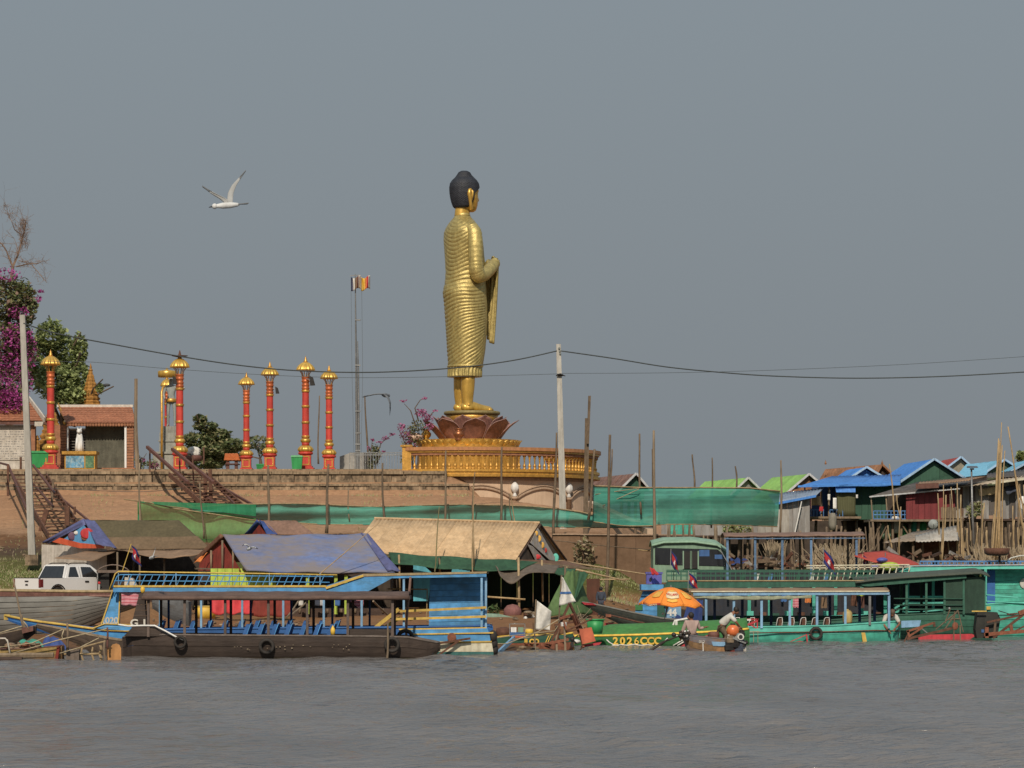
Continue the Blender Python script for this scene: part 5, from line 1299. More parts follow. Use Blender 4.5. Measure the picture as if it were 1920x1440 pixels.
ob('floor_deck', MB().box(X(200, 157), X(392, 157), 155.5, 160.5, 1.45, 1.75), darkwood, t)
for i in range(9):
 c = P(240 + i * 16 + R.uniform(-4, 4), 1090, 156.6)
 solo('storage_jar', MB().lathe([(0, 0), (.18, 0), (.24, .2), (.22, .4), (.13, .5), (.15, .56), (0, .55)], 12, Vector((c.x, c.y, 1.76))), R.choice([maroon, redcloth, steel]), f'{["leftmost","second","third","fourth","middle","sixth","seventh","eighth","rightmost"][i]} pot from the left in the olive roofed hut', 'jar', 'jars in the olive roofed hut', True)
t = thing('tarp_house', 'house with a patchy faded blue tarp roof and an open dark red gable', 'house', P(560, 1130, 147))
ap, ne, fe = P(417, 1002, 149), P(462, 1071, 146.5), P(366, 1052, 151.5); rg, rn = P(688, 1001, 149.6), P(741, 1073, 147.1)
cloth(t, 'roof_tarp', quadfn(ap, rg, rn, ne, .05, .045, 14), 40, 14, tarpblue)
cloth(t, 'roof_edge_tarp', quadfn(rg + Vector((-.3, -.05, .04)), rg + Vector((.06, 0, .0)), rn + Vector((.25, 0, .05)), rn + Vector((-.35, -.06, .07)), 0, .04, 6), 5, 14, tarpviolet)
cloth(t, 'roof_tarp', quadfn(rg, ap, fe, rg + fe - ap, .05, .04), 24, 8, tarpbrown)
ob('gable_cloth', MB().prism([P(416, 1012, 149.4), P(452, 1070, 147.2), P(372, 1070, 151.2), P(374, 1056, 151.2)], (0, .04, 0)), redcloth, t)
cloth(t, 'gable_edge', quadfn(ap + Vector((-.1, 0, .05)), ap + Vector((.05, -.2, -.1)), fe + Vector((.1, -.2, -.05)), fe + Vector((-.1, 0, .05)), 0, .03), 3, 10, mat('brown_thatch_edge', '#8a5f48', .9, 0, .3, 4, .4), )
cloth(t, 'hanging_cloth', quadfn(P(389, 1036, 149.6), P(378, 1043, 149.9), P(362, 1056, 150.3), P(376, 1053, 149.8), 0, .05, 5), 6, 6, orangecloth)
for px, D in ((417, 148.6), (396, 149.8), (437, 148.0)): pole_part(t, P(px, 1075, D), P(px, 1013 if px == 417 else 1032, D), .05)
ob('beam', MB().beam(P(366, 1066, 150.6), P(470, 1068, 146.9), .07), wood, t)
ob('beam', MB().beam(P(460, 1074, 146.7), P(742, 1077, 147.2), .08), darkwood, t)
for i in range(9):
 a = P(395 + i * 13.6, 1064, 147.4); b = P(395 + (i + 1) * 13.6 - .8, 1064, 147.4)
 ob('wall_board', MB().box(a.x, b.x, 147.4, 147.5, Zp(1112, 147.4), Zp(1066 + (i > 4) * 3, 147.4)), limegreen, t)
for px in (505, 574, 627, 646): ob('lime_post', MB().box(X(px, 147.2), X(px + 6, 147.2), 147.1, 147.3, 1.2, Zp(1072, 147.2)), limegreen, t)
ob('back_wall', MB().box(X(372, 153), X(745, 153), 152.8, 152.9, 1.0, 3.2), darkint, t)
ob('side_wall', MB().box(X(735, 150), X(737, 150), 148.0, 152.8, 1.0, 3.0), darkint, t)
ob('floor_deck', MB().box(X(380, 149), X(738, 149), 147.6, 152.8, 1.0, 1.45), darkwood, t)
for i in range(14): 
 px = 380 + i * 26; pole_part(t, P(px, 1150, 147.6), Vector((X(px, 147.6), 147.6, 1.45)), .06, bark_pole, 'stilt')
for (px, m_, w_) in ((600, trimwhite, 8), (628, ink_blue, 10), (668, pink, 14), (560, sack, 9), (590, navy, 10)):
 c = P(px, 1128, 146.6); solo('hanging_laundry', MB().grid(lambda u, v: c + Vector((u * w_ * .024, .05 * math.sin(u * 7), -v * .45 + .25)), 4, 6, (0, .02, 0)), m_, {600: 'white shirt hanging under the blue tarp house', 628: 'blue cloth hanging under the blue tarp house', 668: 'pink cloth hanging under the blue tarp house', 560: 'grey white cloth hanging under the blue tarp house', 590: 'dark cloth hanging under the blue tarp house'}[px], 'laundry', None, True)
for (pa, pb, lab) in (((545, 1155), (575, 1128), 'left'), ((537, 1158), (562, 1125), 'middle'), ((700, 1127), (735, 1162), 'right')):
 solo('leaning_pole', crook(P(*pa, 141), P(*pb, 143), .045, .035, .02), wood, lab + ' one of three short poles leaning in the shade behind the brown boat', 'pole')
c = P(386, 1160, 146)
t = thing('plastic_tub', 'yellow plastic tub on the shore behind the boats', 'tub', c)
ob('tub_body', MB().lathe([(.0, 0), (.42, 0), (.5, .55), (.46, .55), (.4, .06), (0, .06)], 20, c), brightyel, t, True)
ob('tub_rim', MB().lathe([(.5, .53), (.54, .56), (.5, .59), (.46, .56)], 20, c), yellow, t, True)
solo('red_tarp', MB().grid(quadfn(P(396, 1123, 144), P(470, 1125, 144), P(468, 1150, 143.6), P(398, 1152, 143.8), .0, .08, 13), 24, 8, (0, .03, 0)), brightred, 'bright red tarp hanging under the blue tarp house', 'tarp', None, True)
solo('tarp_bundle', MB().grid(quadfn(P(475, 1125, 145), P(548, 1124, 145), P(548, 1156, 144.6), P(470, 1156, 144.8), .0, .06, 11), 20, 6, (0, .03, 0)), redcloth, 'dark maroon tarp hanging right of the bright red one', 'tarp', None, True)
t = thing('small_hut', 'small brown roofed hut with bright blue tarp gable behind the faded blue roof', 'hut', P(520, 1000, 166))
ap, ne, fe = P(486, 976, 166), P(520, 1003, 165), P(455, 1003, 167.5); rg, rn = P(556, 976, 166.4), P(590, 1003, 165.4)
cloth(t, 'roof_canvas', quadfn(ap, rg, rn, ne, .02, .03), 14, 6, mat('dusty_brown_canvas', '#8c6a58', .85, 0, .2, 1, .3, '#5e4938'))
cloth(t, 'roof_canvas', quadfn(rg, ap, fe, rg + fe - ap, .02, .03), 10, 5, tarpbrown)
cloth(t, 'gable_tarp', quadfn(ap + Vector((0, -.1, .05)), ap + Vector((.35, -.1, -.1)), ne + Vector((.1, -.1, -.05)), ne + Vector((-.5, -.1, -.05)), 0, .03), 5, 8, bluetarp)
cloth(t, 'gable_tarp', quadfn(ap + Vector((-.1, -.1, .05)), ap + Vector((.2, -.2, -.2)), fe + Vector((.8, -.2, -.05)), fe + Vector((0, -.1, -.05)), 0, .03), 5, 8, bluetarp)
ob('gable_cloth', MB().prism([P(486, 984, 165.6), P(500, 1002, 165.2), P(472, 1002, 166.2)], (0, .05, 0)), redcloth, t)
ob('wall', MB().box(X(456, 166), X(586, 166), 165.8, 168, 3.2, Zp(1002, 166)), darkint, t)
t = thing('sheet_roof_house', 'house with a tan corrugated sheet roof and a white printed banner in the gable', 'house', P(860, 1130, 150))
ap, ne, fe = P(1012, 981, 153), P(966, 1053, 150.5), P(1062, 1050, 155.5); rg, rn = P(702, 972.5, 154), P(655, 1034, 151.5)
sheets(t, rg, ap, ne, rn, tanroof, .95, .19, .022, jit=.02)
sheets(t, ap, rg, rg + (fe - ap), fe, tanroof, 1.1, .19, .022)
ob('ridge_cap', MB().tube([rg + Vector((0, 0, .03)), ap + Vector((0, 0, .03))], .05, 6), tanroof, t)
ob('barge_pole', MB().tube([ap + Vector((.03, -.02, -.05)), fe], .05, 6), darkwood, t); ob('barge_pole', MB().tube([ap + Vector((.03, -.02, -.08)), ne + Vector((.02, 0, -.05))], .05, 6), darkwood, t)
ob('gable_wall', MB().prism([P(1011, 990, 153), P(1054, 1050, 155.2), P(972, 1053, 150.8)], (-.1, .1, 0)), darkint, t)
def gp(px, py): return P(px, py, 150.6 + (px - 966) / 96 * 5 - .25)
ob('printed_banner', MB().prism([gp(1008, 990), gp(1040, 1045), gp(1046, 1052), gp(1030, 1050), gp(994, 1018)], (.02, -.03, 0)), mat('banner_print', '#c8c4c0', .6, 0, .1, 3, .6, '#a8884a', 0), t)
for px, py, m_, rr in ((1010, 1010, umb_yel, .16), (1016, 1022, umb_yel, .15), (1022, 1032, umb_red, .12), (1041, 1046, turq2, .22), (1005, 1000, umb_yel, .12)):
 ob('printed_patch', MB().ell(gp(px, py) + Vector((.02, -.06, 0)), (rr * .7, .03, rr)), m_, t, True)
ob('printed_banner', MB().prism([gp(988, 1020), gp(1004, 1052), gp(1028, 1056), gp(998, 1024)], (.02, -.03, 0)), mat('banner_print2', '#b8b0a4', .6, 0, .2, 4, .5, '#7c4a3a', 0), t)
ob('printed_patch', MB().ell(gp(1006, 1044) + Vector((.02, -.06, 0)), (.2, .03, .12)), brightred, t, True)
cloth(t, 'eave_tarp', quadfn(P(728, 1036, 150.6), P(1010, 1052, 150.3), P(975, 1070, 149.2), P(735, 1056, 149.6), .12, .05, 13), 40, 8, greencan)
def sagt(u, v):
 p = P(lerp(925, 1050, u), lerp(1052, 1060, u), 150.2).lerp(P(lerp(938, 1040, u), lerp(1070, 1075, u) + 24 * math.exp(-((u - .2) / .22) ** 2), 148.6), v); return p + Vector((0, .04 * math.sin(u * 17), 0))
cloth(t, 'eave_tarp', sagt, 24, 8, mat('grey_brown_tarp', '#6d6054', .85, 0, .25, 1.5, .4))
for i in range(7):
 ob('wall_sheet', MB().box(X(850 + i * 30, 154), X(879 + i * 30, 154), 154 - .02 * (i % 2), 154.08, .9, Zp(1055, 154)), mat('dark_green_board', '#183a2c', .8, 0, .25, 1.5, .3, '#10241c'), t)
ob('side_wall', MB().box(X(1054, 153), X(1056, 153), 151, 154, .9, Zp(1062, 153)), MATS['dark_green_board'], t)
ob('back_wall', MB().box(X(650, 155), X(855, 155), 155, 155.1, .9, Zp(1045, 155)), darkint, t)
cyanw = mat('cyan_board', '#4fb3c8', .65, 0, .15, 1.5, .3, '#3a7480')
ob('cyan_cupboard', MB().prism([P(775, 1053, 151.5), P(786, 1053, 151.5), P(812, 1076, 151.5), P(802, 1127, 151.5), P(775, 1127, 151.5)], (0, .4, 0)), cyanw, t)
ob('cyan_shelf', MB().prism([P(849, 1060, 151.5), P(884, 1060, 151.5), P(880, 1076, 151.5), P(846, 1076, 151.5)], (0, .4, 0)), cyanw, t)
ob('cyan_shelf', MB().prism([P(889, 1064, 151.5), P(918, 1070, 151.5), P(916, 1076, 151.5), P(889, 1076, 151.5)], (0, .4, 0)), mat('pale_cyan_board', '#9cc4cc', .7, 0, .15, 2, .3), t)
for px, p0, p1, dd, r_ in ((972, 1170, 1045, 149, .06), (1016, 1128, 1050, 150, .05), (1062, 1165, 1062, 150.4, .05), (823, 1075, 1046, 149.8, .05), (887, 1072, 973, 149.6, .035), (748, 1108, 1040, 149.8, .05)):
 pole_part(t, P(px + 2, p0, dd), P(px, p1, dd), r_, bamboo)
ob('rail_pole', MB().tube([P(914, 1119, 148.8), P(985, 1124, 148.8)], .045, 6), bamboo_y, t, True)
ob('eave_beam', MB().beam(P(968, 1052, 150.2), P(1130, 1068, 152.5), .09), wood, t)
cloth(t, 'lean_to_sheet', quadfn(P(968, 1047, 151), P(1060, 1052, 154.5), P(1118, 1067, 153), P(1006, 1062, 149.8), .05, .03), 16, 6, mat('rust_brown_sheet', '#7c5a44', .85, 0, .25, 1.5, .5, '#4c382c'))
for i, (a, b) in enumerate((((688, 950), (678, 1078)),)):
 solo('bamboo_cane', crook(P(815, 1072, 148.8), P(824, 950, 148.9), .03, .02, .02), leaf_o, 'thin green bamboo cane standing against the tan roof', 'pole')
 solo('bamboo_cane', crook(P(886, 1072, 148.7), P(887, 905, 148.7), .035, .02, .02), bamboo, 'pale bamboo cane standing upright before the tan roof', 'pole')
 solo('bamboo_cane', crook(P(968, 990, 156.5), P(956, 925, 156.5), .03, .02, .02), bamboo, 'pale bamboo cane rising behind the right end of the tan roof', 'pole')
solo('fishing_pole', crook(P(590, 1085, 146), P(712, 979, 146), .03, .012, .02), bamboo, 'long thin bamboo rod slanting across the blue tarp roof', 'pole')
t = thing('long_basket', 'long pale green boat hull lying on the shore under the tan roofed house', 'boat', P(960, 1165, 147))
hull(t, dense([(X(912, 147) , .15, Zp(1150, 147), Zp(1164, 147)), (X(935, 147), .35, Zp(1151, 147), Zp(1172, 147)), (X(975, 147), .35, Zp(1160, 147), Zp(1176, 147)), (X(1012, 147), .1, Zp(1170, 147), Zp(1178, 147))], 3), mat('pale_jade_paint', '#8fb09c', .7, 0, .2, 2, .4, '#5c7468'), 2, 147, .03, None)
solo('round_basket', MB().lathe([(0, 0), (.3, .02), (.42, .2), (.4, .45), (.25, .62), (0, .68)], 18, P(961, 1160, 148.5)), mat('rose_cloth', '#8e5c58', .85, 0, .2, 4, .3), 'dull rose round bundle in the shade under the tan roofed house', 'bundle', None, True)
solo('bush', (lambda mb: (leaves(mb, P(926, 1146, 148.5), (.3, .25, .35), 120, .1, nm=2), mb)[1])(MB()), [leaf_d, greentent], 'small green plant under the tan roofed house', 'plant')
solo('rubbish_heap', (lambda mb: ([mb.ell(P(R.uniform(985, 1030), R.uniform(1148, 1170), 147 + R.uniform(-1, 1)), (R.uniform(.08, .25), .15, R.uniform(.06, .16)), 6, 5, R.randrange(3)) for _ in range(46)], mb)[1])(MB()), [wood, rust2, sack], None, None, kind='stuff')
t = thing('tarp_tent', 'olive green tarp tent draped over poles right of the tan roofed house', 'tent', P(1075, 1165, 146))
cloth(t, 'tarp', quadfn(P(1062, 1072, 147), P(1074, 1070, 146.8), P(1078, 1155, 145.2), P(1020, 1155, 145.5), 0, .05, 7), 10, 16, greentent)
cloth(t, 'tarp', quadfn(P(1074, 1070, 146.8), P(1085, 1071, 147.5), P(1112, 1150, 147.2), P(1078, 1155, 145.2), 0, .08, 6), 10, 16, greentent)
cloth(t, 'tarp', quadfn(P(1046, 1064, 149), P(1080, 1066, 149), P(1076, 1080, 148.4), P(1040, 1076, 148.4), .04, .03, 7), 10, 5, greencan)
cloth(t, 'tarp_fold', quadfn(P(1087, 1070, 146.6), P(1103, 1075, 146.6), P(1082, 1120, 145.8), P(1072, 1140, 145.6), 0, .06, 6), 6, 10, greencan)
ob('prop_pole', MB().tube([P(1058, 1160, 147), P(1060, 1060, 147)], .05, 6), wood, t)
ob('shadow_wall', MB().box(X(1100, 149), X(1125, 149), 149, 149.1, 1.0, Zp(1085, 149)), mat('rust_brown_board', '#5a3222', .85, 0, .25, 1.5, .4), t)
# ================================================================ boats, left side
def tyre(px, py, D, r_, label, group='old tyres hung as fenders'):
 c = P(px, py, D); mb = MB(); n, m_ = 22, 8; vs = []
 for i in range(n):
  a = 2 * math.pi * i / n
  for k in range(m_):
   b = 2 * math.pi * k / m_; q = r_ * (.78 + .22 * math.cos(b))
   vs.append(c + Vector((q * math.cos(a), .09 * math.sin(b), q * math.sin(a))))
 mb.add(vs, [(i * m_ + k, ((i + 1) % n) * m_ + k, ((i + 1) % n) * m_ + (k + 1) % m_, i * m_ + (k + 1) % m_) for i in range(n) for k in range(m_)])
 t = solo('tyre_fender', mb, rubber, label, 'tyre', group, True); return t
def arched_roof(t, px0, px1, py, D, hw, rise, m, th=.05, over=.0, name='canopy', n=10, py1=None):
 z0 = Zp(py, D - hw); z1 = z0 if py1 is None else Zp(py1, D - hw)
 def fn(u, v):
  return Vector((lerp(X(px0, D - hw), X(px1, D - hw), u), D - hw + 2 * hw * v, lerp(z0, z1, u) + rise * math.sin(math.pi * v) + .012 * math.sin(u * 40)))
 return ob(name, MB().grid(fn, 24, n, (0, 0, th)), m, t, True)
def bench(t, px, py, D, ln, m_, frame):
 "slatted boat seat with a leaning back, row across the boat"
 c = P(px, py, D)
 ob('seat_back', MB().prism([c + Vector((-.2, 0, -.1)), c + Vector((.0, 0, -.1)), c + Vector((.15, 0, .40)), c + Vector((.0, 0, .42))], (0, ln, 0)), m_, t)
 ob('seat', MB().box(c.x - .45, c.x - .06, c.y, c.y + ln, c.z - .03, c.z + .02), m_, t)
 ob('seat_frame', MB().tube([c + Vector((-.02, -.03, -.15)), c + Vector((.0, -.03, 0)), c + Vector((.16, -.03, .45)), c + Vector((.2, 0, .47)), c + Vector((.2, .3, .47))], .014, 5), frame, t, True)
D = 118.2
t = thing('passenger_boat', 'long low brown canopied passenger boat with white G 1 on its stem', 'boat', P(520, 1238, D))
G1 = t
hull(t, dense(stn([(226, 1197, .35), (245, 1190, .75), (300, 1191, .98), (400, 1192, 1.1), (560, 1193, 1.15), (700, 1194, 1.1), (765, 1196, .95), (800, 1203, .7), (822, 1207, .45, 1222)], D - 1.1), 4), brownhull, 3, D, .06, .3, .3, darkwood, mat('grey_brown_rail', '#6e635c', .7, 0, .25, 2, .4), .045, alt={2: brown_scum})
Dn = D - 1.0
ob('foredeck', MB().prism([P(232, 1193, Dn), P(248, 1176, Dn), P(292, 1176, Dn), P(301, 1184, Dn), P(304, 1193, Dn)], (0, 1.9, 0)), brownhull, t)
for i in range(6):
 w0 = lerp(17, 6.0, i / 6); w1 = lerp(17, 6.0, (i + 1) / 6); y0_, y1_ = lerp(1176, 1112, i / 6), lerp(1176, 1112, (i + 1) / 6) + .5; x0_, x1_ = lerp(262, 267, i / 6), lerp(262, 267, (i + 1) / 6)
 ob('stem_board', MB().prism([P(x0_ - w0, y0_, Dn + .5), P(x0_ + w0 * .75, y0_, Dn + .5), P(x1_ + w1 * .75, y1_, Dn + .5), P(x1_ - w1, y1_, Dn + .5)], (0, .5 - i * .04, 0)), brownhull, t)
ob('stem_knob', MB().ell(P(267.5, 1106, Dn + .7), (.09, .09, .13), 10, 8), brightyel, t, True)
letter_w = mat('painted_letter_white', '#d8d4c8', .7, 0, .1, 6, .2)
text('letters', 'G 1', .36, P(260, 1168.5, Dn + .47), letter_w, t, wide=1.15, bold=.012)
arched_roof(t, 266, 766, 1122, D, 1.15, .2, brownroof, .05)
for s_ in (-1, 1): ob('canopy_edge', MB().tube([Vector((X(266 + 500 * i / 12, D - 1.15), D + s_ * 1.17, Zp(1121.5, D - 1.15) + R.uniform(-.012, .012))) for i in range(13)], .085, 7), brownroof, t, True)
ob('canopy_edge', MB().box(X(764, D - 1.1), X(768, D - 1.1), D - 1.1, D + 1.1, Zp(1124, D - 1.1), Zp(1117, D - 1.1)), brownroof, t)
postm = mat('grey_brown_post', '#66564e', .7, 0, .25, 3, .3)
for px in (278, 346, 422, 503, 576, 652, 736):
 ob('canopy_post', MB().box(X(px - 2.4, D - 1.05), X(px + 2.4, D - 1.05), D - 1.05, D - .96, Zp(1194, D - 1.05), Zp(1124, D - 1.05)), postm, t)
for px in (302, 368, 433, 515, 588, 662, 740):
 ob('canopy_post', MB().box(X(px - 2.4, D + 1), X(px + 2.4, D + 1), D + .95, D + 1.04, Zp(1190, D + 1), Zp(1120, D + 1)), darkwood, t)
ob('stern_box', MB().prism([P(650, 1193, D - .9), P(655, 1180, D - .9), P(735, 1181, D - .9), P(738, 1193, D - .9)], (0, 1.7, 0)), brownhull, t)
for i, px in enumerate((462, 488, 514, 540, 568, 594, 620)):
 bench(t, px, 1192, D - .85, 1.6, deepblue, skyblue)
c = P(624, 1190, D - .98); solo('yellow_bottle', MB().lathe([(0, 0), (.085, 0), (.09, .18), (.06, .25), (.03, .29), (.03, .33), (0, .33)], 10, c), brightyel, 'small yellow plastic bottle on the rail of the brown boat', 'bottle', None, True)
tyre(338, 1204, D - 1.22, .245, 'tyre fender below the end of the white pipe on the brown boat')
tyre(500, 1212, D - 1.24, .30, 'tyre fender amidships on the brown boat')
tyre(735, 1209, D - 1.24, .30, 'tyre fender near the stern of the brown boat')
tyre(760, 1196, D + .8, .34, 'dark tyre standing on edge behind the stern of the brown boat')
rope([P(222, 1171, D - .9), P(240, 1174, D - .9), P(265, 1173, D - 1), P(290, 1173, D - 1.1), P(310, 1183, D - 1.15), P(328, 1193, D - 1.15), P(345, 1200, D - 1.2)], .035, 'white plastic pipe curving over the foredeck of the brown boat', 'pipe', 'pipe', white_p)
solo('wooden_pole', crook(P(726, 1234, D - 1.4), P(728, 1168, D - 1.4), .04, .035, .015), wood, 'upright stick in front of the stern tyre of the brown boat', 'pole')
solo('wooden_pole', crook(P(762, 1202, D + 1.0), P(768, 1082, D + 1.5), .05, .05, .03), mat('pinkish_pole', '#8c6a5c', .8, 0, .2, 3, .3), 'reddish grey pole leaning at the stern of the brown boat', 'pole')
for i in range(26):
 pass
ob('scuff_marks', (lambda mb: ([mb.ell(P(R.uniform(400, 660), R.uniform(1208, 1219), D - 1.175), (R.uniform(.02, .05), .008, R.uniform(.008, .025)), 6, 4) for _ in range(22)], mb)[1])(MB()), mat('scuffed_wood', '#97876f', .8), t)['kind'] = 'stuff'
D = 122.6; Dn = D - 1.3
t = thing('ferry_boat', 'large blue wooden boat with yellow rails, upper deck railing and stern cabin', 'boat', P(520, 1235, D))
hs = stn([(0, 1157, .10, 1163), (30, 1163, .25, 1174), (70, 1169, .45, 1186), (130, 1176, .7, 1198), (190, 1184, .95, 1206), (250, 1186, 1.15, 1222), (320, 1181, 1.25), (480, 1179, 1.3), (640, 1178, 1.3), (770, 1177, 1.25), (880, 1175, 1.15), (914, 1174, 1.05), (922, 1176, 1.0)], Dn)
hull(t, dense(hs, 3), deepblue, 3, D, .06, .35, .25, darkwood, deepblue, .05, alt={1: deepblue})
ob('rub_rail', MB().tube([(q_[0], D - q_[1] - .03, q_[2] + .05) for q_ in hs[:6]], .05, 6), yellow, t, True)
ob('bow_strake', MB().grid(lambda u, v: Vector((np.interp(u * 5, range(6), [q_[0] for q_ in hs[:6]]), D - np.interp(u * 5, range(6), [q_[1] for q_ in hs[:6]]) - .035 + .05 * v, np.interp(u * 5, range(6), [q_[2] for q_ in hs[:6]]) - .04 - v * (.02 + .2 * u))), 20, 2, (0, .03, 0)), skyblue, t)
ob('bow_cheek', MB().prism([P(176, 1178, Dn + .25), P(196, 1171, Dn + .25), P(247, 1172.5, Dn + .1), P(247, 1183, Dn + .1)], (0, .06, 0)), skyblue, t)
ob('cheek_edge', MB().tube([P(174, 1178, Dn + .2), P(196, 1170, Dn + .2), P(247, 1171.5, Dn + .05)], .025, 5), yellow, t)
ob('bow_tip', MB().box(X(-2, Dn), X(9, Dn), D - .14, D + .14, Zp(1163, Dn), Zp(1153, Dn)), yellow, t)
ob('stem_post', MB().prism([P(190, 1170.5, Dn + .5), P(222, 1172, Dn + .5), P(225, 1100, Dn + .5), P(212, 1106, Dn + .5)], (0, .5, 0)), skyblue, t)
for a, b in (((190, 1170.5), (212, 1106)), ((222, 1172), (225.5, 1100))): ob('stem_edge', MB().beam(P(*a, Dn + .47), P(*b, Dn + .47), .05), yellow, t)
text('letters', '(020', .33, P(207, 1164, Dn + .49), letter_w, t, wide=1.0, bold=.012)
zf0, zf1 = Zp(1102, Dn), Zp(1098, Dn)
ob('deck_floor', MB().box(X(214, Dn), X(612, Dn), Dn, D + 1.3, zf0, zf1), tanroofedge, t)
ob('fascia', MB().box(X(212, Dn), X(612, Dn), Dn - .02, Dn + .04, Zp(1110, Dn), zf0 - .002), skyblue, t)
ob('deck_edge', MB().box(X(213, Dn), X(611, Dn), Dn - .05, Dn - .005, zf0 + .02, zf1 + .012), yellow, t)
ob('side_panel', MB().prism([P(612, 1111, Dn), P(612, 1105, Dn), P(682, 1082, Dn), P(737, 1083, Dn), P(686, 1111, Dn)], (0, .05, 0)), skyblue, t)
ob('panel_edge', MB().beam(P(611, 1102.5, Dn - .03), P(681, 1079, Dn - .03), .07, .09), yellow, t)
ob('roof_slab', MB().prism([P(680, 1081, Dn - .02), P(912, 1075, Dn - .02), P(913, 1071.5, Dn - .02), P(680, 1076, Dn - .02)], (0, 2.7, 0)), tanroofedge, t)
ob('roof_fascia', MB().prism([P(683, 1085, Dn + .01), P(912, 1081.5, Dn + .01), P(912, 1075.3, Dn + .01), P(683, 1081.3, Dn + .01)], (0, .05, 0)), skyblue, t)
ob('roof_ramp', MB().prism([P(612, 1102, Dn + .06), P(612, 1098, Dn + .06), P(680, 1076.5, Dn + .06), P(680, 1081, Dn + .06)], (0, 2.5, 0)), skyblue, t)
for yy in (Dn + .08, D + 1.2):
 ob('top_rail', MB().tube([P(205, 1106, yy), P(216, 1076, yy), P(222, 1071.5, yy), P(300, 1073, yy), P(460, 1075, yy), P(632, 1078, yy)], .028, 6), yellow, t, True)
 ob('lower_rail', MB().tube([P(210, 1102, yy), P(220, 1080, yy), P(226, 1077.5, yy), P(300, 1078, yy), P(460, 1080, yy), P(625, 1081, yy)], .022, 6), skyblue, t, True)
 ob('lower_rail', MB().tube([P(214, 1089, yy), P(400, 1090, yy), P(618, 1092, yy)], .022, 6), skyblue, t, True)
 for i in range(30):
  px = 224 + i * 13.4
  if px > 610: break
  ob('lattice_bar', MB().beam(P(px, 1098, yy), P(px + 9, 1078, yy), .028), skyblue, t)
 for px in (222, 330, 430, 505, 600): ob('rail_post', MB().beam(P(px, 1099, yy), P(px, 1074, yy), .03), paleblue, t)
ob('pink_awning', MB().grid(quadfn(P(228, 1108, Dn + .1), P(266, 1109, Dn + .1), P(263, 1135, Dn + .15), P(228, 1134, Dn + .15), .02, .05, 9), 10, 8, (0, .02, 0)), pink, t, True)
ob('pink_awning', MB().grid(quadfn(P(266, 1110, Dn + .2), P(400, 1111, Dn + .2), P(380, 1113, Dn + .2), P(266, 1126, Dn + .2), .02, .03, 9), 16, 6, (0, .02, 0)), pink, t, True)
ob('pink_awning', MB().grid(quadfn(P(400, 1111, Dn + .2), P(690, 1111, Dn + .2), P(690, 1115, Dn + .2), P(400, 1115, Dn + .2), .03, .03, 19), 26, 3, (0, .02, 0)), pink, t, True)
ob('pink_awning', MB().prism([P(655, 1126, D), P(681, 1126, D), P(681, 1145, D), P(672, 1140, D)], (0, .02, 0)), pink, t)
for px in (300, 377, 454, 531, 607, 678):
 ob('deck_post', MB().box(X(px - 2, Dn + .1), X(px + 2, Dn + .1), Dn + .1, Dn + .18, Zp(1186, Dn), zf0), paleblue, t)
for px in (316, 395, 470, 546, 623, 693):
 ob('deck_post', MB().box(X(px - 2, D + 1.2), X(px + 2, D + 1.2), D + 1.2, D + 1.28, Zp(1184, D), zf0), bluewall, t)
for i in range(12):
 px = 300 + i * 30; bench(t, px, 1184, D + .1, .9, deepblue, skyblue)
ob('inner_side', MB().box(X(305, D), X(640, D), D - .35, D - .3, Zp(1197, D), Zp(1178, D)), deepblue, t)
a, b, c, d = P(806, 1084, Dn + 1.2), P(911, 1082, Dn + 1.2), P(911, 1176, Dn + 1.2), P(804, 1178, Dn + 1.2)
m1 = a.lerp(b, .5); m2 = d.lerp(c, .5)
planks(t, a, m1, m2, d, skyblue, 8, name='cabin_board'); planks(t, m1, b, c, m2, skyblue, 8, name='cabin_board')
ob('cabin_back', MB().box(a.x + .05, b.x - .02, Dn + 1.3, D + 1.2, d.z, a.z), deepblue, t)
for px, p0, p1 in ((757, 1083, 1177), (903, 1082, 1180), (911, 1082, 1180)): ob('cabin_post', MB().box(X(px - 2, Dn), X(px + 2, Dn), Dn + (.06 if px != 911 else .2), Dn + .15 + (.1 if px == 911 else 0), Zp(p1, Dn), Zp(p0, Dn)), paleblue, t)
for (q0, q1, th) in (((750, 1146), (912, 1139), .09), ((738, 1161), (912, 1156), .09), ((748, 1083 + 97), (912, 1177), .05)): ob('stern_rail', MB().beam(P(*q0, Dn - .02), P(*q1, Dn - .02), .06, th), yellow, t)
ob('gangway_rail', MB().beam(P(700, 1180, Dn + .5), P(748, 1142, Dn + .3), .07, .14), yellow, t)
ob('gangway_rail', MB().beam(P(716, 1180, Dn + .8), P(750, 1158, Dn + .8), .07, .14), yellow, t)
ob('hull_board', MB().prism([P(770, 1181, Dn - .06), P(914, 1178, Dn - .06), P(918, 1190, Dn - .06), P(770, 1189, Dn - .06)], (0, .09, 0)), skyblue, t)
ob('hull_board', MB().prism([P(770, 1189.6, Dn - .07), P(918, 1190.6, Dn - .07), P(920, 1203, Dn - .07), P(770, 1204, Dn - .07)], (0, .09, 0)), skyblue, t)
ob('rub_rail', MB().beam(P(770, 1189.2, Dn - .09), P(925, 1186.5, Dn - .09), .05, .05), yellow, t)
ob('rub_rail', MB().beam(P(800, 1204.5, Dn - .09), P(922, 1203, Dn - .09), .05, .06), yellow, t)
ob('hull_board', MB().prism([P(822, 1207, Dn - .08), P(922, 1205, Dn - .08), P(925, 1222, Dn - .04), P(812, 1222, Dn - .04)], (0, .09, 0)), cream, t)
ob('hull_board', MB().prism([P(812, 1222.6, Dn - .05), P(925, 1222.6, Dn - .05), P(926, 1240, Dn), P(812, 1240, Dn)], (0, .09, 0)), teal_b, t)
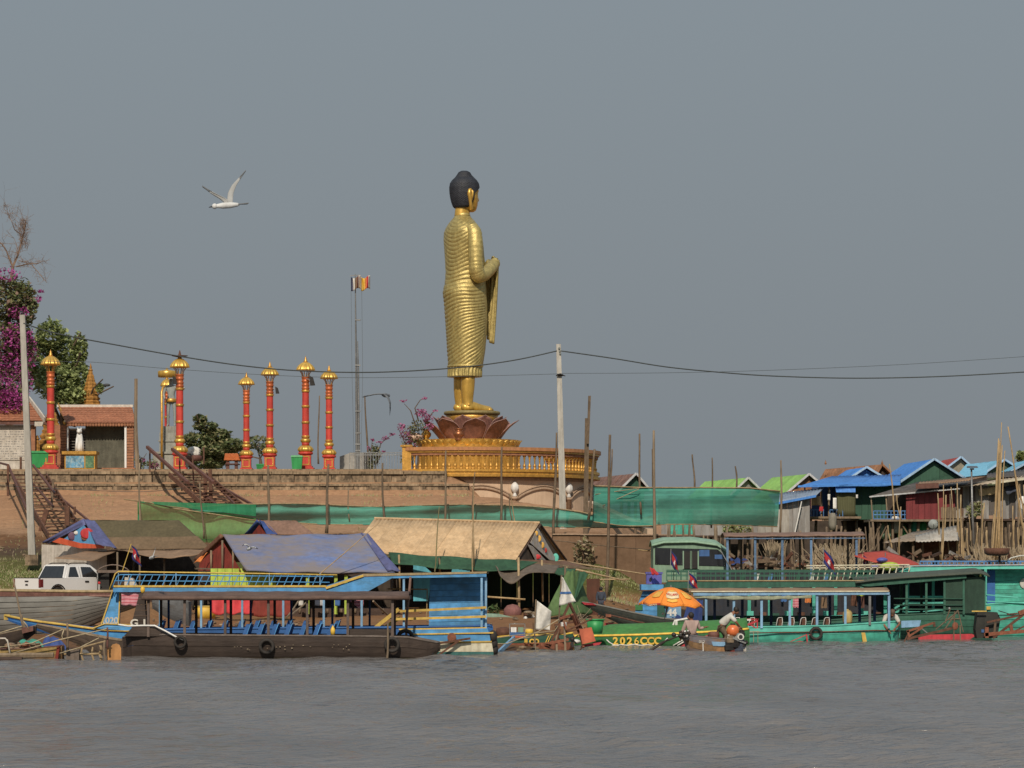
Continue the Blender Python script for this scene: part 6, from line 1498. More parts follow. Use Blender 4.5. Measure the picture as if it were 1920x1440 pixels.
for i in range(3): ob('stern_fender', MB().ell(P(924 + i, 1194 + i * 12, Dn + .25 + .1 * i), (.17, .4, .26), 10, 8), rubber, t, True)
ob('pulley_wheel', MB().tube([P(847, 1195, Dn - .2), P(847, 1195, Dn - .08)], .17, 14), rust, t)
ob('tiller_arm', MB().beam(P(812, 1208, Dn - .25), P(882, 1197, Dn - .3), .08), rust2, t); ob('tiller_arm', MB().beam(P(820, 1230, Dn - .25), P(862, 1200, Dn - .3), .07), rust2, t)
ob('shelf_frame', MB().tube([P(727, 1104, D), P(801, 1105, D), P(800, 1160, D)], .03, 5), bamboo_y, t)
def khflag(px, py, D, w_, h_, label, tilt=0.0, pole_px=None, pole_py0=0, pole_py1=0, fold_=1.0, mpole=None):
 t = thing('national_flag', label, 'flag', P(px, py, D), 'small national flags on the boats')
 def F_(u, v):
  x = u * w_ * math.cos(tilt) + .06 * math.sin(v * 3 + u * 4); y = u * w_ * math.sin(tilt) + v * h_
  return P(px, py, D) + Vector((x, .11 * fold_ * math.sin(u * 7 + v * 2), -y))
 for v0, v1, m_ in ((0, .25, flag_b), (.252, .748, flag_r), (.75, 1, flag_b)):
  ob('flag_band', MB().grid(lambda u, v: F_(u, lerp(v0, v1, v)), 8, 4, (0, .012, 0)), m_, t, True)
 for u0, u1, v0, v1 in ((.34, .66, .60, .66), (.37, .43, .42, .6), (.47, .53, .34, .6), (.57, .63, .42, .6), (.43, .57, .52, .6)):
  ob('temple_emblem', MB().grid(lambda u, v: F_(lerp(u0, u1, u), lerp(v0, v1, v)) + Vector((0, -.012, 0)), 2, 2, (0, -.006, 0)), white_p, t)
 if pole_px: ob('flag_staff', MB().beam(P(pole_px[0], pole_py0, D + .01), P(pole_px[1], pole_py1, D + .01), .03), mpole or bamboo_y, t)
khflag(246, 1022, D, .55, .42, 'national flag on a yellow staff at the bow of the blue boat', .85, (229, 246), 1072, 1020, 1.0, yellow)
D = 137.5; Dn = D - 1.6
t = thing('cargo_boat', 'big grey weathered wooden boat with a maroon band below the white pickup', 'boat', P(100, 1190, D))
hs = stn([(-120, 1106, 1.6, 1215), (0, 1108, 1.6, 1205), (70, 1109, 1.6, 1198), (130, 1110, 1.5, 1188), (170, 1110, 1.4, 1170), (210, 1110, 1.3, 1152), (250, 1110, 1.1, 1138)], Dn)
hull(t, dense(hs, 4), greyhull, 9, D, .07, .25, .5, darkwood, tanroofedge, .06, alt={0: maroon})
ob('rub_rail', MB().beam(P(-100, 1115, Dn - .05), P(250, 1117, Dn + .3), .07, .07), mat('dusty_rose', '#a07468', .7, 0, .2, 2, .4), t)
t = thing('cargo_boat', 'grey boat stern seen under the canopy of the brown boat', 'boat', P(315, 1185, 134))
hull(t, dense(stn([(286, 1120, .5, 1142), (310, 1122, .6, 1158), (345, 1126, .7, 1172), (352, 1128, .7, 1174)], 133.4), 3), mat('slate_hull', '#66696c', .8, 0, .2, 1.2, .4), 4, 134, .05, None)
yaw = math.radians(39.5)
ax = Vector((math.sin(yaw), math.cos(yaw), 0)); rt = Vector((math.cos(yaw), -math.sin(yaw), 0)); O_ = P(77, 1128, 148) - rt * .93; O_.z = 1.68
t = thing('pickup_truck', 'white double cab pickup truck parked on the bank seen from behind', 'truck', O_)
def tp(f, s_, z): return O_ + ax * f + rt * s_ + Vector((0, 0, z))
def side_prism(pts, s0, s1, m_, name):
 vs = [tp(f, s0, z) for f, z in pts] + [tp(f, s1, z) for f, z in pts]; n = len(pts)
 return ob(name, MB().add(vs, [tuple(range(n)), tuple(range(2 * n - 1, n - 1, -1))] + [(i, i + n, (i + 1) % n + n, (i + 1) % n) for i in range(n)]), m_, t)
W = .93
def arch(fc, r_, n=9): return [(fc - r_ * math.cos(math.pi * i / (n - 1)), .38 + r_ * math.sin(math.pi * i / (n - 1))) for i in range(n)]
low = [(0, .45)] + arch(1.05, .46) + arch(4.27, .46) + [(5.2, .45), (5.3, .7), (5.25, 1.02), (4.3, 1.12), (3.62, 1.17), (.03, 1.17), (0, .95)]
side_prism(low, -W, W, carwhite, 'body')
ob('tailgate', MB().prism([tp(-.04, -W + .13, .55), tp(-.04, W - .13, .55), tp(-.05, W - .13, 1.16), tp(-.05, -W + .13, 1.16)], ax * .1), carwhite, t)
ob('bed_rail', MB().beam(tp(-.02, -W + .04, 1.185), tp(-.02, W - .04, 1.185), .07, .03), black, t)
for s_ in (-1, 1):
 ob('taillight', MB().prism([tp(-.045, s_ * (W - .12), .75), tp(-.045, s_ * (W + .006), .75), tp(-.045, s_ * (W + .006), 1.12), tp(-.045, s_ * (W - .12), 1.12)], ax * .18), mat('taillight_red', '#7c1a1e', .2, 0, .2, 4, 0, bump=0, spec=.8), t)
ob('bumper', MB().prism([tp(-.16, -W + .02, .42), tp(-.16, W - .02, .42), tp(-.16, W - .02, .6), tp(-.16, -W + .02, .6)], ax * .2), steel, t)
ob('tailgate_handle', MB().prism([tp(-.07, -.12, 1.0), tp(-.07, .12, 1.0), tp(-.07, .12, 1.06), tp(-.07, -.12, 1.06)], ax * .03), black, t)
ob('badge', MB().prism([tp(-.065, -.09, .83), tp(-.065, .09, .83), tp(-.065, .07, .9), tp(-.065, -.07, .9)], ax * .02), black, t)
def gh(pts_bot, pts_top, wb, wt, m_, name):
 b4 = [tp(f, s_ * wb, z) for f, z in pts_bot for s_ in (-1, 1)]; t4 = [tp(f, s_ * wt, z) for f, z in pts_top for s_ in (-1, 1)]
 return ob(name, MB().add([b4[0], b4[1], b4[3], b4[2], t4[0], t4[1], t4[3], t4[2]], [(3, 2, 1, 0), (4, 5, 6, 7), (0, 1, 5, 4), (1, 2, 6, 5), (2, 3, 7, 6), (3, 0, 4, 7)]), m_, t)
gh([(1.55, 1.175), (4.15, 1.175)], [(1.85, 1.76), (3.25, 1.78)], W - .02, W - .2, carwhite, 'cab')
gh([(1.45, 1.176), (1.56, 1.176)], [(1.72, 1.765), (1.86, 1.765)], W - .05, W - .2, carwhite, 'roll_bar')
ob('roof_panel', MB().prism([tp(1.75, -W + .24, 1.765), tp(1.75, W - .24, 1.765), tp(3.25, W - .26, 1.785), tp(3.25, -W + .26, 1.785)], (0, 0, .05)), carwhite, t)
for s_ in (-1, 1):
 def sd(f, z): return tp(f, s_ * (W - .02 - .18 * (z - 1.175) / .6 + .006), z)
 ob('window', MB().prism([sd(1.72, 1.23), sd(2.38, 1.23), sd(2.30, 1.70), sd(1.95, 1.69)], rt * s_ * .012), glass_d, t)
 ob('window', MB().prism([sd(2.62, 1.23), sd(3.72, 1.22), sd(3.22, 1.69), sd(2.62, 1.70)], rt * s_ * .012), glass_d, t)
 ob('roof_rail', MB().tube([tp(1.9, s_ * (W - .26), 1.80), tp(2.1, s_ * (W - .26), 1.87), tp(3.0, s_ * (W - .26), 1.88), tp(3.2, s_ * (W - .26), 1.82)], .025, 5), black, t, True)
 ob('door_line', MB().prism([sd(2.50, 1.2), sd(2.52, 1.2), sd(2.50, 1.71), sd(2.48, 1.71)], rt * s_ * .004), steel, t)
 ob('door_handle', MB().prism([tp(2.75, s_ * W, .98), tp(2.98, s_ * W, .98), tp(2.98, s_ * W, 1.05), tp(2.75, s_ * W, 1.05)], rt * s_ * .03), black, t)
 ob('wing_mirror', MB().box(-.09, .09, -.14, .14, -.1, .1), black, t, False, (0, 0, 0)).location = tp(3.5, s_ * (W + .12), 1.25) - O_
 for f in (1.05, 4.27):
  o_ = ob('wheel', MB().tube([tp(f, s_ * (W - .26), .38), tp(f, s_ * (W - .01), .38)], .38, 22), rubber, t)
  ob('rim', MB().tube([tp(f, s_ * (W - .02), .38), tp(f, s_ * (W + .004), .38)], .24, 14), steel, o_)
  ob('wheel_arch', MB().tube([tp(f - .5 * math.cos(math.pi * i / 10), s_ * (W + .005), .38 + .5 * math.sin(math.pi * i / 10)) for i in range(11)], .03, 5), black, t, True)
gh([(1.42, 1.18), (1.50, 1.18)], [(1.70, 1.74), (1.76, 1.74)], W - .14, W - .27, glass_d, 'rear_window')
ob('bed_cover', MB().prism([tp(.06, -W + .06, 1.172), tp(.06, W - .06, 1.172), tp(1.45, W - .06, 1.172), tp(1.45, -W + .06, 1.172)], (0, 0, .02)), black, t)
c = P(212, 1100, 150.5)
t = thing('motor_rickshaw', 'motor rickshaw with a brown canopy parked beside the white pickup', 'rickshaw', c)
def ri(u, v): return P(lerp(181, 243, u), 1070 - 12 * math.sin(math.pi * min(1, max(0, u))) ** .7, 150.0 + 1.5 * v)
ob('canopy', MB().grid(ri, 12, 4, (0, 0, -.05)), mat('grey_brown_canopy', '#7b6a60', .8, 0, .15, 2, .3), t, True)
ob('canopy_skirt', MB().box(X(183, 150.0), X(242, 150.0), 149.98, 150.02, Zp(1074, 150.0), Zp(1069, 150.0)), MATS['grey_brown_canopy'], t)
ob('cabin', MB().box(X(188, 150.5), X(205, 150.5), 150.4, 151.5, 1.7, Zp(1074, 150.5)), black, t)
ob('cabin', MB().box(X(206, 150.5), X(238, 150.5), 150.9, 151.5, 1.7, Zp(1074, 150.5)), darkwood, t)
ob('front_panel', MB().prism([P(232, 1110, 150.2), P(262, 1110, 150.2), P(248, 1084, 150.2), P(234, 1082, 150.2)], (0, .6, 0)), white_wall, t)
ob('lamp_lens', MB().ell(P(186, 1093, 150.1), (.07, .05, .07)), brightred, t, True)
for px in (196, 236): ob('wheel', MB().tube([P(px, 1112, 150.2), P(px, 1112, 150.4)], .27, 16), rubber, t)
for px in (183, 241): pole_part(t, P(px, 1108, 150.1), P(px, 1070, 150.1), .025, steel)
for px, lab in ((363, 'left'), (382, 'right')):
 c = P(px, 1085, 150)
 t = thing('motorcycle', lab + ' one of two parked motorcycles with shining headlamps before the blue tarp house', 'motorcycle', Vector((c.x, c.y, 1.5)), 'motorcycles before the blue tarp house')
 z = 1.35; x = c.x
 for f in (-.1, 1.15): ob('wheel', MB().tube([(x - .04, 150 + f, z + .28), (x + .04, 150 + f, z + .28)], .28, 16), rubber, t)
 ob('frame', MB().tube([(x, 150, z + .35), (x, 150.1, z + .8), (x, 150.45, z + .65), (x, 150.9, z + .7), (x, 151.3, z + .65)], [.07, .09, .13, .14, .08], 7), navy, t, True)
 ob('handlebar', MB().tube([(x - .32, 150.15, z + 1.0), (x, 150.1, z + .92), (x + .32, 150.15, z + 1.0)], .02, 5), steel, t)
 ob('headlamp', MB().ell((x, 149.97, z + .84), (.13, .08, .11)), white_p, t, True)
D = 114.5
t = thing('fishing_boat', 'old ochre wooden fishing boat hull lying low at the lower left', 'boat', P(60, 1240, D))
hull(t, dense(stn([(-30, 1220, .5), (30, 1218, .6), (70, 1216, .6), (104, 1213, .5), (112, 1212, .35, 1236)], D - .6), 3), mat('ochre_hull', '#8f6b40', .8, 0, .3, 1.8, .6, '#4c3826', .5, 12, stretch=(.3, 1, 1)), 3, D, .05, .2, .3, wood, maroon, .025, alt={0: mat('dull_ochre_paint', '#a88a48', .8, 0, .25, 2, .5)})
ob('stern_plate', MB().prism([P(107, 1213, D - .55), P(112, 1212, D - .55), P(108, 1240, D - .55), P(102, 1240, D - .55)], (0, 1.0, 0)), redcloth, t)
t = thing('fishing_boat', 'dark boat with a raised maroon bow block behind the ochre hull at the left edge', 'boat', P(10, 1225, 116.5))
hull(t, dense(stn([(-60, 1200, .5, 1230), (0, 1190, .5, 1224), (40, 1181, .35, 1205), (62, 1175, .15, 1188)], 116), 3), mat('black_brown_hull', '#3a2c26', .8, 0, .3, 1.8, .5), 3, 116.5, .05, .2, .3, wood, wood, .03)
ob('bow_block', MB().prism([P(40, 1177, 116), P(62, 1174, 116), P(62, 1183, 116), P(42, 1188, 116)], (0, .4, 0)), maroon, t)
t = thing('fishing_boat', 'dark upturned narrow hull under the long bow of the blue boat', 'boat', P(130, 1210, 118.8))
hull(t, dense(stn([(66, 1172, .1, 1178), (100, 1178, .3, 1192), (150, 1188, .45, 1210), (200, 1198, .5), (232, 1203, .5)], 118.3), 3), mat('tarred_hull', '#57483d', .8, 0, .3, 1.8, .5), 3, 118.8, .05, .2, .3, darkwood, wood, .04)
solo('blue_tarp', MB().grid(quadfn(P(86, 1192, 116), P(108, 1195, 115.6), P(128, 1218, 115.2), P(72, 1226, 115.4), .05, .06), 8, 8, (0, .03, 0)), bluetarp, 'crumpled blue tarp over the boats at the lower left', 'tarp', None, True)
solo('green_tarp', MB().grid(quadfn(P(38, 1200, 115.8), P(70, 1198, 115.4), P(82, 1214, 115.0), P(30, 1216, 115.2), .05, .06), 8, 8, (0, .03, 0)), mat('jade_tarp', '#2f9a84', .8, 0, .2, 2, .4), 'crumpled jade green tarp over the boats at the lower left', 'tarp', None, True)
mb = MB()
for _ in range(40): mb.ell(P(R.uniform(10, 76), R.uniform(1206, 1222), 115 + R.uniform(-.4, .4)), (R.uniform(.06, .2), .15, R.uniform(.04, .1)), 6, 5, R.randrange(3))
solo('rubbish_heap', mb, [wood, tarpbrown, rust], None, None, kind='stuff')
solo('pontoon_log', crook(P(-10, 1230, D - 1.2), P(100, 1228, D - 1.2), .10, .09, .02), wood, 'floating grey log in front of the ochre hull', 'log')
solo('pontoon_log', crook(P(-10, 1238, D - 1.6), P(42, 1237, D - 1.6), .13, .12, .02), darkwood, 'dark floating log at the lower left edge', 'log')
t = thing('propeller_shaft', 'pale wooden long tail shaft with blades and rungs beside the ochre board', 'shaft', P(150, 1228, D))
ob('shaft', MB().tube([P(108, 1227, D), P(186, 1226, D)], .045, 8), bamboo, t, True)
for px in (152, 172):
 for s_ in (-1, 1): ob('rung', MB().tube([P(px, 1226, D), P(px + (2 if s_ > 0 else 4), 1226 - s_ * 13, D)], [.04, .03], 6), bamboo, t)
for s_ in (-1, 1):
 ob('blade', MB().grid(lambda u, v: P(186 + 4 * math.sin(v * 2.6) + (u - .5) * 5, 1226 - s_ * v * 16, D + .08 * (u - .5)), 3, 6, (0, .03, 0)), bamboo, t, True)
ob('handle_bar', MB().tube([P(138, 1218, D), P(198, 1202, D)], .03, 6), bamboo, t)
ob('rung', MB().tube([P(110, 1231, D), P(124, 1238, D)], .03, 6), bamboo, t)
solo('plywood_board', MB().prism([P(200, 1241, D), P(227, 1241, D), P(227, 1216, D), P(224, 1209, D), P(218, 1206.5, D), P(211, 1208.5, D), P(207, 1213.5, D), P(200, 1214.5, D)], (0, .05, 0)), mat('ochre_plywood', '#c38a4a', .75, 0, .15, 2, .3, '#7a5430', .2), 'ochre plywood board with a rounded top standing in the water by the brown hull', 'board')
solo('concrete_block', MB().prism([P(124, 1241, D - .2), P(148, 1241, D - .2), P(148, 1219, D - .2), P(138, 1217, D - .2), P(124, 1220, D - .2)], (0, .5, 0)), mat('muddy_block', '#7d6f64', .9, 0, .2, 3, .4), 'muddy grey block standing in the water beside the pale shaft', 'block')
for i, (a, b, r_, lab, m_) in enumerate((((197, 1241), (195, 1203), .05, 'upright wet stake left of the ochre board', wood), ((127, 1220), (126, 1168), .055, 'dark stake tied under the long blue bow', bark_pole), ((202, 1216), (201, 1176), .045, 'stake tied with rope under the blue prow', maroon),
  ((44, 1178), (24, 1085), .045, 'tall spliced mooring pole crossing the grey boat', wood), ((48, 1188), (40, 1152), .07, 'short thick rope bound stake at the lower left', wood), ((20, 1232), (14, 1199), .03, 'bent pale metal tube standing at the left edge', white_wall), ((98, 1241), (99, 1222), .035, 'short stake in front of the ochre hull', yellow))):
 solo('mooring_stake', crook(P(*a, D - .4 if a[1] > 1200 else D + 4), P(*b, D - .4 if a[1] > 1200 else D + 4), r_, r_ * .7, .015), m_, lab, 'stake', None, True)
for i, (pts, lab) in enumerate((([(-5, 1188), (34, 1176), (42, 1174)], 'pale rope from the left edge to the rope bound stake'), ([(-5, 1214), (60, 1206), (118, 1180)], 'rope rising from the left edge to the stake under the blue bow'), ([(20, 1226), (110, 1200), (200, 1179)], 'long rope rising to the stake under the blue prow'),
  ([(112, 1225), (150, 1214), (186, 1196)], 'rope above the pale shaft'), ([(44, 1165), (50, 1172), (54, 1180)], 'short rope hanging below the spliced mooring pole'), ([(120, 1180), (116, 1192), (118, 1200)], 'knotted rope on the stake under the blue bow'))):
 rope([P(a, b, 113.6) for a, b in pts], .022, lab)
t = thing('metal_frame', 'bent pale metal frame at the lower left edge', 'frame', P(10, 1230, 113.4)); ob('tube', MB().tube([P(-6, 1197, 113.4), P(10, 1197, 113.4), P(14, 1202, 113.4), P(20, 1232, 113.4)], .03, 6), white_wall, t, True)
D = 131; Dn = D - .8
t = thing('wooden_boat', 'low yellow and red wooden boat with yellow lettering behind the rusty frames', 'boat', P(985, 1218, D))
hull(t, dense(stn([(925, 1196, .5), (960, 1192, .75), (1010, 1192, .8), (1060, 1190, .8), (1075, 1188, .6)], Dn), 3), mat('yellow_hull', '#c89a38', .7, 0, .25, 2, .5, '#7a5a30', .3), 3, D, .05, .2, .3, dgreen, brightyel, .03, alt={0: dgreen, 1: rust})
text('letters', 'II CO', .26, P(997, 1203, Dn - .06), brightyel, t, wide=1.0, bold=.015)
for px in (1022, 1026): ob('yellow_bar', MB().beam(P(px, 1207, Dn - .06), P(px + 7, 1192, Dn - .06), .03), brightyel, t)
for px, py, rx, mm, lab in ((944, 1192, .33, rust2, 'round brown coil of rope on the yellow boat'), (992, 1186, .18, brightyel, 'small yellow tub beside the little blue battery box')):
 solo('coil' if rx > .3 else 'tub', MB().lathe([(0, 0), (rx * .8, 0), (rx, rx * .6), (rx * .85, rx * 1.2), (rx * .3, rx * 1.35), (0, rx * 1.2)], 16, P(px, py + 4, D - .3)), mm, lab, 'coil' if rx > .3 else 'tub', None, True)
c = P(970, 1192, Dn - .1)
t = thing('battery_box', 'small open box with white and blue items on a metal frame', 'box', c)
ob('box_body', MB().box(c.x - .3, c.x + .3, c.y, c.y + .4, c.z, c.z + .14), ink_blue, t)
for k, (dx, m_) in enumerate(((-.15, white_p), (.14, palegreen))): ob('packet', MB().box(c.x + dx - .11, c.x + dx + .11, c.y + .03, c.y + .3, c.z + .143, c.z + .34), m_, t)
for dx in (-.31, .31): ob('frame_bar', MB().beam(c + Vector((dx, 0, -.05)), c + Vector((dx, 0, .5)), .03), steel, t)
ob('frame_bar', MB().beam(c + Vector((-.31, 0, .48)), c + Vector((.31, 0, .48)), .03), steel, t)
ob('red_strip', MB().box(c.x - .25, c.x + .3, c.y - .02, c.y + .38, c.z - .08, c.z - .003), orange_p, t)
solo('blue_plank', MB().beam(P(930, 1228, 127), P(964, 1196, 129), .1, .16), paleblue, 'pale blue plank slanting into the water by the blue stern', 'plank')
def sackflag(pts, D, label, print_=False):
 t = thing('sack_flag', label, 'flag', P(*pts[0], D))
 q = [P(a, b, D) for a, b in pts]
 ob('sack_cloth', MB().grid(lambda u, v: q[0].lerp(q[1], u).lerp(q[3].lerp(q[2], u), v) + Vector((0, .10 * math.sin(u * 6 + v * 3), 0)), 12, 14, (0, .02, 0)), sack, t, True)
 if print_:
  ob('printed_stripe', MB().grid(lambda u, v: q[0].lerp(q[1], u).lerp(q[3].lerp(q[2], u), lerp(.52, .6, v) + .06 * u) + Vector((0, .10 * math.sin(u * 6 + (.55 + .06 * u) * 3) - .02, 0)), 10, 3, (0, -.004, 0)), ink_blue, t)
 return t
t = sackflag([(1007, 1126), (1034, 1146), (1031, 1182), (1003, 1180)], 130.2, 'white sack stretched as a flag low beside the rusty frames')
ob('flag_staff', MB().tube([P(1001, 1222, 130.15), P(1005, 1124, 130.15)], .03, 5), wood, t)
t = sackflag([(1053, 1081), (1056, 1083), (1080, 1128), (1048, 1136)], 131.0, 'white sack with a blue printed stripe flying above the rusty frames', True)
ob('flag_staff', MB().tube([P(1046, 1200, 131.1), P(1053, 1078, 131.1)], .035, 5), wood, t)
t = thing('shaft_frame', 'tangle of rusty steel long tail motor frames standing over the water', 'frame', P(1060, 1215, 128))
Dz = 128
for a, b, w_, m_ in (((1030, 1212), (1068, 1131), .09, rust2), ((1068, 1131), (1102, 1205), .09, rust2), ((1014, 1209), (1066, 1199), .11, rust), ((1044, 1228), (1043, 1170), .08, wood), ((1060, 1222), (1058, 1165), .08, wood), ((1050, 1160), (1076, 1152), .09, rust),
     ((1073, 1152), (1086, 1185), .10, rust), ((1057, 1165), (1062, 1180), .07, rust), ((1040, 1172), (1085, 1165), .07, rust2), ((1058, 1185), (1110, 1160), .06, rust2), ((1046, 1190), (1090, 1178), .05, rust2), ((1085, 1180), (1094, 1214), .08, rust),
     ((1005, 1228), (1003, 1190), .04, wood), ((960, 1199), (1040, 1188), .05, wood), ((1038, 1226), (1050, 1180), .05, rust2), ((1076, 1192), (1070, 1210), .05, black), ((1070, 1196), (1080, 1206), .05, black), ((980, 1206), (1030, 1206), .05, rust), ((1060, 1208), (1046, 1196), .05, rust2)):
 ob('frame_bar', MB().beam(P(*a, Dz + R.uniform(-.4, .4)), P(*b, Dz + R.uniform(-.4, .4)), w_), m_, t)
ob('prop_guard', MB().tube([P(1018, 1209, Dz), P(1040, 1219, Dz), (P(1066, 1225, Dz)), P(1088, 1219, Dz), P(1094, 1206, Dz)], .035, 6), rust2, t, True)
ob('tin_can', MB().lathe([(0, 0), (.12, 0), (.13, .16), (0, .16)], 12, P(1057, 1174, Dz)), sack, t)
solo('orange_panel', MB().prism([P(1086, 1180, 127.6), P(1109, 1176, 127.6), P(1117, 1202, 127.6), P(1092, 1208, 127.6)], (0, .08, 0)), orange_p, 'tilted orange red panel hanging on the rusty frames', 'panel')
solo('red_board', MB().prism([P(1090, 1209, 128.5), P(1128, 1204, 128.5), P(1124, 1209, 128.5), P(1092, 1214, 128.5)], (0, .1, 0)), redpaint, 'red board at the waterline below the orange panel', 'board')
solo('propeller', (lambda mb: ([mb.beam(P(1073, 1199, 127.5), P(1073, 1199, 127.5) + Vector((.3 * math.cos(a), 0, .3 * math.sin(a))), .1, .05) for a in (.6, 2.7, 4.8)], mb.ell(P(1073, 1199, 127.5), .09), mb)[2])(MB()), black, 'dark three bladed propeller on the rusty frames', 'propeller')
mb = MB()
for _ in range(40): a = P(1083 + R.uniform(-9, 9), R.uniform(1150, 1185), 128.5); mb.tube([a, a + Vector((R.gauss(0, .25), R.gauss(0, .1), R.gauss(.0, .22)))], .012, 4)
solo('twig_tangle', mb, dryreed, None, None, kind='stuff')
rope([P(886, 1203, 125), P(960, 1192, 127.5), P(1040, 1183, 128), P(1052, 1165, 128.2)], .02, 'slack rope from the blue stern to the rusty frames')
rope([P(905, 1207, 125), P(950, 1207, 127), P(1010, 1184, 128), P(1050, 1160, 128)], .02, 'second rope from the blue stern to the rusty frames')
# ================================================================ boats, right side
def window_posts(t, pxs, D, p0, p1, m, w=4, name='canopy_post', th=.09):
 for px in pxs: ob(name, MB().box(X(px, D) - w * D / F / 2, X(px, D) + w * D / F / 2, D, D + th, Zp(p1, D), Zp(p0, D)), m, t)
def railing(t, px0, px1, D, ptop, pbot, m, step, th=.03, mids=(), lean=0):
 for py in (ptop,) + tuple(mids) + (pbot,): ob('rail', MB().beam(P(px0, py, D), P(px1, py, D), th * 1.3), m, t)
 n = int((px1 - px0) / step)
 for i in range(n + 1): ob('rail_bar', MB().beam(P(px0 + i * step, pbot, D), P(px0 + i * step + lean, ptop, D), th), m, t)
D = 137.2; Dn = D - 1.4
t = thing('longboat', 'long green boat with a yellow stripe and yellow lettering 2026CCC', 'boat', P(1230, 1213, D))
hs = stn([(1062, 1196, .35, 1210), (1090, 1194, .7), (1130, 1193, 1.1), (1200, 1191, 1.4), (1300, 1187, 1.4), (1380, 1183, 1.2), (1405, 1180, 1.0)], Dn)
hull(t, dense(hs, 4), green_h, 3, D, .06, None, .25, green_h, brightyel, .055)
def gdeck(u, v):
 px = lerp(1064, 1404, u); top = np.interp(px, [1062, 1090, 1130, 1200, 1300, 1380, 1405], [1196, 1194, 1193, 1191, 1187, 1183, 1180]); hw = float(np.interp(px, [1062, 1090, 1130, 1200, 1300, 1380, 1405], [.35, .7, 1.1, 1.4, 1.4, 1.2, 1.0])) - .04
 return Vector((X(px, Dn), D - hw + 2 * hw * v, Zp(float(top), Dn) + .03 + .45 * math.sin(math.pi * v) * sstep(1080, 1150, px)))
ob('deck', MB().grid(gdeck, 30, 12, (0, 0, -.04)), mat('deck_green', '#3a8236', .6, 0, .18, 1.2, .3, '#55603a'), t, True)
for i, ch in enumerate('2026CCC'):
 text('letter', ch, .42, P(1154 + i * 13.2, 1202.3, Dn - .035), brightyel, t, wide=1.05, bold=.004 if ch == '6' else .016)
def band(pts, r_, m_, nm='painted_scroll'): ob(nm, MB().tube([P(a, b, Dn - .03) for a, b in pts], r_, 5), m_, t, True)
band([(1137, 1199), (1142, 1204), (1150, 1209), (1160, 1210.5)], .025, sack); band([(1148, 1210.5), (1165, 1209), (1178, 1210), (1190, 1208), (1200, 1210), (1215, 1209), (1224, 1210.5)], .025, sack)
band([(1252, 1196), (1246, 1202), (1238, 1208), (1228, 1210.5)], .025, sack)
for a in (1262, 1270): band([(a, 1210.5), (a + 18, 1200)], .03, sack)
ob('red_panel', MB().prism([P(1276, 1212, Dn - .02), P(1296, 1199, Dn - .02), P(1330, 1190, Dn - .02), P(1322, 1212, Dn - .02)], (0, .05, 0)), redpaint, t)
ob('white_oval', MB().ell(P(1080, 1203, Dn + .1), (.2, .5, .1)), sack, t, True)
ob('deck_vent', MB().prism([P(1239, 1180, Dn + .6), P(1280, 1176, Dn + .6), P(1280, 1178.5, Dn + .6), P(1239, 1182.5, Dn + .6)], (0, .5, 0)), white_p, t)
ob('bench_frame', MB().tube([P(1262, 1173, Dn + .8), P(1265, 1164, Dn + .8), P(1292, 1159, Dn + .8)], .045, 6), white_p, t); ob('bench_leg', MB().beam(P(1268, 1177, Dn + .8), P(1268, 1164, Dn + .8), .1), white_p, t)
solo('hubcap', MB().ell(P(1192, 1175, D), (.16, .14, .08)), brightred, 'small red object on the green deck', 'float', None, True)
c = P(1116, 1188, 134.6)
t = thing('bucket', 'large green plastic bucket on the bow of the green boat', 'bucket', c)
ob('bucket_body', MB().lathe([(0, 0), (.30, 0), (.37, .58), (.34, .58), (.28, .04), (0, .04)], 24, c), greenbin, t, True); ob('bucket_rim', MB().lathe([(.37, .55), (.41, .57), (.40, .62), (.35, .6)], 24, c), greenbin, t, True)
D = 143.5
t = thing('longboat', 'narrow dark boat drawn up with a red tip and grey top', 'boat', P(1190, 1175, D))
hull(t, dense(stn([(1092, 1130, .08, 1133), (1105, 1132, .25, 1141), (1140, 1139, .45, 1160), (1180, 1148, .6, 1178), (1240, 1160, .6, 1190), (1292, 1165, .5, 1192)], D - .6), 4), mat('black_green_hull', '#27332e', .7, 0, .3, 1.5, .4), 3, D, .05, .08, .35, mat('grey_deck', '#7b7a72', .8, 0, .2, 2, .4), MATS['grey_deck'], .045)
ob('red_tip', MB().prism([P(1091, 1129, D - .3), P(1112, 1131, D - .4), P(1118, 1135, D - .4), P(1096, 1134, D - .3)], (0, .55, 0)), redpaint, t)
D = 140.6
t = thing('longboat', 'short dark boat with a grey green top lying in front of the narrow one', 'boat', P(1180, 1175, D))
hull(t, dense(stn([(1137, 1153, .1, 1157), (1160, 1158, .4, 1170), (1200, 1168, .6, 1184), (1240, 1174, .6, 1190)], D - .6), 4), MATS['black_green_hull'], 3, D, .05, .06, .35, mat('sage_deck', '#6d8274', .8, 0, .2, 2, .4), rust2, .04)
ob('bow_block', MB().box(X(1136, D - .3), X(1146, D - .3), D - .25, D + .25, Zp(1157, D), Zp(1152, D)), rust, t)
ob('red_keel', MB().prism([P(1134, 1168, D + .5), P(1175, 1171, D + .5), P(1190, 1179, D + .5), P(1136, 1178, D + .5)], (0, .3, 0)), redpaint, t)
D = 150
t = thing('cabin_boat', 'sky blue boat cabin on the shore with a slab roof and painted 44', 'boat', P(1230, 1170, D))
a, b, c, d = P(1206, 1108, D), P(1248, 1108, D), P(1248, 1164, D), P(1184, 1164, D)
planks(t, a, b, c, d, skyblue, 6, name='cabin_board')
ob('cabin_body', MB().prism([a + Vector((.05, .05, 0)), b + Vector((0, .05, 0)), c + Vector((0, .05, 0)), d + Vector((.1, .05, 0))], (0, 1.6, 0)), deepblue, t)
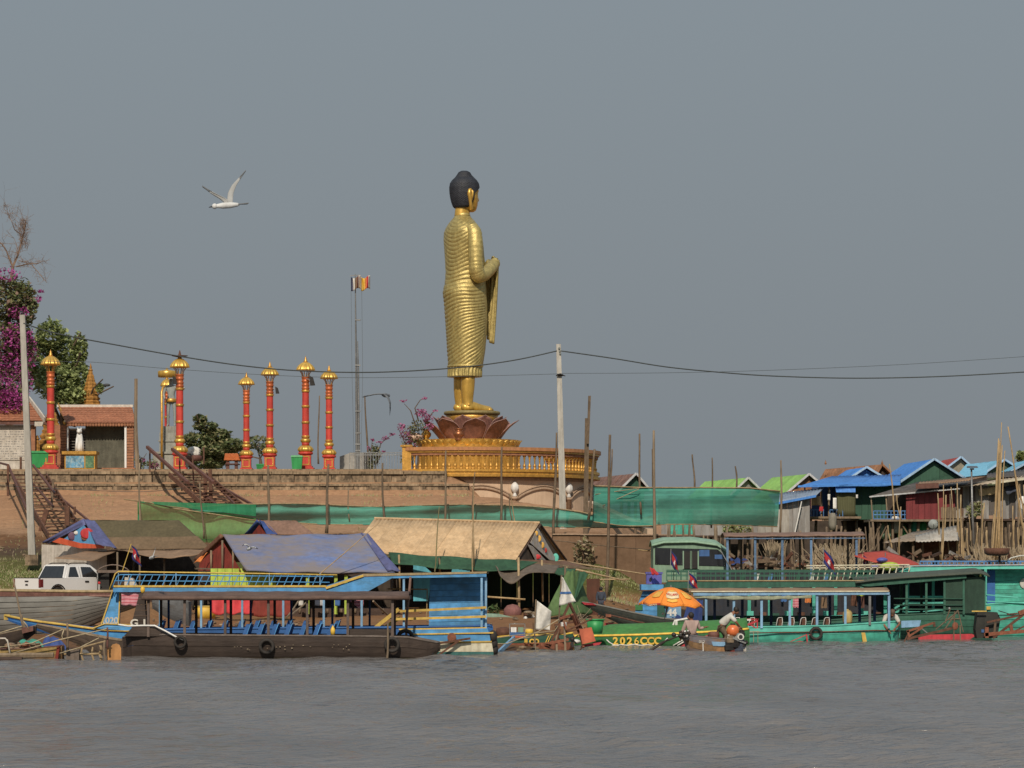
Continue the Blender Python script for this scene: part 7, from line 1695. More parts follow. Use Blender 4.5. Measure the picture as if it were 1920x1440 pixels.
ob('roof_slab', MB().box(X(1202, D), X(1250, D), D - .3, D + 1.8, Zp(1106, D), Zp(1096, D)), skyblue, t)
ob('awning_edge', MB().box(X(1196, D), X(1262, D), D - .4, D - .32, Zp(1108, D), Zp(1106.5, D)), rust2, t)
ob('green_patch', MB().box(X(1191, D), X(1205, D), D - .06, D - .035, Zp(1144, D), Zp(1134, D)), green_h, t)
ob('wheelhouse', MB().prism([P(1248, 1166, D - .8), P(1256, 1132, D - .8), P(1277, 1132, D - .8), P(1277, 1162, D - .8), P(1268, 1166, D - .8)], (0, 1.2, 0)), paleblue, t)
text('letters', '44', .42, P(1260, 1149, D - .82), white_p, t, bold=.02)
ob('door_panel', MB().box(X(1232, D), X(1247, D), D - .05, D - .03, Zp(1160, D), Zp(1132, D)), dgreen, t)
ob('blue_cover', MB().grid(quadfn(P(1292, 1126, D - 1), P(1318, 1124, D - 1), P(1316, 1176, D - 1.2), P(1276, 1176, D - 1.2), 0, .08, 9), 12, 10, (0, .06, 0)), bluepl, t, True)
ob('blue_cover', MB().grid(quadfn(P(1258, 1160, D - 1.4), P(1274, 1152, D - 1.4), P(1290, 1170, D - 1.4), P(1256, 1172, D - 1.4), 0, .08, 9), 8, 6, (0, .06, 0)), bluepl, t, True)
c = P(1226, 1094.5, D + .4)
t = thing('plastic_crate', 'violet plastic crate on the blue slab roof', 'crate', c)
ob('crate_body', MB().box(c.x - .36, c.x + .36, c.y - .3, c.y + .3, c.z, c.z + .46), violet, t); ob('crate_rim', MB().box(c.x - .40, c.x + .40, c.y - .34, c.y + .34, c.z + .463, c.z + .55), violet, t)
ob('crate_hole', MB().ell(c + Vector((-.18, -.3, .18)), (.06, .015, .1)), black, t)
khf = [('national flag drooping in front of the pale green cabin boat', 1258, 1032, 151, .7, .58, 1.0), ('national flag on the rail above the orange umbrella', 1291, 1073, 143, .6, .46, .75), ('national flag before the dry reeds on the dark green boat', 1544, 1029, 150, .85, .62, .85)]
for lab, px, py, dd, w_, h_, ti in khf: khflag(px, py, dd, w_, h_, lab, ti, (px - (8 if px == 1293 else 1), px), py + 34, py - 3, 1.0, steel)
solo('flag', MB().grid(quadfn(P(1218, 1064, 149.5), P(1228, 1067, 149.5), P(1236, 1078, 149.5), P(1222, 1078, 149.5), 0, .05), 5, 5, (0, .02, 0)), brightred, 'small crumpled red flag over the violet crate', 'flag', None, True)
D = 139.5; c = P(1258, 1101, D); r_ = 1.42
t = thing('beach_umbrella', 'orange printed beach umbrella over the green boat', 'umbrella', P(1252, 1180, D))
def umb(u, v, k=0.0):
 a = u * 2 * math.pi; seg = (a * 8 / (2 * math.pi)) % 1; sc_ = 1 - .06 * math.sin(math.pi * seg)
 rr = r_ * v * sc_; zz_ = -.78 * (v ** 1.7) * (1 - .05 * math.sin(math.pi * seg)) + .04 * math.sin(math.pi * seg) * v
 return c + Vector((rr * math.sin(a) , -rr * math.cos(a), zz_ + rr * math.sin(a) * -.05)) + Vector((0, -.0, k))
for k in range(8):
 ob('panel', MB().grid(lambda u, v: umb((k - .5 + u) / 8, .02 + .98 * v), 10, 10, (0, 0, -.015)), umb_m, t, True)
for k in (-2, -1, 0, 1, 2):
 ob('valance', MB().grid(lambda u, v: umb((k - .5 + u) / 8, 1.0) + Vector((0, 0, -.10 * v)), 8, 2, (0, .012, 0)), umb_red if k in (-1, 2) else umb_m, t, True)
def onu(u, v, off=.02): 
 p = umb(u, v); return p + Vector((0, -off, off * 1.5))
ob('printed_emblem', MB().grid(lambda u, v: onu((lerp(-.40, .40, u)) * (1 - .35 * abs(v - .5)) / 8 + .004, lerp(.50, .80, v)), 8, 6, (0, -.004, .004)), umb_wht, t, True)
ob('printed_emblem', MB().grid(lambda u, v: onu(lerp(-.24, .24, u) / 8, lerp(.82, .93, v)), 6, 4, (0, -.004, .004)), umb_yel, t, True)
ob('printed_emblem', MB().grid(lambda u, v: onu(lerp(-.24, .24, u) / 8, lerp(.40, .49, v)), 6, 4, (0, -.004, .004)), umb_yel, t, True)
for uc in (-.95, .98): ob('printed_emblem', MB().grid(lambda u, v: onu((uc + lerp(-.25, .25, u)) / 8, lerp(.5, .78, v)), 6, 4, (0, -.004, .004)), umb_yel, t, True)
def ctext(s_, u0, u1, v0, v1, m_, fn):
 "lettering bent on to the cloth"
 cu = bpy.data.curves.new('letters', 'FONT'); cu.body = s_; cu.size = 1; cu.offset = .02; cu.resolution_u = 3; tmp = bpy.data.objects.new('letters', cu); COL.objects.link(tmp)
 me_ = bpy.data.meshes.new_from_object(tmp.evaluated_get(bpy.context.evaluated_depsgraph_get())); bpy.data.objects.remove(tmp)
 xs_ = [v.co.x for v in me_.vertices]; x0_, x1_ = min(xs_), max(xs_)
 vs_ = [fn(lerp(u0, u1, (v.co.x - x0_) / (x1_ - x0_)), lerp(v1, v0, v.co.y / .75)) for v in me_.vertices]
 mb = MB().add(vs_, [tuple(p.vertices) for p in me_.polygons]); ob('letters', mb, m_, t)
ctext('HANUMAN', -.37 / 8, .37 / 8, .59, .70, umb_red, lambda u, v: onu(u, v, .035))
ctext('HANUMAN', (-1.36) / 8, (-.66) / 8, 0, 1, umb_wht, lambda u, v: umb(u, 1.0) + Vector((0, -.02, -.015 - .07 * v)))
ctext('HANUMAN', (1.62) / 8, (2.1) / 8, 0, 1, umb_wht, lambda u, v: umb(u, 1.0) + Vector((.02, -.02, -.015 - .07 * v)))
ob('pole', MB().tube([P(1242, 1182, D), c + Vector((0, 0, .06))], .022, 6), steel, t)
ob('ferrule', MB().lathe([(.04, 0), (.03, .06), (0, .1)], 8, c), steel, t)
ob('pole_knob', MB().ell(P(1243, 1151, D - .05), (.06, .06, .06)), white_p, t, True)
for k in range(8):
 p0 = umb((k + .5) / 8, .95) + Vector((0, 0, -.03)); ob('rib', MB().beam(c + Vector((0, 0, -.06)), p0, .015), steel, t)
D = 143.6; Dn = D - 1.3
t = thing('passenger_boat', 'long turquoise passenger boat with a tan roofed blue edged canopy', 'boat', P(1530, 1206, D))
hull(t, dense(stn([(1340, 1178, .8), (1390, 1177, 1.1), (1460, 1176, 1.25), (1560, 1174, 1.3), (1640, 1169, 1.15), (1680, 1166.5, .8), (1690, 1166, .55, 1196)], Dn), 4), turq, 3, D, .06, .28, .25, mat('grey_brown_deck', '#857566', .85, 0, .2, 2, .4), turq2, .05, alt={0: turq2, 2: turq_scum})
ob('rub_rail', MB().tube([P(1395, 1187, Dn - .03), P(1560, 1184.5, Dn - .04), P(1640, 1182, Dn + .1), P(1686, 1183, Dn + .6)], .03, 5), rust2, t, True)
ob('hull_stain', MB().prism([P(1615, 1186, Dn - .005), P(1622, 1186, Dn - .005), P(1626, 1206, Dn + .02), P(1618, 1206, Dn + .02)], (0, -.012, 0)), yellow, t)
arched_roof(t, 1292, 1668, 1111, D, 1.35, .14, mat('tan_canopy', '#9a7c5c', .8, 0, .2, 1.5, .4, '#7d674c', .3), .05, py1=1110)
ob('canopy_fascia', MB().prism([P(1300, 1117, Dn - .03), P(1668, 1115, Dn - .03), P(1668, 1110, Dn - .03), P(1300, 1110.5, Dn - .03)], (0, .06, 0)), paleblue, t)
ob('canopy_edge', MB().beam(P(1296, 1109, Dn - .05), P(1666, 1108.6, Dn - .05), .06, .05), cream, t)
ob('hanging_blind', MB().grid(quadfn(P(1302, 1117, Dn), P(1522, 1116, Dn), P(1522, 1121, Dn), P(1302, 1121, Dn), .09, .03, 30), 60, 3, (0, .03, 0)), mat('pale_olive_blind', '#a9b092', .8, 0, .15, 1.5, .3), t, True)
ob('lime_cloth', MB().grid(quadfn(P(1600, 1112, Dn), P(1622, 1112, Dn), P(1621, 1117, Dn), P(1606, 1116, Dn), .02, .02), 6, 3, (0, .02, 0)), limegreen, t)
window_posts(t, (1324, 1376, 1428, 1481, 1532, 1585, 1667), Dn + .05, 1116, 1178, paleblue, 4.5)
window_posts(t, (1631,), Dn + .05, 1116, 1172, mat('grey_post', '#77787a', .7), 4.5)
window_posts(t, (1340, 1392, 1446, 1500, 1556, 1612, 1640), D + 1.2, 1114, 1176, bluewall, 5)
for px, mm in ((1458, sack), (1480, sack), (1502, sack), (1524, sack), (1546, sack), (1354, sack), (1378, sack), (1406, sack)):
 c = P(px, 1178, Dn + .5)
 ob('seat_frame', MB().tube([c + Vector((-.1, 0, -.1)), c + Vector((0, 0, .42)), c + Vector((.05, 0, .47)), c + Vector((.2, 0, .48)), c + Vector((.22, 0, .3)), c + Vector((.16, 0, -.1))], .02, 5), white_p, t, True)
 ob('seat_back', MB().prism([c + Vector((.02, .02, .05)), c + Vector((.18, .02, .05)), c + Vector((.2, .02, .42)), c + Vector((.07, .02, .42))], (0, 1.0, 0)), rust2, t)
c = P(1589, 1169, Dn + .5)
solo('jerrycan', MB().lathe([(0, 0), (.19, 0), (.215, .08), (.22, .3), (.215, .48), (.15, .57), (.06, .6), (.06, .64), (0, .64)], 20, c), jerry, 'dull yellow round jerrycan on the deck of the turquoise boat', 'jerrycan', None, True)
tyre(1530, 1188, Dn - .14, .31, 'tyre fender hanging on the side of the turquoise boat')
t = thing('small_anchor', 'red painted iron frame hanging beside the tyre of the turquoise boat', 'anchor', P(1514, 1208, Dn - .2))
for a, b in (((1512, 1189), (1514, 1206)), ((1482, 1203), (1512, 1190)), ((1476, 1207), (1500, 1202)), ((1500, 1202), (1518, 1206)), ((1516, 1190), (1520, 1190))): ob('frame_bar', MB().beam(P(*a, Dn - .2), P(*b, Dn - .2), .06 if a[0] == 1512 else .03), redpaint, t)
t = thing('hand_tractor', 'red steel hand tractor frame on the stern of the turquoise boat', 'machine', P(1400, 1180, 138))
for a, b, w_ in (((1386, 1178), (1420, 1164), .08), ((1384, 1161), (1422, 1161), .05), ((1388, 1161), (1390, 1178), .07), ((1396, 1161), (1398, 1176), .05), ((1390, 1177), (1398, 1162), .05), ((1405, 1170), (1418, 1178), .05), ((1420, 1160), (1420, 1178), .05)): ob('frame_bar', MB().beam(P(*a, 138), P(*b, 138), w_), redpaint, t)
ob('grip', MB().beam(P(1398, 1162, 137.9), P(1408, 1162.5, 137.9), .07), white_p, t)
t = thing('stake_fence', 'thin pale cane rack standing in the water by the turquoise boat', 'rack', P(1405, 1207, 139))
for px in (1405, 1413, 1421): ob('cane', MB().beam(P(px, 1208, 139.4), P(px, 1183, 139.4), .025), dryreed, t)
ob('cane', MB().beam(P(1398, 1184, 139.4), P(1424, 1184, 139.4), .03), dryreed, t)
D = 150.6; Dn = D - 1.8
t = thing('ferry_boat', 'dark green wooden ferry with an upper railing and a sloping roofed cabin', 'boat', P(1600, 1197, D))
hull(t, dense(stn([(1245, 1172, 1.0), (1300, 1172, 1.6), (1500, 1168, 1.8), (1680, 1154, 1.8), (1780, 1150, 1.75), (1845, 1150, 1.5), (1862, 1152, 1.3)], Dn), 4), dgreen2, 5, D, .06, .15, .25, dgreen, dgreen, .05)
ob('deck_floor', MB().prism([P(1246, 1101, Dn), P(1246, 1096, Dn), P(1640, 1096, Dn), P(1640, 1101, Dn)], (0, 3.4, 0)), dgreen, t)
ob('fascia', MB().prism([P(1243, 1103, Dn - .05), P(1252, 1089, Dn - .05), P(1640, 1090, Dn - .05), P(1640, 1100, Dn - .05)], (0, .06, 0)), dgreen2, t)
ob('fascia_edge', MB().beam(P(1252, 1089, Dn - .07), P(1620, 1088.5, Dn - .07), .05), tanroofedge, t)
railing(t, 1250, 1640, Dn + .05, 1069, 1089, dgreen2, 9.2, .03, (1072.5, 1080))
railing(t, 1250, 1640, D + 1.6, 1071, 1088, dgreen, 13, .03, (1078,))
def rf_(u, v):
 px = lerp(1604, 1856, u); top = float(np.interp(px, [1600, 1640, 1700, 1800, 1838, 1856], [1092, 1087, 1082, 1076, 1073.5, 1080]))
 return Vector((X(px, Dn - .2), lerp(Dn - .25, D + 1.9, v), Zp(top, Dn) + .22 * math.sin(math.pi * v)))
ob('roof', MB().grid(rf_, 30, 8, (0, 0, -.06)), mat('roof_grey_green', '#454f45', .8, 0, .2, 1.2, .4, '#5c5a4c'), t, True)
def fas(u, v):
 px = lerp(1612, 1812, u); top = float(np.interp(px, [1600, 1640, 1700, 1800, 1838], [1092, 1087.5, 1082.5, 1076.5, 1074])); bot = float(np.interp(px, [1600, 1625, 1812], [1093, 1100, 1084])); return P(px, lerp(top, bot, v), Dn - .12)
ob('roof_fascia', MB().grid(fas, 20, 2, (0, .06, 0)), dgreen2, t)
window_posts(t, (1700, 1737, 1771, 1807), Dn, 1084, 1152, dgreen2, 4)
window_posts(t, (1690, 1728, 1790), D + 1.6, 1084, 1152, dgreen, 5)
ob('cabin_wall', MB().prism([P(1771, 1086, Dn + .06), P(1808, 1083, Dn + .06), P(1846, 1081, Dn + .06), P(1846, 1150, Dn + .06), P(1771, 1150, Dn + .06)], (0, .05, 0)), mat('cabin_green', '#1f4838', .7, 0, .2, 1.5, .4, '#152f26'), t)
ob('cabin_end', MB().prism([P(1846, 1080, Dn + .1), P(1846, 1150, Dn + .1), P(1846, 1150, D + 1.7), P(1846, 1082, D + 1.7)], (.05, 0, 0)), dgreen2, t)
for py in (1122, 1134, 1142): ob('cabin_rail', MB().beam(P(1676, py, Dn - .02), P(1806, py + .5, Dn - .02), .045), dgreen, t)
ob('waterline_board', MB().prism([P(1722, 1194, Dn - .03), P(1740, 1190, Dn - .03), P(1822, 1188.5, Dn - .03), P(1830, 1192, Dn - .03), P(1818, 1199, Dn - .03), P(1722, 1199, Dn - .03)], (0, .06, 0)), redpaint, t)
ob('inner_wall', MB().box(X(1290, D), X(1676, D), D + 1.4, D + 1.5, Zp(1172, D), Zp(1155, D)), dgreen, t)
ob('blue_plate', MB().prism([P(1690, 1164, Dn - .6), P(1727, 1163, Dn - .6), P(1724, 1175, Dn - .6), P(1690, 1177, Dn - .6)], (0, .1, 0)), paleblue, t)
D = 157; Dn = D - 2
t = thing('ferry_boat', 'big turquoise ferry at the right edge with a boarded cabin and blue roof railing', 'boat', P(1850, 1190, D))
hull(t, dense(stn([(1300, 1160, 1.2), (1500, 1158, 2), (1700, 1152, 2), (1860, 1133, 2), (2000, 1128, 1.9), (2080, 1128, 1.5)], Dn), 3), turq, 5, D, .06, .15, .25, dgreen, turq2, .05)
ob('roof_slab', MB().prism([P(1690, 1072, Dn), P(1712, 1062, Dn), P(1960, 1059.5, Dn), P(2040, 1062, Dn), P(2040, 1066, Dn), P(1846, 1067, Dn), P(1720, 1072, Dn)], (0, 4.0, 0)), turq2, t)
ob('roof_edge', MB().beam(P(1700, 1061, Dn - .04), P(1950, 1058.5, Dn - .04), .05), trimwhite, t)
a, b, c, d = P(1862, 1067, Dn + .9), P(1990, 1066, Dn + .9), P(1990, 1134, Dn + .9), P(1860, 1136, Dn + .9)
planks(t, a, b, c, d, turq, 9, name='cabin_board')
ob('door_panel', MB().prism([P(1851, 1070, Dn + .86), P(1866, 1069, Dn + .86), P(1866, 1133, Dn + .86), P(1851, 1134, Dn + .86)], (0, .03, 0)), deepblue, t)
ob('cabin_back', MB().box(X(1860, Dn), X(1990, Dn), Dn + 1.0, D + 1.5, d.z, a.z), turq, t)
ob('name_disc', MB().ell(P(1921, 1094, Dn + .85), (.24, .04, .26)), sack, t, True)
window_posts(t, (1848,), Dn, 1067, 1137, turq2, 5)
window_posts(t, (1702, 1750, 1786), D + .6, 1085, 1152, turq2, 5)
window_posts(t, (1443, 1526, 1567, 1616, 1660, 1484, 1405), D + .4, 1098, 1158, turq, 6)
for a_, b_ in (((1676, 1141), (1700, 1128)), ((1676, 1150), (1700, 1138)), ((1700, 1119), (1770, 1119)), ((1700, 1130), (1770, 1130)), ((1696, 1148), (1770, 1148))): ob('inner_rail', MB().beam(P(*a_, D), P(*b_, D), .09), turq2, t)
ob('stern_rail', MB().beam(P(1849, 1115, Dn - .05), P(1909, 1120, Dn - .05), .05), turq2, t); ob('stern_rail', MB().beam(P(1849, 1127, Dn - .05), P(1925, 1131, Dn - .05), .05), turq2, t)
ob('hull_board', MB().prism([P(1852, 1137, Dn - .04), P(1990, 1134, Dn - .04), P(1990, 1150, Dn - .04), P(1852, 1153, Dn - .04)], (0, .06, 0)), turq2, t)
ob('yellow_box', MB().box(X(1849, Dn), X(1857, Dn), Dn - .15, Dn - .06, Zp(1143, Dn), Zp(1137, Dn)), yellow, t)
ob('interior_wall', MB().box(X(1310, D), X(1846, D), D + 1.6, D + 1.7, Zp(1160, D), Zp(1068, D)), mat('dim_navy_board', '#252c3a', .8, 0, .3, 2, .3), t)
for i in range(16): ob('seat_box', MB().box(X(1400 + i * 24, D + .6), X(1412 + i * 24, D + .6), D + .3, D + .9, Zp(1158, D), Zp(1146 + (i % 3) * 2, D)), (turq2, rust2, dgreen)[i % 3], t)
for px, py, h_, m_ in ((1487, 1125, 22, pink), (1510, 1124, 14, orangecloth), (1540, 1128, 20, tarpbrown), (1596, 1122, 22, rust2), (1610, 1118, 30, maroon), (1465, 1124, 12, ink_blue)):
 ob('hung_garment', MB().grid(quadfn(P(px, py - 8, D - .6), P(px + 10, py - 8, D - .6), P(px + 11, py + h_ - 8, D - .6), P(px - 1, py + h_ - 8, D - .6), 0, .04), 5, 6, (0, .03, 0)), m_, t)
railing(t, 1725, 1940, Dn + .2, 1053, 1060, railblue, 11, .035)
railing(t, 1725, 1940, D + 1.6, 1052, 1059, railblue, 7, .035)
D = 158.5
t = thing('deck_awning', 'long brown cloth awning on blue posts over a boat deck', 'awning', P(1490, 1090, D))
arched_roof(t, 1358, 1622, 1007, D, 1.5, .18, mat('dusty_awning', '#86695a', .85, 0, .15, 1.2, .3, '#5c483c'), .05, py1=1005)
ob('awning_frame', MB().beam(P(1358, 1010, D - 1.5), P(1622, 1009, D - 1.5), .05), railpale, t)
window_posts(t, (1364, 1416, 1467, 1521, 1606), D - 1.45, 1008, 1092, railpale, 4.2, 'awning_post', .08)
window_posts(t, (1390, 1500, 1590), D + 1.4, 1006, 1092, wood, 4, 'awning_post', .08)
ob('strut', MB().beam(P(1350, 1030, D - 1.5), P(1372, 1068, D - 1.5), .04), steel, t)
for i, px in enumerate(range(1386, 1640, 26)): ob('deck_chair', MB().prism([P(px, 1092, D), P(px + 8, 1092, D), P(px + 12, 1076, D), P(px + 5, 1076, D)], (0, .5, 0)), (dgreen, white_p, railblue, maroon)[i % 4], t)
t = thing('white_deck_rail', 'white slanting barred rail in front of the red awning', 'railing', P(1600, 1088, 154.8))
for py in (1059.5, 1064): ob('rail', MB().beam(P(1512, py + 1, 154.8), P(1705, py - 1, 154.8), .05), cream, t)
for i in range(16): ob('rail_bar', MB().beam(P(1520 + i * 12, 1088, 154.8), P(1526 + i * 12, 1062, 154.8), .05), cream, t)
D = 162; Dn = 160.5
t = thing('cabin_boat', 'pale green cabin cruiser with a rounded roof and dark glass windows', 'boat', P(1300, 1095, D))
prf = [(1225, 1092), (1225, 1018), (1242, 1013.5), (1290, 1013), (1330, 1016), (1352, 1023), (1364, 1038), (1368, 1060), (1376, 1092)]
ob('cabin_shell', MB().prism([P(a, b, Dn) for a, b in prf], (0, 3, 0)), palegreen, t)
ob('roof_cap', MB().grid(lambda u, v: P(float(np.interp(u, [0, .2, .5, .75, 1], [1222, 1245, 1300, 1345, 1366])), float(np.interp(u, [0, .2, .5, .75, 1], [1022, 1016, 1015, 1021, 1036])), Dn - .15) + Vector((0, 3.3 * v, .25 * math.sin(math.pi * v))), 20, 8, (0, 0, -.08)), palegreen, t, True)
ob('window_band', MB().prism([P(1228, 1058, Dn - .01), P(1228, 1027, Dn - .01), P(1345, 1030, Dn - .01), P(1360, 1042, Dn - .01), P(1363, 1062, Dn - .01), P(1342, 1061, Dn - .01)], (0, -.03, 0)), glass_d, t)
for x0_, x1_ in ((1282, 1294), (1297, 1308)):
 ob('door_glass', MB().box(X(x0_, Dn), X(x1_, Dn), Dn - .09, Dn - .06, Zp(1066, Dn), Zp(1034, Dn)), black, t)
 for xx in (x0_ - 1, x1_ + 1): ob('door_frame', MB().box(X(xx, Dn) - .03, X(xx, Dn) + .03, Dn - .11, Dn - .05, Zp(1067, Dn), Zp(1033, Dn)), palegreen, t)
ob('blind', MB().box(X(1311, Dn), X(1330, Dn), Dn - .045, Dn - .032, Zp(1043, Dn), Zp(1031, Dn)), ink_blue, t); ob('blind', MB().box(X(1340, Dn), X(1356, Dn), Dn - .045, Dn - .032, Zp(1048, Dn), Zp(1040, Dn)), ink_blue, t)
t = thing('parasol', 'wide salmon red cloth parasol over the upper deck', 'parasol', P(1660, 1092, 157))
def ra_(u, v):
 px = lerp(1602, 1722, u); top = float(np.interp(px, [1602, 1620, 1660, 1690, 1722], [1039, 1035, 1032, 1042, 1056])); bot = float(np.interp(px, [1602, 1640, 1680, 1722], [1042, 1054, 1058, 1058])); return P(px, lerp(top, bot, v), 159 - 3.2 * v)
ob('canopy', MB().grid(ra_, 24, 8, (0, 0, -.03)), redumb, t, True)
ob('pole', MB().tube([P(1660, 1092, 157.5), P(1660, 1036, 157.5)], .03, 6), steel, t)
for px, py, rx, m_, nm, lab in ((1654, 1050, .28, violet, 'parcel', 'violet bundle hanging under the red parasol'), (1668, 1062, .5, limegreen, 'bunch', 'bunch of yellow green leaves under the red parasol'), (1640, 1062, .2, violet, 'parcel', 'small violet bag under the red parasol')):
 solo('bundle', MB().ell(P(px, py, 155.6), (rx, .25, rx * .45), 12, 8), m_, lab, 'bundle', None, True)
khflag(1618, 1040, 156.4, .5, .4, 'national flag half hidden by the red parasol', .9, (1612, 1618), 1070, 1038)
solo('satellite_bowl', MB().lathe([(0, 0), (.45, .03), (.60, .12), (.63, .38), (.6, .38), (.55, .14), (.4, .08), (0, .06)], 28, P(1869, 1042.5, 155)), rust2, 'rusty round bowl on a short post above the turquoise ferry roof', 'bowl', None, True)
solo('short_post', MB().tube([P(1874, 1061, 155), P(1874, 1041, 155)], .06, 7), black, 'black short post under the rusty bowl', 'post')
solo('arched_rail', MB().tube([P(1886, 1053, 155.5), P(1896, 1046, 155.5), P(1912, 1042, 155.5), P(1932, 1041, 155.5)], .03, 6), sack, 'white curved tube at the right edge above the turquoise ferry', 'rail')
D = 146.3
t = thing('longtail_motor', 'black engine cover with long rusty shaft frames at the lower right', 'motor', P(1860, 1200, D))
ob('engine_cover', MB().prism([P(1832, 1197, D), P(1829, 1180, D), P(1833, 1146, D), P(1870, 1148, D), P(1876, 1160, D), P(1870, 1196, D)], (0, .8, 0)), mat('black_tarp', '#232826', .7, 0, .3, 2, .4, '#3e3c34'), t)
ob('label_plate', MB().box(X(1840, D), X(1845, D), D - .04, D, Zp(1186, D), Zp(1180, D)), ink_blue, t)
for a, b, w_, m_ in (((1850, 1167), (1925, 1151), .09, rust2), ((1862, 1196), (1922, 1150), .11, rust2), ((1845, 1190), (1925, 1183), .16, rust), ((1895, 1172), (1898, 1188), .14, rust), ((1866, 1167), (1864, 1192), .1, bark_pole), ((1900, 1185), (1925, 1172), .07, rust2), ((1872, 1145), (1905, 1155), .04, black), ((1822, 1146), (1850, 1146), .05, yellow), ((1910, 1150), (1922, 1146), .2, rust), ((1850, 1176), (1850, 1196), .16, rust), ((1888, 1152), (1925, 1148), .06, rust2)):
 ob('frame_bar', MB().beam(P(*a, D - .3), P(*b, D - .3), w_), m_, t)
t = thing('longtail_motor', 'red rusty long tail shaft reaching from the bow of the turquoise boat', 'motor', P(1740, 1190, 141))
for a, b, w_, m_ in (((1700, 1198), (1785, 1178), .11, rust2), ((1700, 1184), (1750, 1168), .09, rust), ((1703, 1194), (1730, 1176), .08, rust), ((1702, 1182), (1706, 1198), .09, rust), ((1751, 1166), (1752, 1175), .1, rust2), ((1728, 1178), (1740, 1188), .04, steel), ((1695, 1204), (1705, 1184), .05, rust2)):
 ob('frame_bar', MB().beam(P(*a, 141), P(*b, 141), w_), m_, t)
ob('blade_disc', MB().ell(P(1791, 1174, 141), (.14, .05, .18)), rust, t, True)
t = thing('drying_frame', 'thin cane tripod with cords beside the dark green hull', 'frame', P(1795, 1185, 144))
for a, b in (((1770, 1182), (1796, 1144)), ((1796, 1144), (1806, 1185)), ((1772, 1168), (1782, 1140)), ((1776, 1162), (1800, 1160)), ((1755, 1180), (1796, 1146)), ((1788, 1202), (1790, 1146)), ((1801, 1202), (1800, 1172))): ob('cane', MB().tube([P(*a, 144), P(*b, 144)], .028, 5), bark_pole, t)
ob('mast_disc', MB().ell(P(1780, 1141, 144), (.06, .04, .06)), steel, t)
# ================================================================ stilt houses on the right
def gable_house(name, label, ap, le, re, D, bpx, L, wall_py, mroof, mwall, mside, trim, rest=None, sw=1.0, over=.35, under=True):
 A = P(*ap, D); B = Vector((X(bpx, D + L), D + L, A.z)); V = B - A; s_ = -V.x / V.y
 def g(px, py):
  x = X(px, D); d_ = (x - A.x) * s_; return P(px, py, D + d_)
 LE, RE = g(*le), g(*re); t = thing(name, label, 'house', Vector((A.x, A.y, Zp(wall_py, D)))); back = V.normalized()
 for nm, E in (('l', LE), ('r', RE)):
  ov = (E - A).normalized() * over
  if nm == 'l': sheets(t, B, A, E + ov, E + ov + V, mroof, sw, .22, .02)
  else: sheets(t, A, B, E + ov + V, E + ov, mroof, sw, .22, .02)
  ob('barge_board', MB().beam(A + Vector((0, -.04, .02)), E + ov + Vector((0, -.04, .02)), .05, .13), trim, t)
 zb = Zp(wall_py, D); i_ = back * .35; lo = LE + i_ + Vector((.1, 0, -.06)); hi = RE + i_ + Vector((-.1, 0, -.06)); tp_ = A + i_ + Vector((0, 0, -.1))
 n = max(3, int((hi - lo).length / .9))
 for k in range(n):
  u0, u1 = k / n, (k + 1) / n - .004; pts = []
  def top(u):
   p = lo.lerp(hi, u); ua = (tp_.x - lo.x) / (hi.x - lo.x); z_ = lerp(lo.z, tp_.z, u / ua) if u < ua else lerp(tp_.z, hi.z, (u - ua) / (1 - ua)); return Vector((p.x, p.y, z_))
  a_, b_ = top(u0), top(u1); ua = (tp_.x - lo.x) / (hi.x - lo.x)
  q = [Vector((a_.x, a_.y, zb)), Vector((b_.x, b_.y, zb)), b_] + ([top(ua)] if u0 < ua < u1 else []) + [a_]
  ob('wall_sheet', MB().prism(q, back * (.05 + .01 * (k % 2))), mwall, t)
 for s__, p in ((0, lo), (1, hi)): ob('side_wall', MB().prism([Vector((p.x, p.y, zb)) + back * .08, p + back * .08, p + V, Vector((p.x, p.y, zb)) + V], (.05 if s__ == 0 else -.05, 0, 0)), mside, t)
 ob('floor', MB().prism([Vector((lo.x, lo.y, zb - .02)), Vector((hi.x, hi.y, zb - .02)), Vector((hi.x, hi.y, zb - .02)) + V, Vector((lo.x, lo.y, zb - .02)) + V], (0, 0, -.15)), wood, t)
 if under:
  for u in (.02, .35, .68, .98):
   for w_ in (.05, .9):
    p = lo.lerp(hi, u) + V * w_; gz = ground_z(p.x, p.y) - .3
    ob('stilt', MB().tube([(p.x, p.y, gz), (p.x + R.uniform(-.05, .05), p.y, zb - .17)], .1, 6), bark_pole, t)
 return t, g, zb
gable_house('stilt_house', 'low house with a rusty striped roof just right of the round base', (1193, 888), (1168, 913), (1214, 913), 205, 1120, 9, 935, rustroof, greenwall, zincdark, trimwhite, None, .8)
gable_house('stilt_house', 'lime green roofed house with a small grey gable behind the teal net', (1403, 896), (1376, 922), (1430, 922), 212, 1322, 9, 960, limeroof, zinc, zinc, trimwhite)
gable_house('stilt_house', 'larger lime green roofed house right of the teal net pole', (1517, 889), (1462, 936), (1560, 925), 206, 1448, 8, 960, limeroof, brownroof2, zinc, trimwhite)
t, g, zb = gable_house('stilt_house', 'house with a brown tile roof and dark gable behind the blue roofs', (1654, 871), (1640, 895), (1672, 888), 214, 1548, 10, 930, tile_b, darkint, brownroof2, tile_b, None, .8)
for px in (1548, 1654): ob('ridge_finial', MB().lathe([(.05, 0), (.08, .1), (.03, .2), (0, .35)], 8, P(px, 871, 214 if px == 1654 else 222)), tile_b, t)
solo('thatch_slope', MB().prism([P(1476, 922, 203), P(1530, 906, 203), P(1545, 935, 203), P(1470, 935, 203)], (0, 1.5, 0)), tile_b, 'brown tile slope between the lime roof and the blue veranda roof', 'roof')
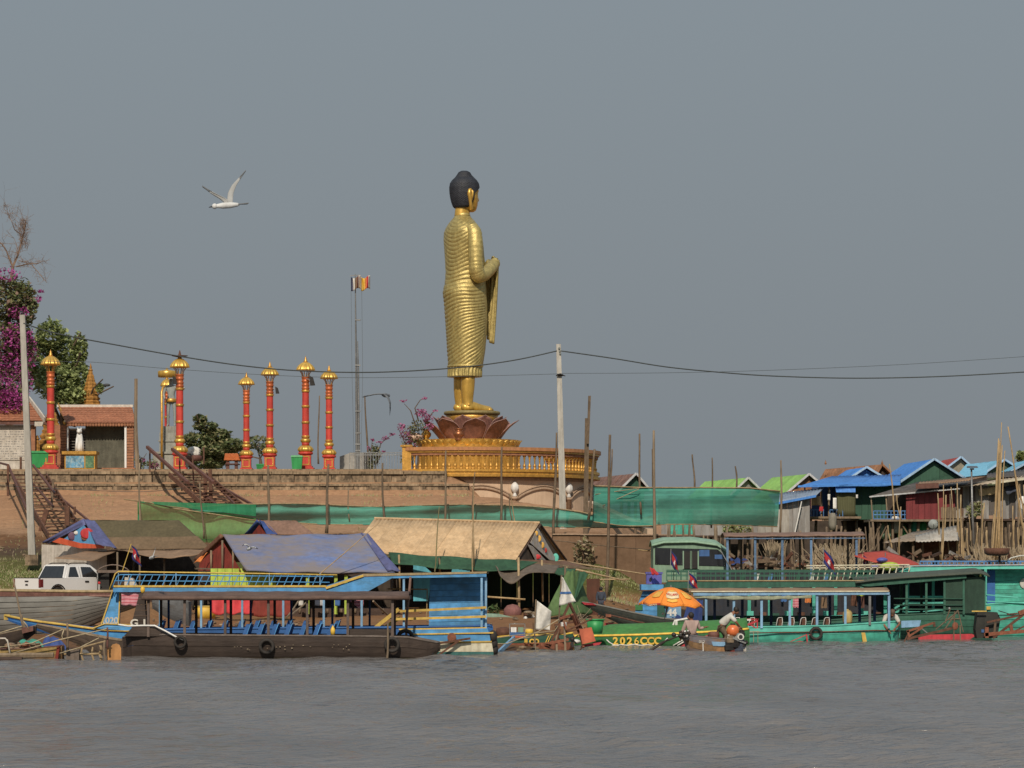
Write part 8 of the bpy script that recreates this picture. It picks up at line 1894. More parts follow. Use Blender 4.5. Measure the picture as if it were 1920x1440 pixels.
gable_house('stilt_house', 'small red roofed house peeping over the big blue roof', (1802, 857), (1777, 876), (1832, 884), 222, 1768, 7, 930, redroof, mat('tan_wall', '#a39a84', .8, 0, .15, 1, .3), zinc, trimblue)
gable_house('stilt_house', 'pale cyan roofed house with an olive gable behind the bamboo cluster', (1884, 862), (1851, 884), (1905, 875), 214, 1822, 9, 930, cyanroof, mat('olive_wall', '#4f5c42', .8, 0, .15, 1, .3), zinc, trimblue)
gable_house('stilt_house', 'house with a cyan roof corner at the right edge', (1940, 860), (1900, 882), (1985, 885), 208, 1905, 8, 930, cyanroof, zincdark, zinc, trimblue)
solo('lean_to_roof', MB().prism([P(1812, 870, 214), P(1850, 868, 214), P(1852, 890, 210), P(1790, 896, 210)], (0, .1, -.05)), cyanroof, 'cyan lean to roof slope beside the big blue roofed house', 'roof')
t, g, zb = gable_house('stilt_house', 'big stilt house with a bright blue roof and a dark green sheet gable', (1752, 861), (1689, 903), (1803, 893), 196, 1696, 9, 974, blueroof, greenwall, greenwall, trimblue, None, .95)
for i in range(7):
 ob('wall_sheet', MB().box(X(1604 + i * 12, 194.8), X(1615.6 + i * 12, 194.8), 194.8 - .01 * (i % 2), 194.9, Zp(974, 194.8), Zp(912, 194.8)), greenwall, t)
t, g, zb = gable_house('stilt_house', 'house with a low bright blue veranda roof and a small blue gable', (1625, 876), (1596, 895), (1656, 895), 198, 1588, 6, 970, blueroof, blueroof, bluewall, trimblue, None, .9, .1, False)
sheets(t, P(1560, 893, 197.5), P(1690, 890, 197.5), P(1688, 908, 193.5), P(1496, 912, 193.5), blueroof, .95, .22, .02)
ob('veranda_fascia', MB().beam(P(1496, 912, 193.4), P(1688, 908, 193.4), .05, .12), blueroof, t)
ob('blue_blind', MB().prism([P(1566, 913, 193.6), P(1604, 913, 193.6), P(1604, 923, 193.4), P(1568, 923, 193.4)], (0, .05, 0)), blueroof, t)
ob('blind', MB().grid(quadfn(P(1569, 923, 193.7), P(1604, 922, 193.7), P(1604, 968, 193.9), P(1571, 968, 193.9), 0, .03), 8, 4, (0, .05, 0)), olivewall, t, True)
for k in range(5): ob('wall_sheet', MB().box(X(1522 + k * 17, 196.5), X(1538 + k * 17, 196.5), 196.5, 196.6, Zp(970, 196.5), Zp(905, 196.5)), bluewall, t)
for px in (1509, 1540, 1554, 1568): ob('veranda_post', MB().beam(P(px, 972, 194.2), P(px, 910, 194.2), .09), wood, t)
ob('veranda_deck', MB().box(X(1500, 195), X(1610, 195), 193.6, 197.5, Zp(973, 195), Zp(969, 195)), wood, t)
railing(t, 1508, 1545, 193.9, 956, 969, railblue, 6, .04); railing(t, 1556, 1580, 193.9, 956, 969, railblue, 6, .04)
for i, px in enumerate((1505, 1530, 1558, 1584, 1606, 1632, 1660, 1688)):
 for dd in (194.5, 199): p = P(px, 972, dd); ob('stilt', crook((p.x, dd, ground_z(p.x, dd) - .3), (p.x, dd, p.z - .12), .11, .09, .03), bark_pole, t, True)
for px, py, w_, h_, m_, lab in ((1512, 944, 9, 22, pink, 'pink patterned cloth hanging on the blue veranda'), (1522, 940, 16, 18, mat('straw_mat', '#c8a678', .8), 'straw coloured mat hanging over the blue veranda rail'), (1502, 942, 8, 20, rust2, 'reddish cloth hanging at the veranda corner'), (1562, 944, 7, 22, white_p, 'white shirt hanging on the blue veranda'), (1536, 958, 8, 9, brightred, 'small red cloth on the veranda rail'), (1552, 935, 5, 12, sack, 'pale towel under the veranda roof'), (1605, 935, 4, 7, sack, 'little white towel on the green wall line')):
 c = P(px, py - h_ * .2, 193.3); solo('hanging_laundry', MB().grid(lambda u, v: c + Vector((u * w_ * .032, .05 * math.sin(u * 7), -v * h_ * .031 + .2)), 5, 6, (0, .03, 0)), m_, lab, 'laundry', None, True)
t = thing('zinc_shed', 'grey corrugated zinc shed with a blue edged roof below the lime roof', 'shed', P(1485, 1000, 191))
sheets(t, P(1440, 927, 194), P(1545, 915, 194), P(1530, 930, 190.6), P(1452, 945, 190.6), mat('pale_blue_grey_roof', '#8fa0b4', .6, 0, .15, 1, .3), .9)
ob('fascia', MB().beam(P(1452, 945, 190.5), P(1530, 930, 190.5), .05, .14), blueroof, t)
for k in range(6):
 p0 = 1455 + k * 10.6; ob('wall_sheet', MB().prism([P(p0, 1004, 191), P(p0 + 10.2, 1004, 191), P(p0 + 10.2, 945 - (p0 + 10 - 1455) * .17, 191), P(p0, 945 - (p0 - 1455) * .17, 191)], (0, .05 + .01 * (k % 2), 0)), zinc, t)
ob('window_flap', MB().prism([P(1465, 968, 190.8), P(1473, 968, 190.8), P(1474, 975, 190.4), P(1466, 975, 190.4)], (0, .03, 0)), cream, t); ob('window_hole', MB().box(X(1466, 190.9), X(1475, 190.9), 190.95, 190.98, Zp(983, 190.9), Zp(976, 190.9)), black, t)
ob('drain_pipe', MB().beam(P(1490, 1000, 190.5), P(1503, 940, 190.5), .06), white_p, t)
t = thing('shore_house', 'row of grey and turquoise boarded walls on stilts behind the net', 'house', P(1340, 1010, 188))
for k in range(16):
 p0 = 1240 + k * 15; m_ = turq if k in (1, 2, 3) else (zinc if k < 12 else zinclight)
 ob('wall_sheet', MB().box(X(p0, 188), X(p0 + 14.6, 188), 188 - .01 * (k % 2), 188.06, Zp(1004 if k > 3 else 1002, 188), Zp(955, 188)), m_, t)
ob('floor_beam', MB().box(X(1238, 188), X(1482, 188), 187.7, 191, Zp(1007, 188), Zp(1004, 188)), darkwood, t)
for k in range(14): p = P(1244 + k * 17.5, 1006, 188.2); ob('stilt', crook((p.x, 188.2, ground_z(p.x, 188) - .4), (p.x + .05, 188.2, p.z), .09, .08, .03), bark_pole, t, True)
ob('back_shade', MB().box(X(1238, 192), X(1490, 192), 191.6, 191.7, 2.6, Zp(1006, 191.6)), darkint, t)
solo('bush', (lambda mb: ([leaves(mb, P(px, 992, 187), (.5, .3, .3), 130, .11, nm=2) for px in (1367, 1378, 1395)], mb)[1])(MB()), [leaf_g, leaf_o], 'leafy green plants hanging along the grey wall under the net', 'plant')
D = 189
t = thing('lean_to_house', 'lean to house with dark red sheet walls, a veranda and blue rail on stilts', 'house', P(1700, 975, D))
sheets(t, P(1720, 904, 193), P(1830, 896, 193), P(1800, 915, 188.6), P(1630, 931, 188.6), zincdark, .9)
ob('roof_edge', MB().beam(P(1630, 931.5, 188.5), P(1800, 916, 188.5), .05, .08), trimwhite, t)
sheets(t, P(1725, 903, 190.5), P(1852, 893, 190.5), P(1818, 901, 188), P(1717, 911, 188), brownroof2, .9)
ob('roof_edge', MB().beam(P(1717, 912, 187.9), P(1760, 910, 187.9), .06, .3), maroon, t)
for k in range(6): ob('wall_sheet', MB().box(X(1699 + k * 11.6, D), X(1710.2 + k * 11.6, D), D - .012 * (k % 2), D + .06, Zp(974, D), Zp(924 - k * .8, D)), redwall, t)
for k in range(2): ob('wall_sheet', MB().box(X(1769 + k * 11, D + .5), X(1779.6 + k * 11, D + .5), D + .5, D + .56, Zp(951, D), Zp(918, D)), redwall, t)
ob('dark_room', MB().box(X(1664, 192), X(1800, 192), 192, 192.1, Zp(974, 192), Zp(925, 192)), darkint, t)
for k in range(14): ob('slat', MB().box(X(1764 + k * 2.1, D), X(1765.6 + k * 2.1, D), D - .05, D, Zp(972, D), Zp(952 - R.uniform(0, 2), D)), wood, t)
ob('deck', MB().box(X(1630, D), X(1800, D), D - .6, D + 3, Zp(978, D), Zp(974, D)), wood, t)
railing(t, 1638, 1698, D - .4, 958, 973, railblue, 6.5, .04, (965,))
for px, a_, b_ in ((1636, 974, 930), (1664, 974, 927)): ob('veranda_post', MB().beam(P(px, a_, D - .3), P(px - 3, b_, D - .3), .07), wood, t)
for i, px in enumerate((1634, 1648, 1660, 1672, 1690, 1706, 1722, 1740, 1760, 1780, 1796)):
 p = P(px, 976, D); ob('stilt', crook((p.x + R.uniform(-.2, .2), D, ground_z(p.x, D) - .5), (p.x, D, p.z - .03), .10 if i else .16, .09 if i else .15, .04), bark_pole if i % 2 else wood, t, True)
for a_, b_ in (((1640, 1030), (1664, 982)), ((1690, 982), (1706, 1006)), ((1650, 985), (1640, 1010))): ob('brace', MB().beam(P(*a_, D - .2), P(*b_, D - .2), .07), bark_pole, t)
for px, py, rx, m_, lab in ((1662, 995, .35, palegreen, 'pale green sack hung under the red walled house'), (1679, 984, .3, sack, 'grey jar hung under the red walled house'), (1692, 1000, .3, greenbin, 'left green barrel under the red walled house'), (1716, 992, .25, turq, 'middle turquoise barrel under the red walled house'), (1730, 992, .25, greenbin, 'right green barrel under the red walled house'), (1561, 978, .24, mat('grey_bag', '#8a8578', .8), 'grey bag hanging under the blue veranda')):
 solo('hung_container', MB().lathe([(0, -.5), (rx * .7, -.5), (rx, -.2), (rx, .25), (rx * .6, .5), (0, .52)], 14, P(px, py, D + .6)), m_, lab, 'container', None, True)
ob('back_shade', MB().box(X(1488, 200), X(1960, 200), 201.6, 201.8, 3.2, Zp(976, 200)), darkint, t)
t = thing('satellite_dish', 'round white satellite dish under the red walled house', 'dish', P(1750, 994, 187))
c = P(1750, 983, 187); ob('dish', MB().grid(lambda u, v: c + Vector((.3 * 0 + .29 * 1.0 * v * math.cos(u * 6.2832) * 1.0, -.1 + .14 * v * v, .29 * v * math.sin(u * 6.2832))) , 24, 6, (0, .02, 0)), greystone, t, True)
ob('mount', MB().beam(P(1750, 996, 187.2), P(1750, 983, 187.2), .05), steel, t); ob('feed_arm', MB().beam(c, c + Vector((0, -.45, -.1)), .03), steel, t)
for o_ in t.children:
 if o_.name.startswith('dish'): pass
D = 181
t = thing('boat_shed', 'low open shed with a grey brown sheet roof below the red walled house', 'shed', P(1730, 1050, D))
sheets(t, P(1712, 998, 184), P(1792, 986, 184), P(1799, 1010, 180), P(1655, 1018, 180) , mat('dusty_zinc', '#9a8a78', .75, .05, .2, 1.2, .5, '#6c5a48'), .9)
sheets(t, P(1716, 1004, 180.6), P(1794, 985, 180.6), P(1799, 1014, 179.2), P(1717, 1016, 179.2), zinclight, .9)
for k in range(8): ob('wall_board', MB().box(X(1717 + k * 10.5, 181), X(1727 + k * 10.5, 181), 181, 181.06, Zp(1050, 181), Zp(1014, 181)), rust2 if k % 3 else mat('brown_board', '#6f5440', .85, 0, .2, 2, .4), t)
for px in (1664, 1684, 1712, 1730): ob('shed_post', MB().beam(P(px, 1052, 180.4), P(px, 1014, 180.4), .12), bark_pole, t)
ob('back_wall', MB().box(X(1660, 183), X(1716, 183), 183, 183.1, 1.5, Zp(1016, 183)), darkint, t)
ob('rust_panel', MB().box(X(1717, 180.5), X(1800, 180.5), 180.5, 180.55, Zp(1026, 180.5), Zp(1014, 180.5)), rust2, t)
D = 190
t = thing('shack', 'patched grey zinc shack on stilts behind the bamboo cluster', 'house', P(1850, 975, D))
for k in range(13):
 p0 = 1792 + k * 12.5; m_ = (zinclight, zinc, zincdark, zinclight, zinc, zincdark, zinc)[k % 7] if k < 7 else (zincdark, zinc)[k % 2]
 ob('wall_sheet', MB().box(X(p0, D), X(p0 + 12, D), D - .012 * (k % 2), D + .06, Zp(970 + R.uniform(-4, 4), D), Zp(910 if k < 6 else 900, D)), m_, t)
ob('rust_streak', MB().box(X(1800, D), X(1805, D), D - .03, D - .013, Zp(968, D), Zp(912, D)), rust2, t)
sheets(t, P(1845, 902, 191.5), P(1960, 884, 191.5), P(1960, 896, 188.8), P(1790, 914, 188.8), mat('cream_roof', '#b5a48c', .75, 0, .2, 1, .4), .9)
ob('roof_edge', MB().beam(P(1860, 906, 188.7), P(1935, 896, 188.7), .06, .12), cream, t)
sheets(t, P(1850, 888, 195), P(1960, 876, 195), P(1960, 892, 190.5), P(1850, 896, 190.5), zincdark, .9)
ob('cream_cloth', MB().grid(quadfn(P(1834, 917, D - .4), P(1866, 912, D - .4), P(1866, 926, D - .4), P(1836, 929, D - .4), .03, .04), 8, 4, (0, .03, 0)), mat('cream_cloth', '#d8bd90', .8, 0, .1, 2, .2), t, True)
ob('tarp_flap', MB().grid(quadfn(P(1882, 912, D - .4), P(1912, 908, D - .4), P(1908, 918, D - .8), P(1888, 928, D - .8), .03, .04), 8, 4, (0, .03, 0)), navy, t, True)
ob('deck', MB().box(X(1790, D), X(1960, D), D - .5, D + 4, Zp(977, D), Zp(973, D)), darkwood, t)
for k in range(12): p = P(1796 + k * 13, 975, D); ob('stilt', crook((p.x, D, ground_z(p.x, D) - .4), (p.x, D, p.z), .1, .09, .05), bark_pole, t, True)
solo('bush', (lambda mb: (leaves(mb, P(1826, 958, 189), (.5, .3, .45), 220, .11, nm=2), leaves(mb, P(1836, 952, 189), (.3, .3, .35), 90, .11, nm=2), mb)[2])(MB()), [leaf_g, leaf_o], 'green creeper on the wall of the grey zinc shack', 'plant')
solo('satellite_dish', MB().ell(P(1918, 943, 187), (.32, .1, .4), 16, 10), white_p, 'pale round dish cut by the right edge', 'dish', None, True)
t = thing('solar_lamp', 'tall solar street lamp with a flat panel top', 'lamp', P(1826, 1050, 176))
ob('lamp_post', MB().tube([P(1828, 1058, 176), P(1823, 960, 176), P(1821.5, 880, 176)], [.07, .06, .05], 8), steel, t, True)
ob('solar_panel', MB().prism([P(1813, 877.5, 175.7), P(1834, 877.5, 175.7), P(1833, 875, 176.4), P(1814, 875, 176.4)], (0, .15, .04)), mat('solar_dark', '#4a4c50', .4), t)
ob('lamp_head', MB().box(X(1819, 176), X(1826, 176), 175.9, 176.1, Zp(881, 176), Zp(878, 176)), steel, t)
cnt = 0
PG = {}
def bam(a, b, D, r_, m_, lab, grp):
 o_ = solo('bamboo_pole', crook(P(*a, D), P(*b, D), r_, r_ * .6, .04, 6, 5), m_, lab, 'pole', grp, True)
 if grp: PG.setdefault(grp, []).append((a[0] + b[0], o_))
for i, (a, b) in enumerate((((1862, 1050), (1874, 822)), ((1868, 1050), (1877, 830)), ((1872, 1048), (1880, 835)), ((1876, 1050), (1878, 792)), ((1866, 1052), (1871, 850)), ((1880, 1050), (1884, 845)), ((1870, 1052), (1875, 826)))):
 bam((a[0] - 3, a[1]), b, 177 + i * .15, .06 if i < 3 else .045, bamboo_y, 'tall yellow bamboo pole in the upright cluster at the right', 'tall yellow bamboo poles in the cluster')
for a, b, lab in (((1922, 1010), (1889, 800), 'very long thin bamboo leaning left at the right edge'), ((1924, 985), (1905, 890), 'shorter bamboo leaning left at the right edge')): bam(a, b, 178, .06, bamboo_y, lab, None)
for i, (px0, px1) in enumerate(((1764, 1795), (1795, 1830), (1830, 1862), (1884, 1925))):
 for k in range((6, 7, 8, 10)[i]):
  a = R.uniform(px0, px1); bam((a + R.uniform(-5, 5), 1056), (a + R.uniform(-4, 4), R.uniform(905, 1000)), R.uniform(174, 184), R.uniform(.035, .07), R.choice([bark_pole, wood, bamboo, bamboo]), ('grey poles standing between the low shed and the shack', 'weathered poles standing under the zinc shack by the lamp', 'weathered poles standing left of the bamboo cluster', 'weathered poles standing at the right edge')[i].replace('poles', 'pole'), ('grey poles by the low shed', 'weathered poles by the solar lamp', 'weathered poles left of the bamboo cluster', 'weathered poles at the right edge')[i])
for a, b, lab in (((1765, 1056), (1757, 925), 'tall thin cane in front of the red walls'), ((1796, 1056), (1794, 935), 'thin cane right of the red walls'), ((1678, 975), (1668, 870), 'thin pink topped pole in front of the big blue roof'), ((1689, 975), (1681, 928), 'short thin pole on the red house veranda'), ((1686, 1050), (1688, 950), 'thin pole under the red house veranda'), ((1672, 1030), (1665, 985), 'leaning stake under the red house'), ((1782, 1058), (1778, 1004), 'yellow cane standing by the low shed')):
 bam(a, b, 180, .05, bamboo, lab, None)
for i in range(40):
 if i < 22: px0, px1, D0_, D1_ = 1385, 1650, 176, 186
 else: px0, px1, D0_, D1_ = 1250, 1385, 178, 186
 a = R.uniform(px0, px1); bam((a + R.uniform(-6, 6), 1080), (a + R.uniform(-3, 3), R.uniform(978, 1012)), R.uniform(D0_, D1_), R.uniform(.05, .11), R.choice([bark_pole, wood]), 'rough timber pole in the shade under the stilt houses', 'timber poles in the shade under the stilt houses')
for g_, l_ in PG.items():
 for i, (_, o_) in enumerate(sorted(l_, key=lambda q: q[0])):
  n_ = i + 1; sf = 'th' if 10 < n_ < 20 else {1: 'st', 2: 'nd', 3: 'rd'}.get(n_ % 10, 'th'); o_['label'] = f'{n_}{sf} from the left of the {g_}'
def reeds(cx, w_, p0, p1, D, n, lean=.3):
 mb = MB()
 for i in range(int(n * .5)):
  u = R.gauss(0, .36); x = X(cx + u * w_, D); b_ = Vector((x, D + R.uniform(-.4, .4), Zp(p1, D))); h_ = (p1 - p0) * D / F * R.uniform(.5, 1)
  mb.beam(b_, b_ + Vector((u * lean * 1.5 + R.gauss(0, .12), R.gauss(0, .1), h_)), R.uniform(.018, .04))
 tag(ob('dry_reeds', mb, dryreed), kind='stuff')
for q in ((1447, 12, 1012, 1062, 176, 110), (1456, 10, 1014, 1062, 177, 90), (1530, 10, 1016, 1066, 170, 60), (1570, 20, 1018, 1072, 168, 330, .9), (1590, 16, 1032, 1075, 167, 110, 1.0), (1838, 9, 1018, 1056, 174, 130), (1893, 8, 1024, 1056, 174, 120), (1885, 7, 1020, 1056, 174, 60), (1860, 16, 1036, 1058, 175, 60), (1810, 14, 1036, 1058, 176, 50), (1915, 9, 1020, 1058, 174, 90)): reeds(*q)
mb = MB()
for _ in range(500):
 c = P(R.uniform(1260, 1920), R.uniform(1040, 1086), R.uniform(168, 186)); mb.beam(c, c + Vector((R.gauss(0, .5), R.gauss(0, .2), R.gauss(0, .25))), R.uniform(.03, .14), R.uniform(.03, .2), R.randrange(5))
solo('shore_clutter', mb, [wood, rust2, darkwood, zinc, bark_pole], None, None, kind='stuff')
for py, p0, p1, m_, lab in ((1060, 1400, 1500, rust2, 'rust brown plank walkway under the stilt houses'), (1056, 1466, 1510, rust, 'short reddish plank behind the awning posts')): solo('walkway', MB().box(X(p0, 178), X(p1, 178), 178, 179, Zp(py + 3, 178), Zp(py, 178)), m_, lab, 'walkway')
solo('blue_tarp', MB().grid(quadfn(P(1368, 1048, 172), P(1390, 1046, 172), P(1404, 1052, 171), P(1372, 1058, 171), .05, .1), 8, 5, (0, .03, 0)), bluepl, 'dark blue tarp on the shore behind the cabin cruiser', 'tarp', None, True)
# ================================================================ motor canoe, people and birds
D = 127.6; Dn = D - .55
t = thing('motor_canoe', 'small weathered blue brown motor canoe with two people in it', 'boat', P(1340, 1227, D))
hull(t, dense(stn([(1282, 1188, .2, 1200), (1288, 1190, .38, 1216), (1300, 1193, .5, 1226), (1340, 1197, .56), (1375, 1201, .5), (1396, 1201, .3, 1216)], Dn), 4), mat('weathered_blue_hull', '#6e6c74', .75, 0, .25, 2.2, .8, '#8a6844', .3, 12, stretch=(.6, 1, 1)), 3, D, .04, .45, .25, wood, MATS['weathered_blue_hull'], .03, alt={1: mat('ochre_wet_hull', '#94724a', .75, 0, .3, 2, .6, '#5e4c3c', .3)})
text('letters', '012', .16, P(1316, 1203.5, Dn - .03), letter_w, t)
ob('blue_board', MB().prism([P(1334, 1203, Dn - .03), P(1362, 1204, Dn - .03), P(1362, 1212, Dn - .03), P(1337, 1211, Dn - .03)], (0, .03, 0)), paleblue, t)
ob('ochre_board', MB().prism([P(1343, 1216, Dn - .04), P(1364, 1212, Dn - .04), P(1364, 1225, Dn - .04), P(1343, 1226, Dn - .04)], (0, .03, 0)), mat('ochre_plank', '#b08050', .8, 0, .2, 2, .4), t)
solo('cord', MB().tube([P(1318, 1204, Dn - .1), P(1318.5, 1223, Dn - .1)], .02, 5), sack, 'pale cord hanging down the side of the motor canoe', 'cord')
t = thing('outboard_engine', 'long tail engine with an orange tank at the stern of the motor canoe', 'engine', P(1378, 1205, D))
ob('fuel_tank', MB().lathe([(0, -.22), (.18, -.18), (.25, -.07), (.25, .09), (.19, .18), (.08, .25), (0, .25)], 20, P(1374, 1183, Dn)), mat('tank_orange', '#f57828', .35, 0, .06, 3, .1, bump=0, spec=.6), t, True)
ob('tank_cap', MB().lathe([(0, .24), (.1, .24), (.1, .3), (0, .3)], 12, P(1374, 1183, Dn)), black, t)
for px, py, r_, m_ in ((1370, 1197, (.3, .22, .2), wood), (1384, 1194, (.26, .2, .24), greystone), (1391, 1186, (.16, .16, .16), black), (1378, 1206, (.32, .3, .2), black), (1390, 1208, (.24, .25, .22), navy), (1368, 1210, (.3, .26, .24), black), (1385, 1217, (.3, .24, .22), navy), (1394, 1216, (.16, .2, .26), white_wall), (1373, 1220, (.26, .2, .16), redcloth)):
 q_ = P(px, py, Dn); ob('engine_block', MB().lathe([(0, -r_[2] * .8), (r_[0] * .75, -r_[2] * .8), (r_[0] * .8, -.02), (r_[0] * .62, .02), (r_[0] * .66, r_[2] * .6), (0, r_[2] * .7)], 8, q_), m_, t)
ob('air_filter', MB().tube([P(1389, 1194, Dn - .3), P(1389, 1194, Dn - .05)], .13, 12), sack, t); ob('air_filter_hole', MB().tube([P(1389, 1194, Dn - .32), P(1389, 1194, Dn - .28)], .08, 12), black, t)
ob('exhaust', MB().tube([P(1392, 1212, Dn - .1), P(1397, 1206, Dn - .1), P(1402, 1203, Dn - .1)], .08, 7), black, t)
ob('frame_bar', MB().beam(P(1374, 1196, Dn - .2), P(1398, 1206, Dn - .2), .06), steel, t); ob('frame_bar', MB().beam(P(1366, 1190, Dn - .1), P(1366, 1203, Dn - .1), .08), sack, t)
solo('paddle', (lambda mb: (mb.tube([P(1282, 1189, Dn), P(1240, 1205, Dn - .4), P(1216, 1222, Dn - .6)], [.03, .04, .04], 6), mb.tube([P(1252, 1199, Dn - .35), P(1216, 1222, Dn - .6), P(1213, 1219, Dn - .6)], [.04, .06, .03], 6), mb)[2])(MB()), mat('dark_wet_wood', '#3c332c', .6), 'dark long tail shaft dipping into the water left of the canoe', 'shaft', None, True)
mb = MB()
for _ in range(34): mb.ell(P(1283 + R.gauss(0, 6), 1190 + R.gauss(0, 3), Dn + R.uniform(-.2, .2)), R.uniform(.04, .1), 6, 4, R.randrange(3))
solo('gear_heap', mb, [black, steel, darkint], None, None, kind='stuff')
solo('tub', MB().lathe([(.1, 0), (.22, .02), (.24, .2), (.2, .3), (.1, .32)], 18, P(1338, 1199, D)), maroon, 'dark red round tub standing in the canoe between the two people', 'tub')
def person(label, o, sc_, pose, top_m, bot_m, hair_m_, rz=0.0, longs=True, lower=True, hat=None, cat='person'):
 """one skinned body, with shirt, trousers and hair as children; pose in metres, x right, y away, z up"""
 M = Matrix.Translation(o) @ Matrix.Rotation(rz, 4, 'Z') @ Matrix.Scale(sc_, 4)
 J = {k: M @ Vector(v) for k, v in pose.items()}
 t = thing('person', label, cat, o)
 nodes = [J[k] for k in BN]; ob('body', skinmesh(nodes, BE, [r_ * sc_ for r_ in BR], 2), skin, t, True)
 ks = ['pel', 'chest', 'neck', 'shl', 'ell', 'shr', 'elr'] + (['hal', 'har'] if longs else [])
 nd = []; rd = []; ed = []
 def ad(p, r_, par=None):
  nd.append(p); rd.append(r_ * sc_)
  if par is not None: ed.append((par, len(nd) - 1))
  return len(nd) - 1
 p0 = ad(J['pel'].lerp(J['chest'], -.05), .185); p1 = ad(J['pel'].lerp(J['chest'], .5), .18, p0); p2 = ad(J['chest'], .19, p1); ad(J['chest'].lerp(J['neck'], .75), .085, p2)
 for s_ in 'lr':
  a = ad(J['sh' + s_], .098, p2); b = ad(J['el' + s_].lerp(J['sh' + s_], .12 if not longs else 0), .072, a)
  if longs: ad(J['ha' + s_].lerp(J['el' + s_], .12), .054, b)
 ob('shirt', skinmesh(nd, ed, rd, 2), top_m, t, True)
 if lower:
  nd.clear(); rd.clear(); ed.clear()
  q = ad(J['pel'] + (J['pel'] - J['chest']) * .05, .16)
  for s_ in 'lr':
   a = ad(J['hip' + s_], .118, q); b = ad(J['kn' + s_], .088, a); ad(J['fo' + s_].lerp(J['kn' + s_], .1), .068, b)
  ob('trousers', skinmesh(nd, ed, rd, 2), bot_m, t, True)
 hd = J['head'].lerp(J['top'], .3); up = (J['top'] - J['neck']).normalized(); fwd_ = (M.to_3x3() @ Vector(pose.get('face', (0, -1, 0)))).normalized()
 ob('hair', MB().ell(hd - fwd_ * .022 * sc_ + up * .02 * sc_, (.108 * sc_, .112 * sc_, .125 * sc_), 14, 10), hair_m_, t, True)
 fc = MB().ell(hd + fwd_ * .045 * sc_ - up * .03 * sc_, (.078 * sc_, .08 * sc_, .10 * sc_), 12, 9)
 fc.ell(hd + fwd_ * .128 * sc_ - up * .03 * sc_, (.016 * sc_, .02 * sc_, .022 * sc_), 6, 5)
 ob('face', fc, skin, t, True)
 for s_ in 'lr':
  h_ = J['ha' + s_]; dv = (h_ - J['el' + s_]).normalized(); lat = dv.cross(Vector((0, 0, 1))).normalized(); mb = MB(); mb.tube([h_ - dv * .02, h_ + dv * .05 * sc_, h_ + dv * .09 * sc_], [.03 * sc_, .042 * sc_, .036 * sc_], 8, sq=.6)
  for i in range(4):
   b0 = h_ + dv * .085 * sc_ + lat * (.026 - i * .017) * sc_; ln = (.07, .08, .075, .055)[i] * sc_
   mb.tube([b0, b0 + dv * ln * .6 + Vector((0, 0, -.008)), b0 + dv * ln + Vector((0, 0, -.03 * sc_))], [.011 * sc_, .01 * sc_, .007 * sc_], 5)
  b0 = h_ + dv * .03 * sc_ + lat * .035 * sc_; mb.tube([b0, b0 + lat * .03 * sc_ + dv * .03 * sc_, b0 + lat * .035 * sc_ + dv * .06 * sc_], [.014 * sc_, .012 * sc_, .008 * sc_], 5)
  ob('hand', mb, skin, t, True)
 return t
blackhair = mat('black_hair', '#1c1714', .6, 0, .1, 6, 0, bump=.2)
o = P(1297, 1203, D); o.z = .26
person('person in a dusty pink long sleeved shirt sitting with back turned in the motor canoe', o, 1.13,
  dict(pel=(0, 0, .30), chest=(.0, -.02, .68), neck=(-.02, .0, .87), head=(-.04, -.02, .97), top=(-.05, -.02, 1.08), shl=(-.2, 0, .78), ell=(-.30, .0, .50), hal=(-.36, .12, .28), shr=(.2, 0, .78), elr=(.27, .04, .55), har=(.46, .1, .60),
   hipl=(-.11, .05, .26), knl=(-.16, .42, .34), fol=(-.16, .46, .02), tol=(-.16, .56, .0), hipr=(.11, .05, .26), knr=(.16, .42, .34), tor=(.16, .56, .0), face=(-.9, .2, -.1), **{'for': (.16, .46, .02)}), shirt_p, navy, blackhair, 0)
ob_ = None
o = P(1362, 1208, D); o.z = .22
person('person in a white shirt and grey brown trousers bending over the orange tank', o, 1.1,
  dict(pel=(-.20, 0, .72), chest=(.08, -.02, 1.03), neck=(.26, -.03, 1.18), head=(.33, -.04, 1.25), top=(.42, -.04, 1.33), shl=(.14, .17, 1.05), ell=(.38, .18, .84), hal=(.46, .08, .66), shr=(.16, -.2, 1.05), elr=(.36, -.24, .82), har=(.48, -.14, .68),
   hipl=(-.18, .1, .62), knl=(-.02, .12, .34), fol=(-.14, .12, .04), tol=(.0, .12, .0), hipr=(-.18, -.1, .62), knr=(.02, -.12, .34), tor=(-.02, -.14, .0), face=(.8, 0, -.6), **{'for': (-.16, -.12, .04)}), shirt_w, trouser, blackhair, 0, False)
o = P(1670, 1176, 142.9); o.z = Zp(1176, 142.9) - .1
person('person in a white shirt leaning over the bow of the turquoise boat', o, 1.2,
  dict(pel=(0, .35, .30), chest=(0, .0, .52), neck=(.02, -.18, .58), head=(.03, -.25, .60), top=(.03, -.34, .66), shl=(-.2, -.05, .46), ell=(-.30, -.2, .20), hal=(-.12, -.32, -.02), shr=(.2, -.05, .46), elr=(.32, -.16, .22), har=(.16, -.3, .06),
   hipl=(-.1, .38, .26), knl=(-.2, .2, .06), fol=(-.22, .55, .02), tol=(-.22, .66, 0), hipr=(.1, .38, .26), knr=(.2, .2, .06), tor=(.22, .66, 0), face=(0, -.7, -.7), **{'for': (.22, .55, .02)}), shirt_w, trouser, mat('brown_hair', '#5a4436', .7), 0, False)
o = P(1127, 1143, 147.8); o.z = ground_z(o.x, o.y) - .02
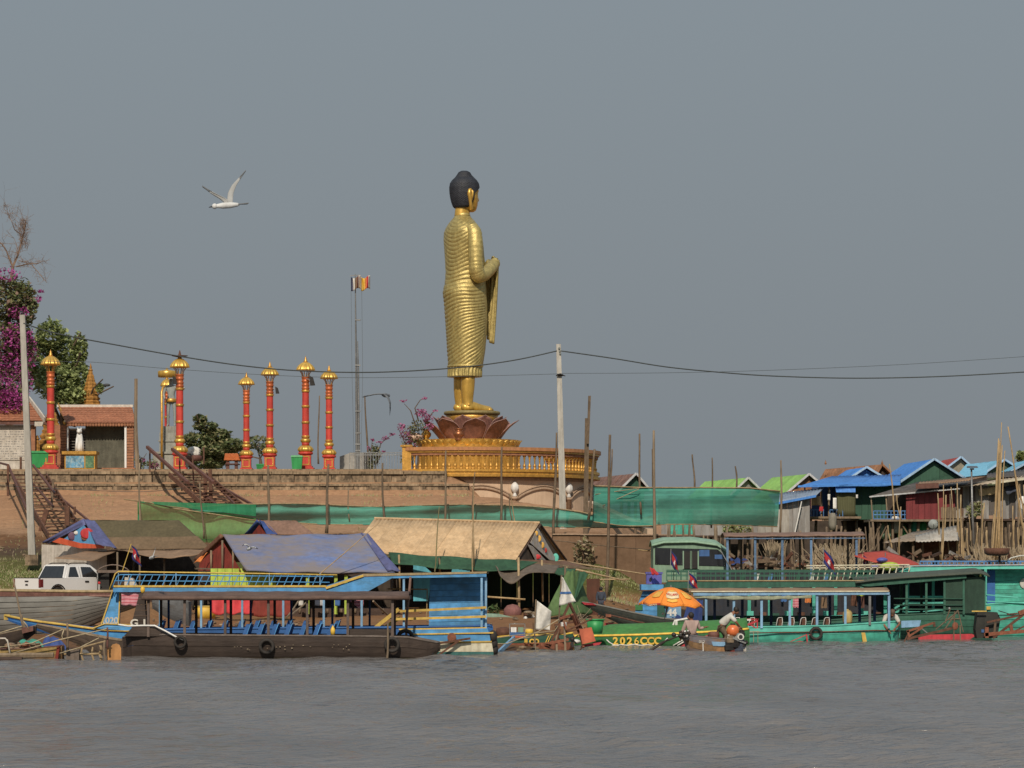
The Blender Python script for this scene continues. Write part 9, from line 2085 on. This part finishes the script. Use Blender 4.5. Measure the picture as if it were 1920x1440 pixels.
person('person in dark blue grey clothes standing on the bank beside the green tent', o, .80,
  dict(pel=(0, 0, .95), chest=(0, 0, 1.3), neck=(0, 0, 1.48), head=(0, 0, 1.58), top=(0, 0, 1.7), shl=(-.19, 0, 1.4), ell=(-.25, -.02, 1.12), hal=(-.22, -.12, .9), shr=(.19, 0, 1.4), elr=(.25, -.02, 1.12), har=(.2, -.12, .9),
   hipl=(-.1, 0, .88), knl=(-.11, -.02, .48), fol=(-.12, 0, .06), tol=(-.12, -.14, .03), hipr=(.1, 0, .88), knr=(.12, -.02, .48), tor=(.13, -.14, .03), face=(.3, .9, 0), **{'for': (.12, 0, .06)}), navy, navy, blackhair, 0)
def gull(label, c, span, body_dir, wl, wr, m_body, m_wing, m_tip, s_=1.0, cat='bird'):
 ck = span
 t = thing('gull', label, cat, c, 'gulls flying over the bank')
 bd = Vector(body_dir).normalized(); mb = MB()
 mb.tube([c - bd * .24 * s_, c - bd * .2 * s_, c - bd * .05 * s_, c + bd * .1 * s_, c + bd * .2 * s_, c + bd * .26 * s_], [.02 * s_, .04 * s_, .065 * s_, .065 * s_, .045 * s_, .04 * s_], 10)
 mb.ell(c + bd * .27 * s_, .058 * s_, 10, 8); ob('body', mb, m_body, t, True)
 ob('beak', MB().tube([c + bd * .31 * s_, c + bd * .39 * s_ + Vector((0, 0, -.015))], [.02 * s_, .006], 6), birddark, t)
 lat = bd.cross(Vector((0, 0, 1))).normalized()
 ob('tail', MB().prism([c - bd * .2 * s_ - lat * .03, c - bd * .2 * s_ + lat * .03, c - bd * .42 * s_ + lat * .1 * s_, c - bd * .42 * s_ - lat * .1 * s_], (0, 0, .015)), m_tip, t)
 for pts in (wl, wr):
  P_ = [c + Vector(p) * s_ for p in pts]; ch = [q_ * ck for q_ in (.20, .19, .15, .08, .01)]
  def wf(u, v):
   k = u * (len(P_) - 1); i = min(int(k), len(P_) - 2); f = k - i
   return P_[i].lerp(P_[i + 1], f) - bd * (lerp(ch[i], ch[i + 1], f) * s_ * (v - .35)) + Vector((0, 0, .02 * math.sin(math.pi * v)))
  ob('wing', MB().grid(lambda u, v: wf(u * .72, v), 12, 5, (0, 0, -.012)), m_wing, t, True)
  ob('wing_tip', MB().grid(lambda u, v: wf(.72 + .28 * u, v), 6, 5, (0, 0, -.01)), m_tip, t, True)
 return t
gull('large pale gull with raised wings high over the pillars', P(427, 385, 62), .62, (-1, -.25, -.1), [(0, .0, .04), (-.12, -.05, .14), (-.24, -.1, .2), (-.36, -.16, .27), (-.5, -.2, .36)], [(0.02, .02, .04), (.03, .15, .28), (.10, .2, .44), (.22, .28, .6), (.34, .3, .74)], birdwhite, mat('feather_pale', '#b8b9b6', .7, 0, .05, 6, 0, bump=.1), birdgrey, .95)
gull('dark winged gull gliding right of the flagpole', P(722, 741, 95), 1.1, (.3, .9, 0), [(0, 0, .02), (-.15, 0, .04), (-.35, 0, .02), (-.52, 0, -.02), (-.68, .05, -.06)], [(.02, 0, .0), (.1, -.02, -.06), (.16, -.02, -.22), (.16, 0, -.42), (.14, 0, -.62)], birdgrey, birdgrey, birddark, .98)
gull('small white gull crossing in front of the faded blue tarp roof', P(468, 1029, 112), .7, (-.35, .9, -.1), [(0, 0, .02), (-.08, .0, .14), (-.16, 0, .18), (-.24, 0, .16), (-.3, 0, .12)], [(.02, 0, .02), (.08, 0, .06), (.18, 0, .06), (.26, 0, .03), (.34, 0, 0)], birdwhite, birdwhite, birddark, .85)
gull('small white gull in front of the olive roofed hut', P(286, 1045, 116), .7, (-.4, .9, -.1), [(0, 0, .02), (.03, .0, .12), (.06, 0, .2), (.09, 0, .28), (.12, 0, .38)], [(.02, 0, .0), (-.02, .1, .02), (-.04, .2, .03), (-.06, .3, .04), (-.08, .4, .04)], birdwhite, birdwhite, birdgrey, .9)
solo('perched_bird', (lambda mb: (mb.ell(P(200, 722, 208), (.25, .1, .1), 10, 6), mb.tube([P(196, 724, 208), P(205, 721.5, 208)], [.08, .02], 6), mb)[2])(MB()), birddark, 'dark bird perched on a twig behind the gold spire', 'bird', None, True)
